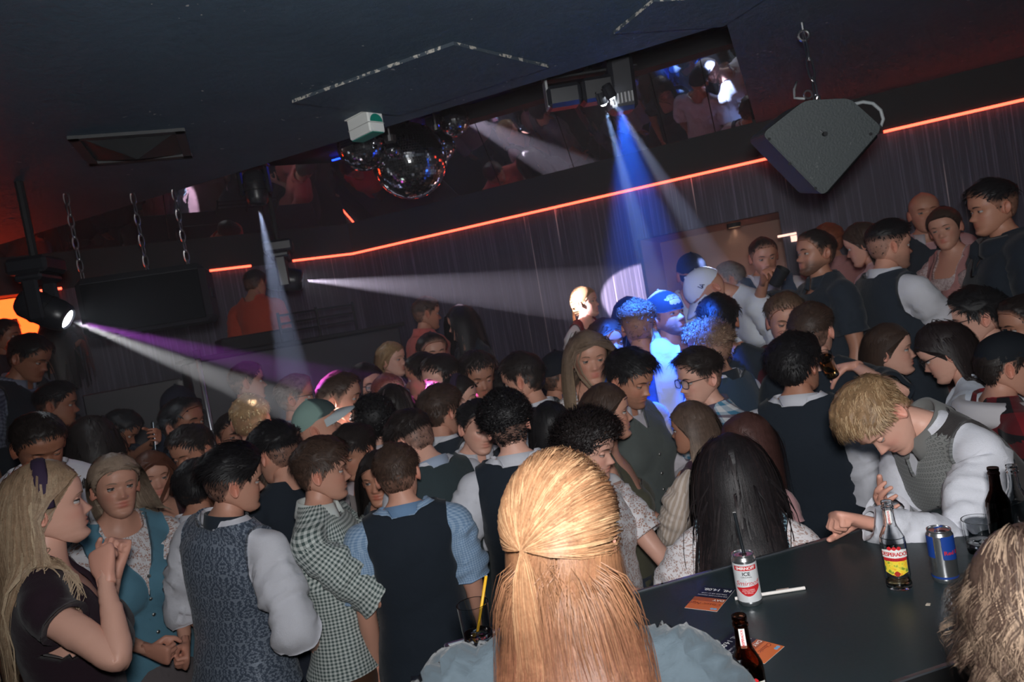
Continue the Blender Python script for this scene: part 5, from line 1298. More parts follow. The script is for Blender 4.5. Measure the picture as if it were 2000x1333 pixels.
# chain: eye bolt, ring, links, carabiner
hk = np.array([*at(1585, 168, 2.95)[:2], Z_CEIL]); ch = thing('suspension_chain', 'zinc chain with carabiner holding the grey loudspeaker', 'chain', tuple(hk))
def ringp(c, e1, e2, a, b, n=18):
    t = np.linspace(0, 2 * math.pi, n, endpoint=False); return np.asarray(c) + np.outer(np.cos(t) * a, e1) + np.outer(np.sin(t) * b, e2)
vr = CAM_R - 0; hor = np.array([1.0, 0, 0]); dep = np.array([0, 1.0, 0]); zz = np.array([0, 0, 1.0])
end = at(1610, 262, DS - .02) - hk; beg = np.array([0, 0, -.055]); MB().tube([(0, 0, .002), (0, 0, -.03)], .007, 8).obj('bolt', STEEL, ch); MB().tube(ringp((0, 0, -.052), hor, zz, .022, .022), .0055, 7, closed=True).obj('eye', STEEL, ch)
dv = end - beg; Ld = np.linalg.norm(dv); dv /= Ld; sA = np.cross(dv, dep); sA /= np.linalg.norm(sA); sB = np.cross(dv, sA)
for k, (f0, f1, ww) in enumerate(((-.08, .26, .010), (.22, .48, .013), (.44, .66, .011))):
    cc = beg + dv * Ld * (f0 + f1) / 2; MB().tube(ringp(cc, sA if k % 2 else sB, dv, ww, Ld * (f1 - f0) / 2, 16), .0036, 6, closed=True).obj('link', STEEL, ch)
q = [beg + dv * Ld * f + sA * s_ for f, s_ in ((.62, 0), (.63, .010), (.68, .012), (.85, .020), (.96, .018), (1.0, 0), (.96, -.018), (.85, -.018), (.68, -.012), (.63, -.010))]; MB().tube(q, .0042, 7, closed=True).obj('carabiner', STEEL, ch)
MB().tube([end - nrm * .01, end + nrm * .02], .008, 8).obj('hook', BLACK, ch)
cb = thing('speaker_cable', 'grey cable looping from the top to the side of the grey loudspeaker', 'cable', tuple(at(1680, 205, DS))); o_ = at(1680, 205, DS)
spt = lambda p, dz=-.10: c0 + Mx[:3, :3] @ np.array([*on_plane(p), dz]) - o_
MB().tube([spt(p) for p in ((1668, 206), (1682, 198), (1702, 193), (1722, 196), (1738, 210), (1743, 228), (1738, 243), (1718, 252))], .007, 7).obj('sheath', m_plain('cable_grey', lin(150, 155, 158), .5), cb, True)
MB().tube([spt((1738, 242)), spt((1718, 253))], .010, 8).obj('plug', STEEL, cb)
cb = thing('safety_cable', 'thin safety cable with ring at the left shoulder of the grey loudspeaker', 'cable', tuple(wpt((1560, 185), 2.9))); o_ = wpt((1560, 185), 2.9)
MB().tube([wpt(p, d) - o_ for p, d in (((1557, 160), 2.98), ((1551, 175), 2.95), ((1552, 192), 2.9), ((1572, 193), 2.86))], .005, 6).obj('sheath', m_plain('cable_grey', lin(150, 155, 158), .5), cb, True); MB().tube(ringp(wpt((1578, 185), 2.86) - o_, hor, zz, .016, .016), .004, 6, closed=True).obj('ring', STEEL, cb)
# left loudspeaker: long dark box on chains
cL = at(296, 590, 3.75); rzL = math.radians(16); t = thing('hanging_loudspeaker', 'long black loudspeaker hung on chains in front of the booth', 'loudspeaker', tuple(cL), (0, 0, rzL))
MB().box((0, 0, 0), (.60, .36, .30), bevel=.03).obj('cabinet', m_plain('black_coating', lin(24, 24, 30), .75), t); MB().box((0, -.182, -.01), (.54, .012, .25), bevel=.004).obj('grille', GRILLE, t)
for s in (-1, 1): MB().box((s * .301, 0, 0), (.01, .12, .05), bevel=.003).obj('handle', BLACK, t)
Rz_ = rotm([0, 0, 1], rzL)
for lab, x, y in (('zinc chain at the left end of the long black loudspeaker', -.27, -.10), ('orange lit chain over the middle of the long black loudspeaker', -.0, .06), ('short chain at the right end of the long black loudspeaker', .2, .08)):
    b0 = cL + Rz_ @ np.array([x, y, .14]); ch = thing('suspension_chain', lab, 'chain', tuple(b0)); H = Z_CEIL - b0[2]; n = int(H / .055)
    for k in range(n): MB().tube(ringp((0, 0, (k + .5) * H / n), hor if k % 2 else dep, zz, .013, H / n * .62, 12), .004, 5, closed=True).obj('link', STEEL, ch)
# cable and bit of blue light strip at the top of the mirror
t = thing('blue_strip', 'thin blue light strip along the upper edge of the mirror', 'led strip', tuple(wf(1.6, -.5, Z_TOP)))
o = wbox(MB(), .2, 1.75, -.36, -.35, Z_TOP - .03, Z_TOP - .02).obj('diode_line', m_emit('blue_led', (.006, .032, 1), 11)); o.parent = t; o.matrix_parent_inverse = Matrix.Translation(t.location).inverted()
# ---------------------------------------------------------------- the crowd
WH = fab('plain', (214, 214, 222)); WH2 = fab('plain', (196, 190, 196)); BK = fab('plain', (40, 48, 58)); BK2 = fab('plain', (32, 40, 50)); NAVY = fab('plain', (38, 46, 66)); GRN = fab('plain', (52, 64, 68)); GREYV = fab('plain', (86, 92, 90)); BLUEV = fab('plain', (58, 78, 100))
JEAN = fab('plain', (46, 52, 66)); LEDER = fab('leather', (84, 56, 40)); PINK = fab('plain', (196, 150, 152)); ROSE = fab('plain', (178, 126, 124)); MAROON = fab('plain', (74, 26, 38)); OLIVE = fab('plain', (78, 76, 62)); GREYT = fab('plain', (120, 122, 130))
LACE = fab('lace', (222, 218, 220), (176, 140, 128), .010); LACE2 = fab('lace', (210, 196, 196), (150, 118, 112), .008)
def S(top=.028, side=.006, dir='fwd', **k): return dict(style='short', top=top, side=side, dir=dir, **k)
def LG(len=.42, **k): return dict({'style': 'part', 'len': len}, **k)
def outfit(shirt, sm, vest=None, vm=None, col='stand', cm=None, low='trousers', lm=None, **o):
    L = [(shirt, sm, o)]
    if vest: L.append((vest, vm, dict(fold=.004, name='vest')))
    if col: L.append(('collar_' + col, cm or sm))
    L.append((low, lm or JEAN)); return L
def dress(blouse, bm, bod, dm, sk=None, **o):
    L = []
    if blouse: L.append((blouse, bm, dict(name='blouse', **o)))
    if bod: L.append((bod, dm, dict(fold=.003, extra=.006, name='bodice')))
    L.append(('skirt', sk or dm)); return L
P = person
# ---- foreground
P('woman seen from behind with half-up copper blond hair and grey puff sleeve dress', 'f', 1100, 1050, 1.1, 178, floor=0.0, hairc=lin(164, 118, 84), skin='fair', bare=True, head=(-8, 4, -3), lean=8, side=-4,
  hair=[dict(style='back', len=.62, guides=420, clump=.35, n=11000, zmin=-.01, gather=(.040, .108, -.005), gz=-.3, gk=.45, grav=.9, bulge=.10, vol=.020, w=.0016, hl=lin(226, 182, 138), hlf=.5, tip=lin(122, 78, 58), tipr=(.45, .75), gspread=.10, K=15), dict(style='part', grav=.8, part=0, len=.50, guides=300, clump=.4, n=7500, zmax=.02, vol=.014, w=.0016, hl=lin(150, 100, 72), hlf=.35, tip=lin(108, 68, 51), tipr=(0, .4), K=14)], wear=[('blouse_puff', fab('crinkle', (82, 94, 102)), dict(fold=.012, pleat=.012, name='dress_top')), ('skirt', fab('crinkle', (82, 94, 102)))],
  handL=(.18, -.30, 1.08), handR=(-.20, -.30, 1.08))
P('person with wavy highlighted chin length hair at the near end of the bar', 'f', 2062, 1215, .86, -128, floor=0.0, hairc=lin(70, 54, 46), skin='light', head=(0, 4, 0),
  hair=LG(.20, n=8600, wave=.012, wfreq=14, vol=.026, hl=lin(200, 172, 146), hlf=.45, guides=160, clump=.7, w=.0014, grav=.2, tuck=0), wear=outfit('tee', BK2, col=None))
P('blond man in a grey patterned vest leaning on the bar, head bowed', 'm', 1718, 818, 2.1, -72, hairc=lin(140, 110, 80), skin='fair', floor=0.0, lean=34, twist=14, head=(6, 26, -4), bare=False, eyes=.35,
  hair=S(.036, .009, 'fwd', len=1.25, mess=.22, n=6500, w=.0021, hl=lin(205, 176, 138), hlf=.55, lift=.10, droop=.8, backlen=.012, fade=(.0, .05)), wear=[('shirt_long', WH, dict(fold=.010)), ('vest_high', [fab('motif', (128, 130, 128), (96, 98, 98), .014), fab('plain', (58, 54, 54))], dict(fold=.003, name='vest')), ('collar_shirt', fab('plain', (118, 118, 116)), dict(size=1.12)), ('trousers', JEAN)],
  handL=('px', 1694, 1022, 1.86), handR=('px', 1735, 1000, 2.05), poleL=(.3, .9, -1), poleR=(-.6, .3, -1), gripL='fist', gripR='relax', twL=60)
P('dark haired man in black sleeveless jumper over white shirt, back turned', 'm', 1556, 716, 2.62, 166, hairc='black', skin='mid', head=(-22, -4, 0), hair=S(.034, .012, 'back', n=2400, mess=.4, backlen=.012, fade=(-.03, .05)), wear=outfit('shirt_roll', WH, 'vest_high', BK2), side=2)
P('man lifting an amber drink to his mouth, short brown hair, seen from behind', 'm', 1588, 648, 3.0, 168, hairc='brown', skin='fair', head=(-8, -10, 0), hair=S(.018, .006, 'fwd', n=1500), wear=outfit('tee', BK2, col=None), handR=('px', 1668, 716, 2.84), poleR=(-1, .5, -.8), wbR=(35, 0), twR=-40, gripR='grip')
P('man with a tired face half hidden behind the drinker with the amber glass', 'm', 1536, 628, 3.35, 14, hairc='lbrown', skin='light', eyes=.45, head=(-6, 8, 4), hair=S(.022, .006, 'fwd'), wear=outfit('shirt_long', MAROON))
P('woman with waist long black hair and patterned bodice standing at the bar', 'f', 1432, 922, 2.12, 176, hairc=lin(30, 26, 28), skin='light', bare=True, head=(6, 2, 0), lean=12, hair=LG(.60, clump=.35,  n=4200, vol=.008, w=.005, hl=lin(58, 46, 46), hlf=.3), wear=dress('blouse_elbow', fab('lace', (216, 210, 212), (176, 152, 146), .007), 'bodice', fab('motif', (30, 44, 54), (112, 136, 146), .018)), handL=(.22, -.22, 1.05), handR=(-.22, -.22, 1.05))
P('woman with long streaked brown blond hair and cream lace blouse, profile', 'f', 1352, 838, 2.66, -128, hairc=lin(92, 74, 64), skin='mid', bare=True, head=(18, -2, 0), hair=LG(.46, n=3000, tip=lin(178, 152, 128), wave=.006, vol=.02, tuck=.6), wear=dress('blouse_elbow', fab('stripe', (196, 176, 160), (222, 208, 198), .016), 'top', fab('plain', (74, 50, 66))), handL=(.12, -.30, 1.08), gripL='grip')
P('woman with auburn brown hair squeezed behind the black haired woman', 'f', 1462, 868, 2.34, 150, hairc=lin(78, 52, 48), skin='light', bare=True, head=(-16, 6, 0), lean=10, hair=LG(.40, n=1800), wear=dress('capsleeve', PINK, None, MAROON))
P('man with dark glasses and blue checked shirt, looking to the side', 'm', 1366, 740, 2.95, -52, hairc='dark', skin='fair', glasses='rect', head=(-8, 4, 0), hair=S(.036, .005, 'right', n=1900, fade=(.02, .06), mess=.25), wear=outfit('shirt_short', fab('plaid', (70, 128, 160), (214, 216, 220), .046), col='shirt', cm=fab('plaid', (70, 128, 160), (214, 216, 220), .03)))
P('man with curly blond top hair and steel blue vest', 'm', 1386, 684, 3.26, -128, hairc=lin(130, 104, 88), skin='light', head=(12, 2, 0), hair=S(.036, .005, 'fwd', curl=.55, n=1900, hl=lin(190, 162, 134), hlf=.35, w=.0024, fade=(.02, .06)), wear=outfit('shirt_long', WH, 'vest_high', BLUEV, cm=BK))
P('bearded man in a backward white mesh cap with dark brim', 'm', 1442, 676, 3.95, 118, hairc='brown', skin='mid', beard=.8, head=(0, 10, 0), hair=None, cap=dict(col=(206, 210, 216), brim=(34, 38, 48), front=(40, 44, 54), yaw=0), wear=outfit('tee', NAVY, col=None))
P('man in a white cap and white T-shirt bending down to listen', 'm', 1384, 566, 3.85, -70, hairc='brown', skin='light', lean=38, head=(-4, 18, 0), hair=None, cap=dict(col=(214, 218, 228), emblem='LA'), wear=outfit('tee', fab('plain', (216, 220, 230)), col=None), floor=.30)
P('man in a black cap with white emblem and pale shirt', 'm', 1352, 538, 4.0, 12, hairc='dark', skin='mid', floor=PLAT, head=(0, 14, 0), lean=10, hair=None, cap=dict(col=(38, 44, 60), emblem='arcs'), wear=outfit('tee', fab('plain', (200, 204, 212)), col=None))
P('grey haired man in the wall niche, turned aside', 'm', 1426, 546, 4.6, -96, hairc='grey', skin='mid', floor=PLAT, hair=S(.018, .010, 'back'), wear=outfit('shirt_long', ROSE))
P('man with cropped hair, white shirt and open blue vest, looking down', 'm', 1492, 502, 4.25, 8, hairc='dark', skin='mid', floor=PLAT, beard=.35, head=(4, 12, 0), hair=S(.010, .004, 'fwd'), wear=outfit('shirt_long', WH2, 'vest', fab('plain', (56, 72, 92)), col='shirt'), handR=(-.10, -.30, 1.12), gripR='grip')
P('stout man in a dark polo shirt drinking from a dark cup', 'm', 1592, 496, 3.55, -62, hairc='dark', skin='mid', floor=PLAT, beard=.85, head=(4, -8, 0), hair=S(.016, .006, 'back'), wear=outfit('tee', BK, col='shirt', cm=BK), handR=(-.02, -.28, 1.56), poleR=(-.8, -.5, -.6), gripR='grip', wb=1)
P('man with reddish hair lost in the haze behind the drinking man', 'm', 1618, 474, 4.5, -150, hairc='red', skin='mid', floor=PLAT, hair=S(.016, .006), wear=outfit('shirt_long', ROSE))
P('brown haired woman in pink half hidden behind the fade haircut man', 'f', 1686, 478, 3.85, -120, hairc='brown', skin='light', floor=PLAT, bare=True, head=(20, 12, 0), hair=LG(.36, tuck=1), wear=dress('blouse_short', PINK, None, ROSE))
P('man with a high fade haircut, black vest and rolled white sleeves', 'm', 1738, 482, 3.4, 128, hairc='black', skin='light', floor=PLAT - .08, beard=.5, head=(-14, 4, 0), hair=S(.026, .003, 'fwd', n=2000, fade=(.03, .065), mess=.15, lift=.1, backlen=.003), wear=outfit('shirt_roll', WH, 'vest_high', BK, lm=LEDER), handR=(-.10, -.34, 1.02), handL=(.12, -.34, 1.02))
P('bald man in a pink shirt and dark vest hugged by a woman', 'm', 1806, 416, 4.15, 10, hairc='red', skin='mid', floor=PLAT, hair=None, wear=outfit('shirt_long', PINK, 'vest_high', BK, col='shirt', cm=WH2, lm=LEDER))
P('smiling woman in a rose dirndl with lace sleeves hugging the bald man', 'f', 1846, 448, 3.85, -42, hairc='brown', skin='light', floor=PLAT, bare=True, head=(26, 2, -6), hair=LG(.45, gather=(0, .09, .02), gz=-.2, vol=.012), wear=dress('blouse_short', fab('lace', (206, 190, 190), (160, 128, 124), .008), 'bodice', ROSE, ROSE), handR=(-.12, -.34, 1.22), handL=(.05, -.36, 1.2), gripR='fist')
P('young man in a black hooded jacket, profile, at the right edge', 'm', 1938, 408, 3.3, -66, hairc='black', skin='mid', floor=PLAT - .04, head=(4, 2, 0), hair=S(.026, .004, 'fwd', n=1800, fade=(.03, .06), mess=.2), wear=outfit('jacket', BK2, col='hood', cm=BK2))
P('man with dark framed glasses, white stand collar and black jacket', 'm', 1908, 622, 2.95, -84, hairc='black', skin='fair', glasses='rect', head=(2, 8, 0), hair=S(.034, .010, 'right', n=1500, backlen=.012, fade=(-.01, .05)), wear=outfit('jacket', BK2, col='stand', cm=WH))
P('dark haired woman with round glasses and white ruffled cap sleeve', 'f', 1846, 690, 2.62, -96, hairc=lin(42, 34, 34), skin='fair', glasses='round', bare=True, head=(4, 22, 0), hair=LG(.38, n=2600, vol=.028, wave=.012, tuck=.3), wear=dress('capsleeve', fab('plain', (190, 196, 208)), 'bodice', fab('plain', (48, 30, 42)), extra=.012))
P('brown haired woman with bare shoulder and white off-shoulder top, profile', 'f', 1738, 686, 2.95, 88, hairc='brown', skin='fair', bare=True, head=(-4, -2, 0), hair=LG(.40, n=2200, tuck=.6), wear=dress('offshoulder', fab('plain', (196, 202, 212)), 'top', BK2), handR=(-.08, -.30, 1.1), gripR='fist')
P('man in a black cap with red and black checked overshirt and white hood', 'm', 1968, 716, 2.34, 112, hairc='dark', skin='light', head=(-6, 6, 0), hair=S(.010, .010, 'back', backlen=.014), cap=dict(col=(26, 30, 36), yaw=0), wear=outfit('shirt_roll', fab('buffalo', (118, 26, 34), (24, 22, 26), .09), col='hood', cm=fab('plain', (200, 196, 200)), puff=.008), handL=(.06, -.30, 1.10), handR=(-.14, -.30, 1.10))
P('dark haired man cut off by the right edge beyond the black cap man', 'm', 2004, 640, 2.65, -60, hairc='dark', skin='mid', hair=S(.024, .006, 'back'), wear=outfit('tee', BK, col=None))
# ---- centre
P('tall man in a dark vest with white collar, short dark hair, face turned left', 'm', 1022, 744, 3.28, -126, hairc='dark', skin='light', head=(14, 8, 0), hair=S(.024, .009, 'fwd', n=1600, backlen=.008), wear=outfit('shirt_long', WH, 'vest_high', BK2))
P('bearded man in a black cap and white shirt beside the blue lit woman', 'm', 1092, 738, 3.6, 116, hairc='dark', skin='mid', beard=.8, head=(0, 4, 0), hair=S(.006, .006, 'back'), cap=dict(col=(24, 27, 34)), wear=outfit('shirt_long', WH))
P('woman with long ash blond hair facing forward in blue light', 'f', 1152, 702, 3.25, 6, hairc=lin(120, 100, 84), skin='light', bare=True, head=(4, 2, 2), eyes=.7, hair=LG(.46, n=2400, tip=lin(170, 146, 120), part=.01, facew=.070), wear=dress('blouse_short', LACE, 'bodice', fab('plain', (52, 84, 150))))
P('woman in bright spotlight with blond ponytail, white blouse and red bodice straps', 'f', 1144, 592, 4.98, 46, hairc='blond', skin='fair', floor=PLAT, bare=True, head=(22, -4, 0), hair=LG(.24, gather=(0, .105, .0), gz=-.3, vol=.008, hl=lin(230, 200, 150)), wear=dress('blouse_short', fab('plain', (226, 222, 220)), 'bodice', fab('plain', (112, 26, 34)), fab('plain', (44, 34, 66))))
P('man with blue lit cropped hair and a pale jacket slung over his shoulder', 'm', 1248, 640, 3.48, 178, hairc='lbrown', skin='mid', floor=.12, hair=S(.030, .003, 'up', curl=.35, n=1700, fade=(.035, .06), hl=lin(120, 104, 94), hlf=.3, w=.0022), wear=outfit('tee', fab('plain', (60, 96, 170)), col='round', cm=WH) + [('drape', fab('plain', (206, 210, 218)), dict(fold=.016, name='slung_jacket'))])
P('bearded man in a backward dark cap and black T-shirt looking up', 'm', 1304, 616, 3.66, 34, hairc='dark', skin='mid', beard=.9, floor=.12, head=(10, -8, -4), hair=S(.004, .006, 'fwd'), cap=dict(col=(34, 38, 46), yaw=180), wear=outfit('tee', BK2, col=None))
P('man with dark swept hair, grey vest and white sleeves looking down', 'm', 1232, 742, 2.92, 46, hairc='black', skin='mid', beard=.4, head=(6, 22, 0), eyes=.4, hair=S(.034, .008, 'fwd', n=2000, fade=(.0, .05)), wear=outfit('shirt_roll', WH2, 'vest_high', GREYV, lm=BK), handL=(.10, -.30, 1.06), gripL='grip')
P('woman with long brown hair and olive strappy top, profile', 'f', 1186, 808, 2.62, 86, hairc='brown', skin='light', bare=True, head=(4, 0, 0), hair=LG(.46, n=2600, tuck=.7, wave=.005), wear=[('top', OLIVE, dict(fold=.002)), ('trousers', JEAN)], handL=(.12, -.26, 1.02))
P('man with tight dark curls and white lace shirt beside the copper blond woman', 'm', 1150, 878, 2.28, 58, hairc=lin(34, 28, 28), skin='fair', head=(4, 12, 0), eyes=.5, hair=S(.045, .012, 'fwd', curl=1.0, n=2600, fade=(.0, .05)), wear=outfit('shirt_short', LACE, col=None), handR=(-.08, -.34, 1.08), handL=(.10, -.36, 1.02), gripL='grip')
P('man with wavy dark hair, black vest and white shirt seen from behind', 'm', 992, 832, 2.52, 172, hairc='black', skin='fair', head=(6, 2, 6), hair=S(.036, .007, 'back', curl=.45, n=2200, fade=(.0, .05), backlen=.006), wear=outfit('shirt_long', WH, 'vest_high', BK2), handL=(.28, -.06, .95), handR=(-.26, -.1, .95))
P('young man in a dark vest talking with open hands', 'm', 934, 836, 2.95, 24, hairc='black', skin='fair', head=(2, 10, 8), eyes=.6, hair=S(.024, .008, 'back', n=1800), wear=outfit('shirt_long', WH, 'vest_high', BK, col='shirt'), handR=(-.06, -.34, 1.22), handL=(.06, -.32, 1.16), gripR='flat', gripL='flat', twR=40)
P('woman with sleek black hair seen from behind near the curly man', 'f', 1078, 838, 2.82, 176, hairc='black', skin='light', bare=True, hair=LG(.40, n=2000), wear=dress('blouse_short', LACE2, 'bodice', BK2))
P('man in a dark green grey vest bowing his head, pale blue collar', 'm', 806, 862, 2.72, -146, hairc='dark', skin='fair', lean=8, head=(8, 18, 4), hair=S(.030, .005, 'fwd', n=2200, fade=(.01, .06)), wear=outfit('shirt_long', WH, 'vest_high', GRN, cm=fab('plain', (168, 182, 204))))
P('man in a black vest over light blue short sleeves seen from behind', 'm', 778, 928, 2.38, 178, hairc='brown', skin='light', head=(-8, 6, 3), hair=S(.018, .006, 'fwd', n=2400, backlen=.006, fade=(-.02, .06)), wear=outfit('shirt_short', fab('microcheck', (112, 142, 176), (160, 182, 206), .008), 'vest_high', BK2, lm=BK))
P('young man in a green and white checked shirt and brown leather breeches', 'm', 630, 922, 2.42, 72, hairc='brown', skin='light', head=(14, 4, 0), hair=S(.032, .008, 'fwd', n=2600, len=1.6, droop=1.2, mess=.3), wear=outfit('shirt_roll', fab('gingham', (206, 212, 208), (74, 90, 88), .013), col='shirt', cm=fab('gingham', (206, 212, 208), (74, 90, 88), .013), low='lederhosen', lm=LEDER), handL=(.04, -.34, 1.0), handR=(-.06, -.36, 1.0))
P('man in a silver grey damask vest with white sleeves and slick black hair', 'm', 458, 942, 2.32, 132, hairc='black', skin='light', head=(-32, 2, 0), side=-9, hair=S(.036, .006, 'back', n=2800, fade=(.02, .06), mess=.25, len=1.8), wear=outfit('shirt_roll', WH, 'vest_high', fab('damask', (70, 80, 96), (128, 138, 152), .07), cm=BK, lm=BK2), handL=(.24, -.12, .98), handR=(-.26, -.10, .98))
P('man in a beige henley turned to the boy in checked shirt', 'm', 694, 884, 2.95, -42, hairc='dark', skin='mid', head=(-8, 12, 0), eyes=.5, hair=S(.030, .007, 'fwd', n=1900), wear=outfit('tee', fab('plain', (150, 140, 138)), col=None), handR=(-.02, -.32, 1.2), gripR='grip')
P('young woman peering between two men, dark hair', 'f', 742, 936, 2.62, -20, hairc='dark', skin='mid', bare=True, hair=LG(.36), wear=dress('capsleeve', BK, None, BK))
P('man with thick black hair and black T-shirt turned away', 'm', 540, 888, 2.76, -150, hairc='black', skin='light', head=(10, 8, 0), hair=S(.036, .005, 'fwd', n=2200, fade=(.015, .06)), wear=outfit('tee', BK2, col=None))
P('man in a two tone green and white cap with pale hood', 'm', 622, 836, 3.12, 88, hairc='brown', skin='light', head=(0, -10, 0), hair=None, cap=dict(col=(140, 168, 160), brim=(190, 200, 204), front=(70, 84, 84)), wear=outfit('jacket', fab('plain', (196, 184, 190)), col='hood', cm=fab('plain', (196, 184, 190))))
P('man with short blond hair lit from behind by the white beam', 'm', 492, 822, 3.4, 164, hairc='blond', skin='light', hair=S(.014, .006, 'fwd', n=1600, hl=lin(235, 215, 170), hlf=.5), wear=outfit('tee', MAROON, col=None))
P('man with slicked grey streaked hair and glasses', 'm', 580, 778, 3.9, 82, hairc='grey', skin='mid', floor=0.0, glasses='rect', hair=S(.022, .008, 'back'), wear=outfit('shirt_long', GREYT))
P('man with short brown hair and grey shirt in violet light', 'm', 666, 780, 3.48, 66, hairc='brown', skin='light', head=(10, 4, 0), hair=S(.018, .006, 'fwd'), wear=outfit('tee', GREYT, col=None))
P('man with cropped red hair and moustache facing the crowd', 'm', 760, 774, 3.95, 16, hairc='red', skin='fair', beard=.6, mustache=True, head=(4, 6, 0), hair=S(.010, .005, 'fwd'), wear=outfit('shirt_long', WH2))
P('woman with dark glasses behind the redhead', 'f', 716, 756, 4.1, 30, hairc='dark', skin='light', glasses='rect', bare=True, hair=LG(.3), wear=dress('capsleeve', PINK, None, ROSE))
P('man with fluffy black hair and grey vest seen from behind', 'm', 732, 826, 3.32, 176, hairc='black', skin='light', hair=S(.030, .014, 'back', n=1800, curl=.4, backlen=.012, fade=(-.04, .04)), wear=outfit('shirt_long', WH2, 'vest_high', GREYV))
P('blond woman with pale blouse by the left end of the platform', 'f', 766, 704, 4.55, 58, hairc='blond', skin='fair', floor=.2, bare=True, hair=LG(.30, tuck=1), wear=dress('capsleeve', fab('plain', (206, 176, 184)), 'bodice', BK2))
P('man in a salmon shirt turning away on the platform', 'm', 834, 614, 5.12, 118, hairc='brown', skin='mid', floor=PLAT, beard=.3, head=(-14, 6, 0), hair=S(.018, .006), wear=outfit('shirt_long', fab('plain', (190, 92, 84)), col='shirt'), handR=(-.26, .05, 1.0))
P('woman with long black hair and black top turned to the salmon shirt man', 'f', 902, 632, 4.9, -62, hairc='black', skin='light', floor=PLAT - .1, bare=True, head=(-10, 4, 0), hair=LG(.44, vol=.024, n=2000), wear=dress('blouse_elbow', BK2, None, BK2), handR=(-.1, -.3, 1.2), gripR='grip')
P('smiling man with combed dark hair beneath the salmon shirt man', 'm', 846, 692, 4.3, 18, hairc='dark', skin='light', floor=.12, hair=S(.024, .006, 'quiff'), wear=outfit('tee', GREYT, col=None))
P('boy with dark fringe in profile', 'm', 862, 744, 3.85, -60, hairc='dark', skin='fair', hair=S(.030, .016, 'fwd', n=1600, droop=1.3, fade=(-.03, .04)), wear=outfit('shirt_long', PINK))
P('dark haired person behind the boy with the fringe', 'm', 828, 738, 4.05, -100, hairc='dark', skin='mid', hair=S(.024, .010, 'back'), wear=outfit('shirt_long', BK))
P('man with layered brown hair and black vest, back three-quarter view', 'm', 862, 806, 3.25, 138, hairc='brown', skin='light', head=(-6, 4, 0), hair=S(.030, .009, 'fwd', n=2000, backlen=.008, fade=(-.01, .05)), wear=outfit('shirt_roll', WH, 'vest_high', BK))
P('pink lit woman with a dark headscarf in profile', 'f', 898, 782, 3.6, 70, hairc='dark', skin='fair', bare=True, band=(50, 34, 60), hair=LG(.22, tuck=1), wear=dress('blouse_short', fab('plain', (214, 190, 198)), 'bodice', fab('damask', (74, 60, 84), (150, 130, 156), .05)))
P('man with tousled dark fringe and open white shirt looking down', 'm', 934, 738, 3.86, 12, hairc='dark', skin='mid', beard=.4, mustache=True, head=(4, 12, 0), eyes=.4, hair=S(.036, .010, 'fwd', n=1800, mess=.5, droop=1.2), wear=outfit('shirt_long', WH2, col='shirt'))
P('dark haired woman with violet lit hair between the talking men', 'f', 985, 760, 4.1, -140, hairc='dark', skin='mid', bare=True, hair=LG(.34), wear=dress('capsleeve', fab('plain', (70, 60, 100)), None, BK))
P('person with brown hair standing behind the blond woman in blue light', 'f', 1186, 672, 3.85, 30, hairc='brown', skin='mid', bare=True, hair=LG(.3), wear=dress('capsleeve', fab('plain', (120, 128, 150)), None, NAVY))
P('person with black hair in front of the white cap man', 'm', 1405, 630, 3.58, 176, hairc='black', skin='mid', hair=S(.026, .010, 'back', n=1600), wear=outfit('tee', BK, col=None))
P('dark haired woman behind the blue lit cropped hair man', 'f', 1232, 622, 4.0, 150, hairc='black', skin='mid', floor=.2, bare=True, hair=LG(.3), wear=dress('capsleeve', BK2, None, BK2))
# ---- left
P('blond woman with black velvet headband and maroon dress, profile', 'f', 92, 992, 2.08, 84, hairc=lin(150, 124, 100), skin='fair', bare=True, band=(22, 22, 28), head=(4, -2, 0), hair=LG(.52, n=3600, vol=.022, wave=.008, tuck=.5, hl=lin(190, 168, 140)), wear=dress(None, None, 'capsleeve', fab('plain', (40, 24, 34)), MAROON), handL=('px', 226, 1112, 2.22), handR=('px', 206, 1126, 1.98), poleR=(-.25, 1.0, -.7), poleL=(.2, 1, -.7), gripL='fist', gripR='fist')
P('mature blond woman in a light blue vest and lace sleeves facing forward', 'f', 226, 952, 2.5, 20, hairc=lin(160, 138, 120), skin='light', bare=True, head=(-8, -2, 4), hair=LG(.34, n=2600, wind=(.30, .05, 0), tuck=.9, hl=lin(200, 182, 160), part=.0), wear=[('blouse_elbow', LACE, dict(name='blouse', extra=.006)), ('vest', fab('plain', (92, 136, 156)), dict(name='vest', fold=.004)), ('skirt', fab('plain', (104, 96, 98)))], handR=(-.10, -.30, 1.1), handL=(.02, -.30, 1.06), gripR='fist', gripL='fist')
P('man with round black haircut seen from behind, white shirt', 'm', 386, 952, 2.76, 150, hairc='black', skin='mid', hair=S(.018, .010, 'fwd', n=2000, backlen=.008, fade=(-.03, .05)), wear=outfit('shirt_long', WH))
P('man with a blunt dark fringe looking down beside the round haircut', 'm', 376, 884, 3.22, -44, hairc='dark', skin='mid', eyes=.3, head=(-4, 14, 0), hair=S(.026, .008, 'fwd', n=1700), wear=outfit('tee', fab('plain', (196, 160, 166)), col=None))
P('red haired woman in red light facing forward', 'f', 300, 934, 3.06, 10, hairc='auburn', skin='light', bare=True, hair=LG(.30, wave=.006), wear=dress('capsleeve', MAROON, None, MAROON))
P('man in a white shirt with head lowered at the far left', 'm', 78, 872, 2.8, 8, hairc='dark', skin='tan', floor=0.0, head=(6, 16, 0), lean=12, eyes=.3, hair=S(.018, .007, 'fwd'), wear=outfit('shirt_long', WH, col='shirt'))
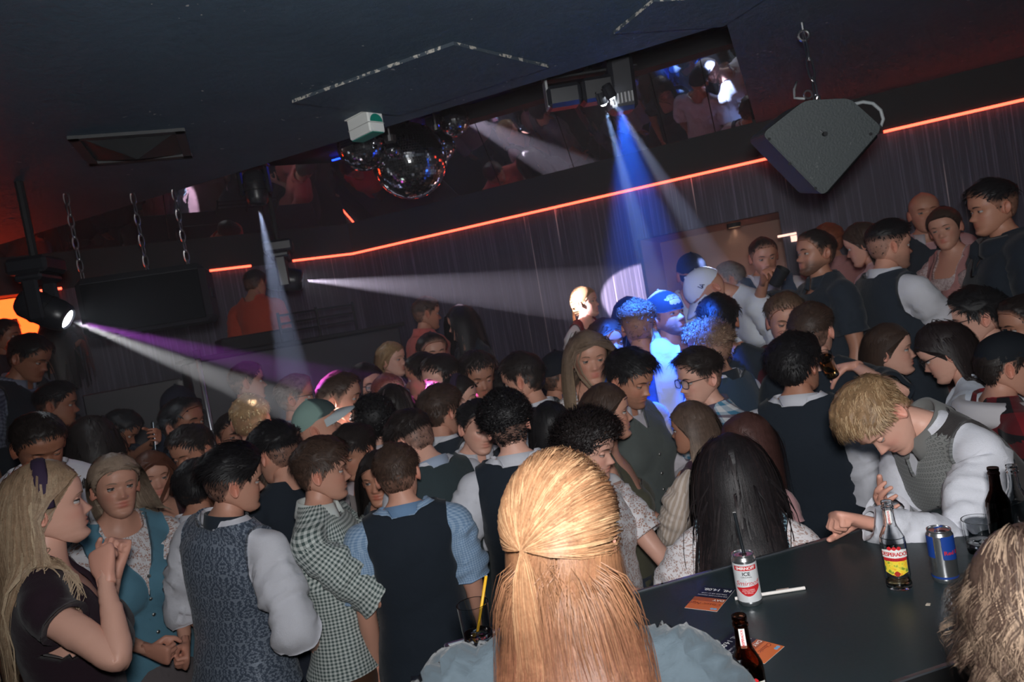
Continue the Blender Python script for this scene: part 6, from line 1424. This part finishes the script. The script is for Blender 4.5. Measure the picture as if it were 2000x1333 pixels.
P('man with black hair and red lit forehead beside the steel pole', 'm', 362, 832, 3.6, 38, hairc='black', skin='tan', head=(10, -6, 0), hair=S(.026, .007, 'quiff'), wear=outfit('shirt_long', BK, col='stand', cm=WH))
P('person in a dark brimmed hat behind the steel pole', 'm', 352, 800, 4.05, 150, hairc='black', skin='tan', floor=0.0, hair=None, cap=dict(col=(30, 30, 44)), wear=outfit('shirt_long', NAVY))
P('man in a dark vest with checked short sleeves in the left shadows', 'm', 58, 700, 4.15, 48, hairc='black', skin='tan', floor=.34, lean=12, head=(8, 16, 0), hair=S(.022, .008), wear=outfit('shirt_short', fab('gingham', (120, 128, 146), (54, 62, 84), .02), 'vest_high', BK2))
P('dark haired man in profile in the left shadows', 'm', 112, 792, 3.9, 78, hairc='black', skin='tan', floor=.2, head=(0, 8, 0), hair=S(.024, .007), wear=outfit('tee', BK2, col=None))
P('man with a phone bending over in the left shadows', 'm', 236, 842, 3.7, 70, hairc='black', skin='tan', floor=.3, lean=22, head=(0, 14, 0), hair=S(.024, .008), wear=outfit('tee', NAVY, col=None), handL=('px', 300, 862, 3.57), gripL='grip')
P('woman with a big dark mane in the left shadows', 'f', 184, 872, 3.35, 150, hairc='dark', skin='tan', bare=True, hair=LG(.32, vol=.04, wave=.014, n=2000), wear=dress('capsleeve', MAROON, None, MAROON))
P('red lit woman in a lace blouse behind the mature blond woman', 'f', 168, 972, 2.75, -160, hairc='dark', skin='mid', bare=True, hair=LG(.3, vol=.03, n=1800), wear=dress('blouse_elbow', LACE2, None, MAROON))
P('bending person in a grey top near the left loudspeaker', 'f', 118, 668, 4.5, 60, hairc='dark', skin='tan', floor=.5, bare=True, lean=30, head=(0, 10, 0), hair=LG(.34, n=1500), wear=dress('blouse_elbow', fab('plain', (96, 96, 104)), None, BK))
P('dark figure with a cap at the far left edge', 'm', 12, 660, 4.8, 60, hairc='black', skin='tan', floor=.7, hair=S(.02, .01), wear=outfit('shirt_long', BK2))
P('red lit person in profile left of the white beam end', 'm', 484, 748, 4.3, 96, hairc='brown', skin='mid', floor=.1, hair=S(.016, .006), wear=outfit('shirt_long', PINK))
P('man with a red lit cheek behind the blond man in the beam', 'm', 456, 852, 3.95, 20, hairc='dark', skin='mid', hair=S(.018, .006), wear=outfit('tee', MAROON, col=None))
P('person in an orange T-shirt behind the booth railing', 'm', 500, 556, 5.45, 150, hairc='dark', skin='mid', floor=.95, head=(-10, 14, 0), hair=S(.016, .006), wear=outfit('tee', fab('plain', (190, 78, 56)), col=None))
P('woman with long light hair beneath the boy in the green cap', 'f', 546, 950, 3.1, 110, hairc='lbrown', skin='light', bare=True, hair=LG(.42, n=2200), wear=dress('capsleeve', PINK, None, ROSE))
P('person with glossy dark hair below the redhead', 'f', 770, 800, 3.56, 178, hairc='dark', skin='light', bare=True, hair=LG(.34, hl=lin(150, 130, 130), hlf=.3), wear=dress('capsleeve', PINK, None, ROSE))
for r in REPORT:
    if not (1.5 < r[1] < 1.95): print('STATURE', r)
# ---------------------------------------------------------------- bar counter and what stands on it
Z_BAR = 1.17
BA, BB = np.array([.20, 1.75]), np.array([.86, 1.90]); BT = (BB - BA) / np.linalg.norm(BB - BA); BNn = np.array([-BT[1], BT[0]])     # along, away from the camera
def bf(a, b, z=0.0): p = BA + BT * a + BNn * b; return np.array([p[0], p[1], z])
RB = np.array([[BT[0], BNn[0], 0], [BT[1], BNn[1], 0], [0, 0, 1]]); BANG = math.atan2(BT[1], BT[0])
bar = thing('bar_counter', 'dark grey bar counter with aluminium edge trim in front of the crowd', 'counter', tuple(bf(.55, -.3)), (0, 0, BANG))
def mat_bar():
    t = NT('bar_laminate'); V = t.uv(1, src='Object'); n = t.noise(V, 160, 3); m = t.noise(V, 4, 4); t.set(Base_Color=t.mix(m, lin(36, 46, 49), lin(47, 57, 60)), Roughness=t.math('ADD', .30, t.math('MULTIPLY', n, .14))); t.b.inputs['Specular IOR Level'].default_value = .3; t.bump(n, .06, .001); return t.m
MB().box((.26, 0, Z_BAR - .02), (2.58, .61, .04)).obj('worktop', mat_bar(), bar)
for y in (-.309, .309):
    o = MB().box((.26, y, Z_BAR - .018), (2.60, .012, .044), bevel=.002).obj('edge_trim', ALU, bar)
    m = MB()
    for k in range(17): MB().lathe([(0, 0), (.0035, 0), (.0035, .002), (0, .002)], 8, mat4(np.eye(3), [-.90 + k * .14, y, Z_BAR + .003])).obj('screw', BLACK, o)
MB().box((-1.036, 0, Z_BAR - .018), (.012, .62, .044), bevel=.002).obj('edge_trim', ALU, bar)
MB().box((.35, -.02, .565), (2.2, .42, 1.13)).obj('carcass', DARK, bar); MB().box((.35, .05, .05), (2.1, .46, .10)).obj('plinth', BLACK, bar)

def text_arrays(s, size, bold=False, shear=0.0, align='CENTER', space=1.0):
    c = bpy.data.curves.new('txt', 'FONT'); c.body = s; c.size = size; c.align_x = align; c.align_y = 'CENTER'; c.shear = shear; c.space_character = space; c.resolution_u = 3
    if bold: c.offset = size * .022
    o = bpy.data.objects.new('txt', c); COLL.objects.link(o); dg = bpy.context.evaluated_depsgraph_get(); dg.update(); me = o.evaluated_get(dg).to_mesh(); me.calc_loop_triangles()
    V = np.array([v.co[:] for v in me.vertices]) if len(me.vertices) else np.zeros((0, 3)); T = np.array([t.vertices[:] for t in me.loop_triangles])
    o.evaluated_get(dg).to_mesh_clear(); bpy.data.objects.remove(o); bpy.data.curves.remove(c); return V, T
def dense(V, T, maxlen):
    """split long edges so that lettering can be bent"""
    V = list(map(tuple, V)); T = [tuple(t) for t in T]
    for _ in range(4):
        out = []; ch = False; mid = {}
        def mp(i, j):
            k = (min(i, j), max(i, j))
            if k not in mid: mid[k] = len(V); V.append(tuple((np.array(V[i]) + np.array(V[j])) / 2))
            return mid[k]
        for a, b, c in T:
            L = [abs(V[a][0] - V[b][0]), abs(V[b][0] - V[c][0]), abs(V[c][0] - V[a][0])]; m = int(np.argmax(L))
            if L[m] <= maxlen: out.append((a, b, c)); continue
            ch = True; tri = [(a, b, c), (b, c, a), (c, a, b)][m]; k = mp(tri[0], tri[1]); out += [(tri[0], k, tri[2]), (k, tri[1], tri[2])]
        T = out
        if not ch: break
    return np.array(V), np.array(T)
def wrap(V, r, z, a0): a = a0 + V[:, 0] / r; return np.c_[r * np.cos(a), r * np.sin(a), V[:, 1] + z]
def wrap_text(name, s, size, r, z, a0, m, parent, **k):
    V, T = text_arrays(s, size, **k); V, T = dense(V, T, r * .12); return link(name, make_mesh(name, wrap(V, r, z, a0), T, m, False), parent)
def patch(name, r, z0, z1, a0, a1, m, parent, n=14, fn=None):
    """printed patch on a cylinder; fn(u)-> (zlow,zhigh)"""
    V = []; 
    for i in range(n + 1):
        u = i / n; a = a0 + (a1 - a0) * u; l, h = fn(u) if fn else (z0, z1); V += [[r * math.cos(a), r * math.sin(a), l], [r * math.cos(a), r * math.sin(a), h]]
    Q = [[2 * i, 2 * i + 2, 2 * i + 3, 2 * i + 1] for i in range(n)]; return link(name, make_mesh(name, np.array(V), quads2tris(Q), m, True), parent)
def mat_glass(name, col=(1, 1, 1), rough=.02):
    def f():
        t = NT(name); t.set(Base_Color=col, Roughness=rough, IOR=1.45); t.b.inputs['Transmission Weight'].default_value = 1.0; return t.m
    return mat(('glass', name), f)
CLEAR = mat_glass('clear_glass', (.97, .98, .98)); BROWN = mat_glass('brown_glass', (.42, .20, .12)); LIQ = mat_glass('pale_beer', (.95, .78, .40)); AMBER = mat_glass('amber_drink', (.95, .50, .14)); ROSED = mat_glass('rose_drink', (.55, .20, .22))
def PR(n, c, r=.45, me=0.0): return m_plain('print_' + n, lin(c), r, me)
SILVER = m_plain('can_silver', (.72, .73, .75), .22, .95); RED, WHT, BLU, YEL, BLKP = PR('red', (196, 38, 44)), PR('white', (232, 230, 226)), PR('blue', (26, 62, 140)), PR('yellow', (238, 206, 50)), PR('black', (26, 26, 30)); ORG = PR('orange', (214, 110, 60)); TAWN = PR('tawny', (170, 84, 50)); NIGHT = PR('night', (24, 28, 48)); LBL = PR('label_white', (222, 224, 226), .35, .2)
def _yl():
    t = NT('print_agave'); V = t.uv(1, src='Object'); n = t.noise(V, 90, 3); t.set(Base_Color=t.ramp(n, [(.36, lin(120, 150, 50)), (.46, lin(236, 214, 70)), (.58, lin(240, 200, 50)), (.68, lin(232, 150, 50))]), Roughness=.45); return t.m
YEL = _yl()
def toward_cam(p): return math.atan2(-p[1], -p[0])
def place(px, py): q = on_z(px, py, Z_BAR); return q

def can(name, label, px, py, kind):
    p = place(px, py); t = thing(name, label, 'can', tuple(p)); t.scale = (1, 1, .875); a = toward_cam(p); R = .0265
    prof = [(0, .006), (.018, .003), (.0215, .0), (.0235, .002), (R, .010), (R, .120), (.0232, .1285), (.0240, .1305), (.0240, .1335), (.0225, .1335), (.0220, .1300), (0, .1295)]
    MB().lathe(prof, 32, sup=.0006).obj('body', SILVER, t, True)
    e = R + .0003
    if kind == 'white':
        patch('label', e, .014, .114, 0, 2 * math.pi, LBL, t, 40)
        patch('red_band', e + .0002, .097, .109, a - 1.0, a + 1.0, RED, t); wrap_text('lettering', 'SMIRNOFF', .0105, e + .0005, .103, a, WHT, t, bold=True, space=.9)
        wrap_text('lettering', 'ICE', .0125, e + .0005, .0885, a, BLKP, t, bold=True); wrap_text('lettering', 'ORIGINAL', .0055, e + .0005, .080, a, BLKP, t)
        wrap_text('lettering', 'Smirnoff', .0165, e + .0005, .064, a, RED, t, shear=.35)
        patch('red_swoosh', e + .0002, 0, 0, a - 1.05, a + 1.05, RED, t, 18, lambda u: (.050 - .020 * math.sin(u * math.pi), .051 + .008 * u))
        wrap_text('lettering', 'WITH VODKA', .0045, e + .0005, .047, a, WHT, t); wrap_text('lettering', 'AND THE TASTE', .0040, e + .0005, .0425, a, WHT, t); wrap_text('lettering', 'OF LEMON', .0040, e + .0005, .0385, a, WHT, t)
        MB().lathe([(0, .1297), (.011, .1297)], 16, mat4(np.eye(3), [.002, .004, 0])).obj('opening', m_plain('can_opening', lin(30, 14, 20), .4), t)
        st = thing('drinking_straw', 'black straw standing in the white and red can', 'straw', tuple(p + [.004, .004, .012])); MB().tube([(.006, -.002, 0), (-.004, .008, .195)], .0038, 10, cap=False).obj('tube', m_plain('black_straw', lin(28, 32, 36), .35), st, True); MB().lathe([(.0018, .1945), (.0038, .195)], 10, mat4(np.eye(3), [-.004, .008, 0])).obj('rim', WHT, st)
    else:
        for k in range(4): patch('blue_panel' if k % 2 == 0 else 'silver_panel', e, .066, .120, a - .55 + k * math.pi / 2, a - .55 + (k + 1) * math.pi / 2, BLU if k % 2 == 1 else SILVER, t) if k % 2 else None
        patch('blue_panel', e, 0, 0, a + .02, a + 1.35, BLU, t, 16, lambda u: (.064 - .004 * u, .121)); patch('blue_panel', e, 0, 0, a + math.pi, a + math.pi + 1.3, BLU, t, 16, lambda u: (.064, .121))
        patch('blue_ring', e, .014, .019, 0, 2 * math.pi, BLU, t, 40); wrap_text('lettering', 'Red Bull', .0135, e + .0006, .080, a + .95, RED, t, bold=True)
        q = ringp((0, 0, .1335), hor, dep, .006, .010, 14); o = MB().tube(q @ rx(-28).T * 1 + np.array([0, 0, .0]), .0014, 6, closed=True); V, T, C, M = o.arrays(); V = V - V.mean(0); V = V @ rz(25).T + [0, 0, .137]; link('pull_tab', make_mesh('pull_tab', V, T, BLU, True), t)
        MB().lathe([(0, .1299), (.009, .1299)], 16, mat4(np.eye(3), [.0, -.009, 0])).obj('opening', m_plain('can_opening', lin(30, 14, 20), .4), t)
    return t
can('drink_can', 'white and red slim can with a black straw on the bar', 1466, 1178, 'white')
can('drink_can', 'silver and blue slim can with raised pull tab on the bar', 1848, 1134, 'silver')
def bottle(label, px, py, glass, fill, text=True, pos=None):
    p = place(px, py) if pos is None else np.array(pos); t = thing('beer_bottle', label, 'bottle', tuple(p), scale=.86); a = toward_cam(p); k = 1.0
    out = [(0, .004), (.022, .002), (.0275, .0), (.0300, .004), (.0305, .012), (.0290, .020), (.0292, .026), (.0305, .034), (.0305, .120), (.0290, .134), (.0220, .150), (.0160, .163), (.0140, .178), (.0132, .205), (.0150, .207), (.0152, .212), (.0135, .214), (.0135, .218), (.0145, .220), (.0140, .226)]
    inn = [(.0115, .226), (.0105, .205), (.0112, .178), (.0132, .163), (.0192, .150), (.0262, .134), (.0278, .120), (.0278, .034), (.0262, .024), (.0275, .014), (.0250, .008), (0, .012)]
    MB().lathe(out + inn, 36, sup=.0005).obj('glass', glass, t, True)
    if fill: MB().lathe([(0, .0125), (.0248, .0085), (.0272, .014), (.0260, .024), (.0275, .034), (.0275, fill), (0, fill)] if fill > .035 else [(0, .0125), (.0248, .0085), (.0272, .014), (.0266, fill), (0, fill)], 30, sup=.0005).obj('beer', LIQ, t, True)
    if text:
        e = .0309; rgt = 1.0
        patch('yellow_label', e, 0, 0, a - .95, a + .95, YEL, t, 16, lambda u: (.044 + .004 * math.cos(u * 6.28), .083)); patch('red_label', e + .0002, .079, .088, a - .98, a + .98, RED, t); wrap_text('lettering', 'ORIGINAL', .0075, e + .0006, .0825, a, PR('rust', (120, 30, 30)), t)
        patch('white_label', e + .0002, 0, 0, a - 1.08, a + 1.08, WHT, t, 18, lambda u: (.087 + .0 * u, .106 + .004 * math.sin(u * math.pi))); wrap_text('lettering', 'DESPERADOS', .0135, e + .0007, .0965, a, RED, t, bold=True, space=.82)
        for da in (-.36, 0, .36): patch('red_dot', e + .0003, 0, 0, a + da - .2, a + da + .2, RED, t, 10, lambda u: (.1115 - .0045 * math.sin(u * math.pi), .1115 + .0055 * math.sin(u * math.pi)))
        patch('seal', e + .0008, 0, 0, a - .24, a + .24, PR('seal', (170, 40, 30)), t, 12, lambda u: (.047 - .0068 * math.sin(u * math.pi), .047 + .0068 * math.sin(u * math.pi))); patch('label_foot', e, .036, .043, a - .9, a + .9, BLKP, t)
        V, T = text_arrays('DESPERADOS', .0065, bold=True, space=.85); V = np.c_[-V[:, 1], V[:, 0], V[:, 2]]; V, T = dense(V, T, .003); link('neck_lettering', make_mesh('neck_lettering', wrap(V, .0149, .187, a), T, RED, False), t); patch('neck_label', .0146, .168, .207, a - .38, a + .38, WHT, t, 6, lambda u: (.168, .206))
    return t
bottle('clear beer bottle with yellow and red label on the bar beside the blue can', 1757, 1147, CLEAR, .024)
bottle('brown tinted beer bottle with yellow and red label near the flyer', 1462, 1400, BROWN, .112, pos=[*on_z(1443, 1203, Z_BAR + .194)[:2], Z_BAR])
bottle('dark brown bottle behind the tumbler at the end of the bar', 1958, 1065, mat_glass('dark_glass', (.10, .06, .05)), 0, False, pos=on_z(1962, 1072, Z_BAR))
bottle('clear bottle with a white neck label at the end of the bar', 1990, 1070, CLEAR, 0, False, pos=on_z(1998, 1068, Z_BAR))
bottle('dark bottle standing beside the half-up copper blond hair', 975, 1190, mat_glass('dark_glass', (.10, .06, .05)), 0, False, pos=bf(-.30, -.14, Z_BAR))
def tumbler(label, p, h=.10, r=.038, fill=.03, liq=None, name='tumbler'):
    t = thing(name, label, 'glass', tuple(p)); MB().lathe([(0, .0), (r * .84, 0), (r * .86, .004), (r, h), (r - .0022, h), (r * .86 - .002, .012), (0, .010)], 32, sup=.0006).obj('glass', CLEAR, t, True)
    if fill: MB().lathe([(0, .0105), (r * .855 - .0022, .0125), (r * (.86 + .14 * fill / h) - .0026, fill), (0, fill)], 28, sup=.0006).obj('drink', liq or mat_glass('water_drink', (.93, .95, .97)), t, True)
    for k in range(3): MB().box((.012 * math.cos(k * 2.1), .012 * math.sin(k * 2.1), fill - .006), (.018, .018, .016), rz(k * 33), bevel=.003).obj('ice_cube', mat_glass('ice', (.95, .97, 1), .08), t)
    return t
tumbler('short clear tumbler with ice at the end of the bar', on_z(1922, 1078, Z_BAR), .078, .038, .025)
tumbler('tall clear glass with ice beside the copper blond woman', bf(-.42, -.10, Z_BAR), .125, .036, .06, name='highball_glass')
st = thing('drinking_straw', 'yellow straw standing in the tall clear glass', 'straw', tuple(bf(-.42, -.10, Z_BAR + .011))); MB().tube([(-.016, 0, 0), (.040, .012, .165)], .0035, 8).obj('tube', m_plain('yellow_straw', lin(236, 180, 40), .4), st, True); MB().lathe([(0, .1652), (.0035, .1652)], 8, mat4(np.eye(3), [.040, .012, 0])).obj('rim', WHT, st)
p0, p1 = on_z(1436, 1170, Z_BAR + .004), on_z(1572, 1149, Z_BAR + .004); st = thing('drinking_straw', 'white straw lying on the bar behind the white and red can', 'straw', tuple(p0)); MB().tube([(0, 0, 0), p1 - p0], .0040, 10, cap=False).obj('tube', m_plain('white_straw', lin(232, 226, 220), .5), st, True)
a = .62; q0 = (p1 - p0) * .60; q1 = (p1 - p0) * .78; MB().tube([q0 + [0, .004, .003], q1 + [0, .004, .003]], .0016, 5).obj('paper_scrap', m_plain('scrap_paper', lin(150, 130, 120), .8), st)
p = on_z(1812, 1182, Z_BAR); tag(MB().prism([(-.006, -.002), (.002, -.005), (.007, .001), (.001, .005)], 0, .0016, mat4(np.eye(3), p)).obj('paper_crumb', m_plain('crumb', lin(190, 176, 160), .8)), 'tiny torn paper crumb lying on the bar', 'crumb')
def flyer(label, corners):
    C = np.array([on_z(x, y, Z_BAR + .0006) for x, y in corners]); c = C.mean(0); t = thing('flyer', label, 'flyer', tuple(c)); e1 = (C[1] - C[0]); w = np.linalg.norm(e1); e1 /= w; e2 = C[3] - C[0]; e2 -= e1 * (e2 @ e1); h = np.linalg.norm(e2); e2 /= h; M = mat4(np.stack([e1, e2, [0, 0, 1]], 1), C[0] - c)
    sh = lambda x0, x1, y0, y1, z: np.array([[x0 * w, y0 * h, z], [x1 * w, y0 * h, z], [x1 * w, y1 * h, z], [x0 * w, y1 * h, z]])
    def q(nm, x0, x1, y0, y1, m, z=.0004): return link(nm, make_mesh(nm, xf(M, sh(x0, x1, y0, y1, z)), [[0, 1, 2], [0, 2, 3]], m, False), t)
    m = MB(); m.box((w / 2, h / 2, 0), (w, h, .0005)); V, T, Cc, Mm = m.arrays(); link('paper', make_mesh('paper', xf(M, V), T, WHT, False), t)
    q('night_photo', .0, 1, 0, .48, NIGHT); q('orange_print', 0, 1, .64, 1, ORG); q('tawny_print', 0, 1, .48, .64, TAWN)
    def txt(s, size, x, y, m, **k):
        V, T = text_arrays(s, size * h, **k); V = V + [x * w, y * h, .0008]; link('lettering', make_mesh('lettering', xf(M, V), T, m, False), t)
    txt('MI. 14.08.', .145, .49, .12, WHT, bold=True); txt('EINLASS AB 21 UHR', .06, .5, .29, WHT); txt('DIE PARTY DER REGION', .055, .5, .38, WHT)
    txt('DAY', .11, .2, .56, WHT, bold=True); txt('Classic Night', .13, .55, .75, PR('rust', (120, 30, 30)), shear=.3)
    a = np.linspace(0, 2 * math.pi, 14, endpoint=False)
    for x in (.80, .90): MB().prism(np.c_[np.cos(a), np.sin(a)] * .035 * h, .0005, .0009, M @ mat4(np.eye(3), [(1 - x) * w, .92 * h, 0])).obj('sticker_dot', PR('sky', (120, 170, 210)), t)
    return t
flyer('orange and black party flyer lying by the far edge of the bar', [(1436, 1152), (1375, 1146), (1341, 1184), (1404, 1196)])
flyer('orange and black party flyer half under the brown tinted bottle', [(1431, 1237), (1391, 1268), (1493, 1301), (1534, 1262)])
# held drinks
def held(label, who, key, h=.11, r=.033, liq=None, fill=.06, off=(0, 0, 0), cat='glass', dark=False, tilt=(0, 0, 0), pos=None):
    M = PEOPLE[who]['hands'][key]; sd = 1 if key == 'L' else -1; p = xf(M, np.array([[-sd * .045, .0, -.085]]))[0] + np.array(off) if pos is None else np.array(pos)
    t = thing('drink_glass' if not dark else 'cup', label, cat, tuple(p - [0, 0, h * .5]), tilt); MB().lathe([(0, 0), (r * .8, 0), (r, h), (r - .002, h), (r * .8 - .002, .006), (0, .006)], 22, sup=.0006).obj('glass' if not dark else 'cup_wall', CLEAR if not dark else BLACK, t, True)
    if fill: MB().lathe([(0, .0065), (r * .8 - .0025, .007), (r * (.8 + .2 * fill / h) - .0028, fill), (0, fill)], 20, sup=.0006).obj('drink', liq or ROSED, t, True)
    return t
def who(s): return [k for k in PEOPLE if s in k][0]
held('glass of amber beer raised by the drinking man', who('amber drink to'), 'R', .12, .034, AMBER, .10, tilt=(.5, -.5, 0), pos=at(1622, 704, 3.03))
held('dark cup lifted by the stout man in polo shirt', who('stout man'), 'R', .09, .034, None, 0, dark=True, cat='cup', tilt=(.5, .5, 0))
held('small glass of drink held by the man in a beige henley', who('henley'), 'R', .10, .032, ROSED, .05)
held('glass with dark drink held by the curly haired man', who('tight dark curls'), 'L', .13, .034, ROSED, .09)
g = held('glass held by the woman in the cream lace blouse', who('cream lace'), 'L', .11, .032, None, .0)
M = PEOPLE[who('cream lace')]['hands']['L']; p = xf(M, np.array([[-.045, .0, -.085]]))[0]; st = thing('drinking_straw', 'yellow straw in the glass of the woman in cream lace', 'straw', tuple(p)); MB().tube([(0, 0, -.04), (-.03, -.01, .16)], .0035, 8).obj('tube', m_plain('yellow_straw', lin(236, 180, 40), .4), st, True); MB().lathe([(0, .1605), (.0035, .1605)], 8, mat4(np.eye(3), [-.03, -.01, 0])).obj('rim', WHT, st)

ph = at(299, 853, 3.55); t = thing('phone', 'lit smartphone held up in the left shadows', 'phone', tuple(ph), (.1, .15, math.radians(120)))
MB().box((0, 0, 0), (.072, .008, .145), bevel=.003).obj('case', BLACK, t); MB().box((0, -.0045, 0), (.064, .001, .132)).obj('screen', m_emit('phone_screen', (.7, .85, 1.0), .9), t)
# ---------------------------------------------------------------- beams of the moving heads, haze
spot('beam_wall', MH3 + unit(T3 - MH3) * .13, T3, 2600, (.95, .82, 1.0), 13, .12, .01)
spot('beam_left', MH4 + unit(T4 - MH4) * .13, T4, 2600, (1, .97, .95), 9, .2, .01)
spot('beam_left_violet', MH4 + unit(T4 - MH4) * .13, at(640, 745, 3.6), 1500, (.75, .15, 1.0), 9, .3, .01)
spot('beam_down', MH2 + [0, 0, -.12], MH2 + [.02, .02, -2], 1600, (.6, .7, 1.0), 12, .3, .01)
spot('beam_blue_a', L1 + .05 * unit(at(1250, 420, 3.6) - L1), at(1290, 600, 3.75), 2600, (.35, .55, 1.0), 9, .3, .01)
spot('beam_blue_b', L2 + .05 * unit(at(1310, 420, 3.6) - L2), at(1400, 520, 3.9), 2000, (.55, .65, 1.0), 8, .3, .01)
spot('beam_blue_wash', at(1212, 214, 3.24), at(1290, 690, 3.6), 1300, (.02, .14, 1.0), 36, .6, .02)
def haze():
    t = NT('haze'); t.t.nodes.remove(t.b); v = t.n('ShaderNodeVolumeScatter'); v.inputs['Density'].default_value = HAZE; v.inputs['Anisotropy'].default_value = .15; v.inputs['Color'].default_value = (.92, .94, 1, 1); t.l(v.outputs[0], t.out.inputs['Volume'])
    o = MB().box((0, 4.7, 1.68), (9.7, 4.4, 3.36)).obj('haze', t.m); o['kind'] = 'stuff'; o['label'] = 'thin stage haze filling the dance floor room'; o['category'] = 'haze'
HAZE = .035
haze()
SC.cycles.use_denoising = True; SC.cycles.use_adaptive_sampling = True; SC.cycles.adaptive_threshold = .055; SC.cycles.adaptive_min_samples = 12; SC.cycles.volume_bounces = 0; SC.cycles.max_bounces = 14; SC.cycles.diffuse_bounces = 3; SC.cycles.glossy_bounces = 3; SC.cycles.transmission_bounces = 14; SC.cycles.transparent_max_bounces = 6
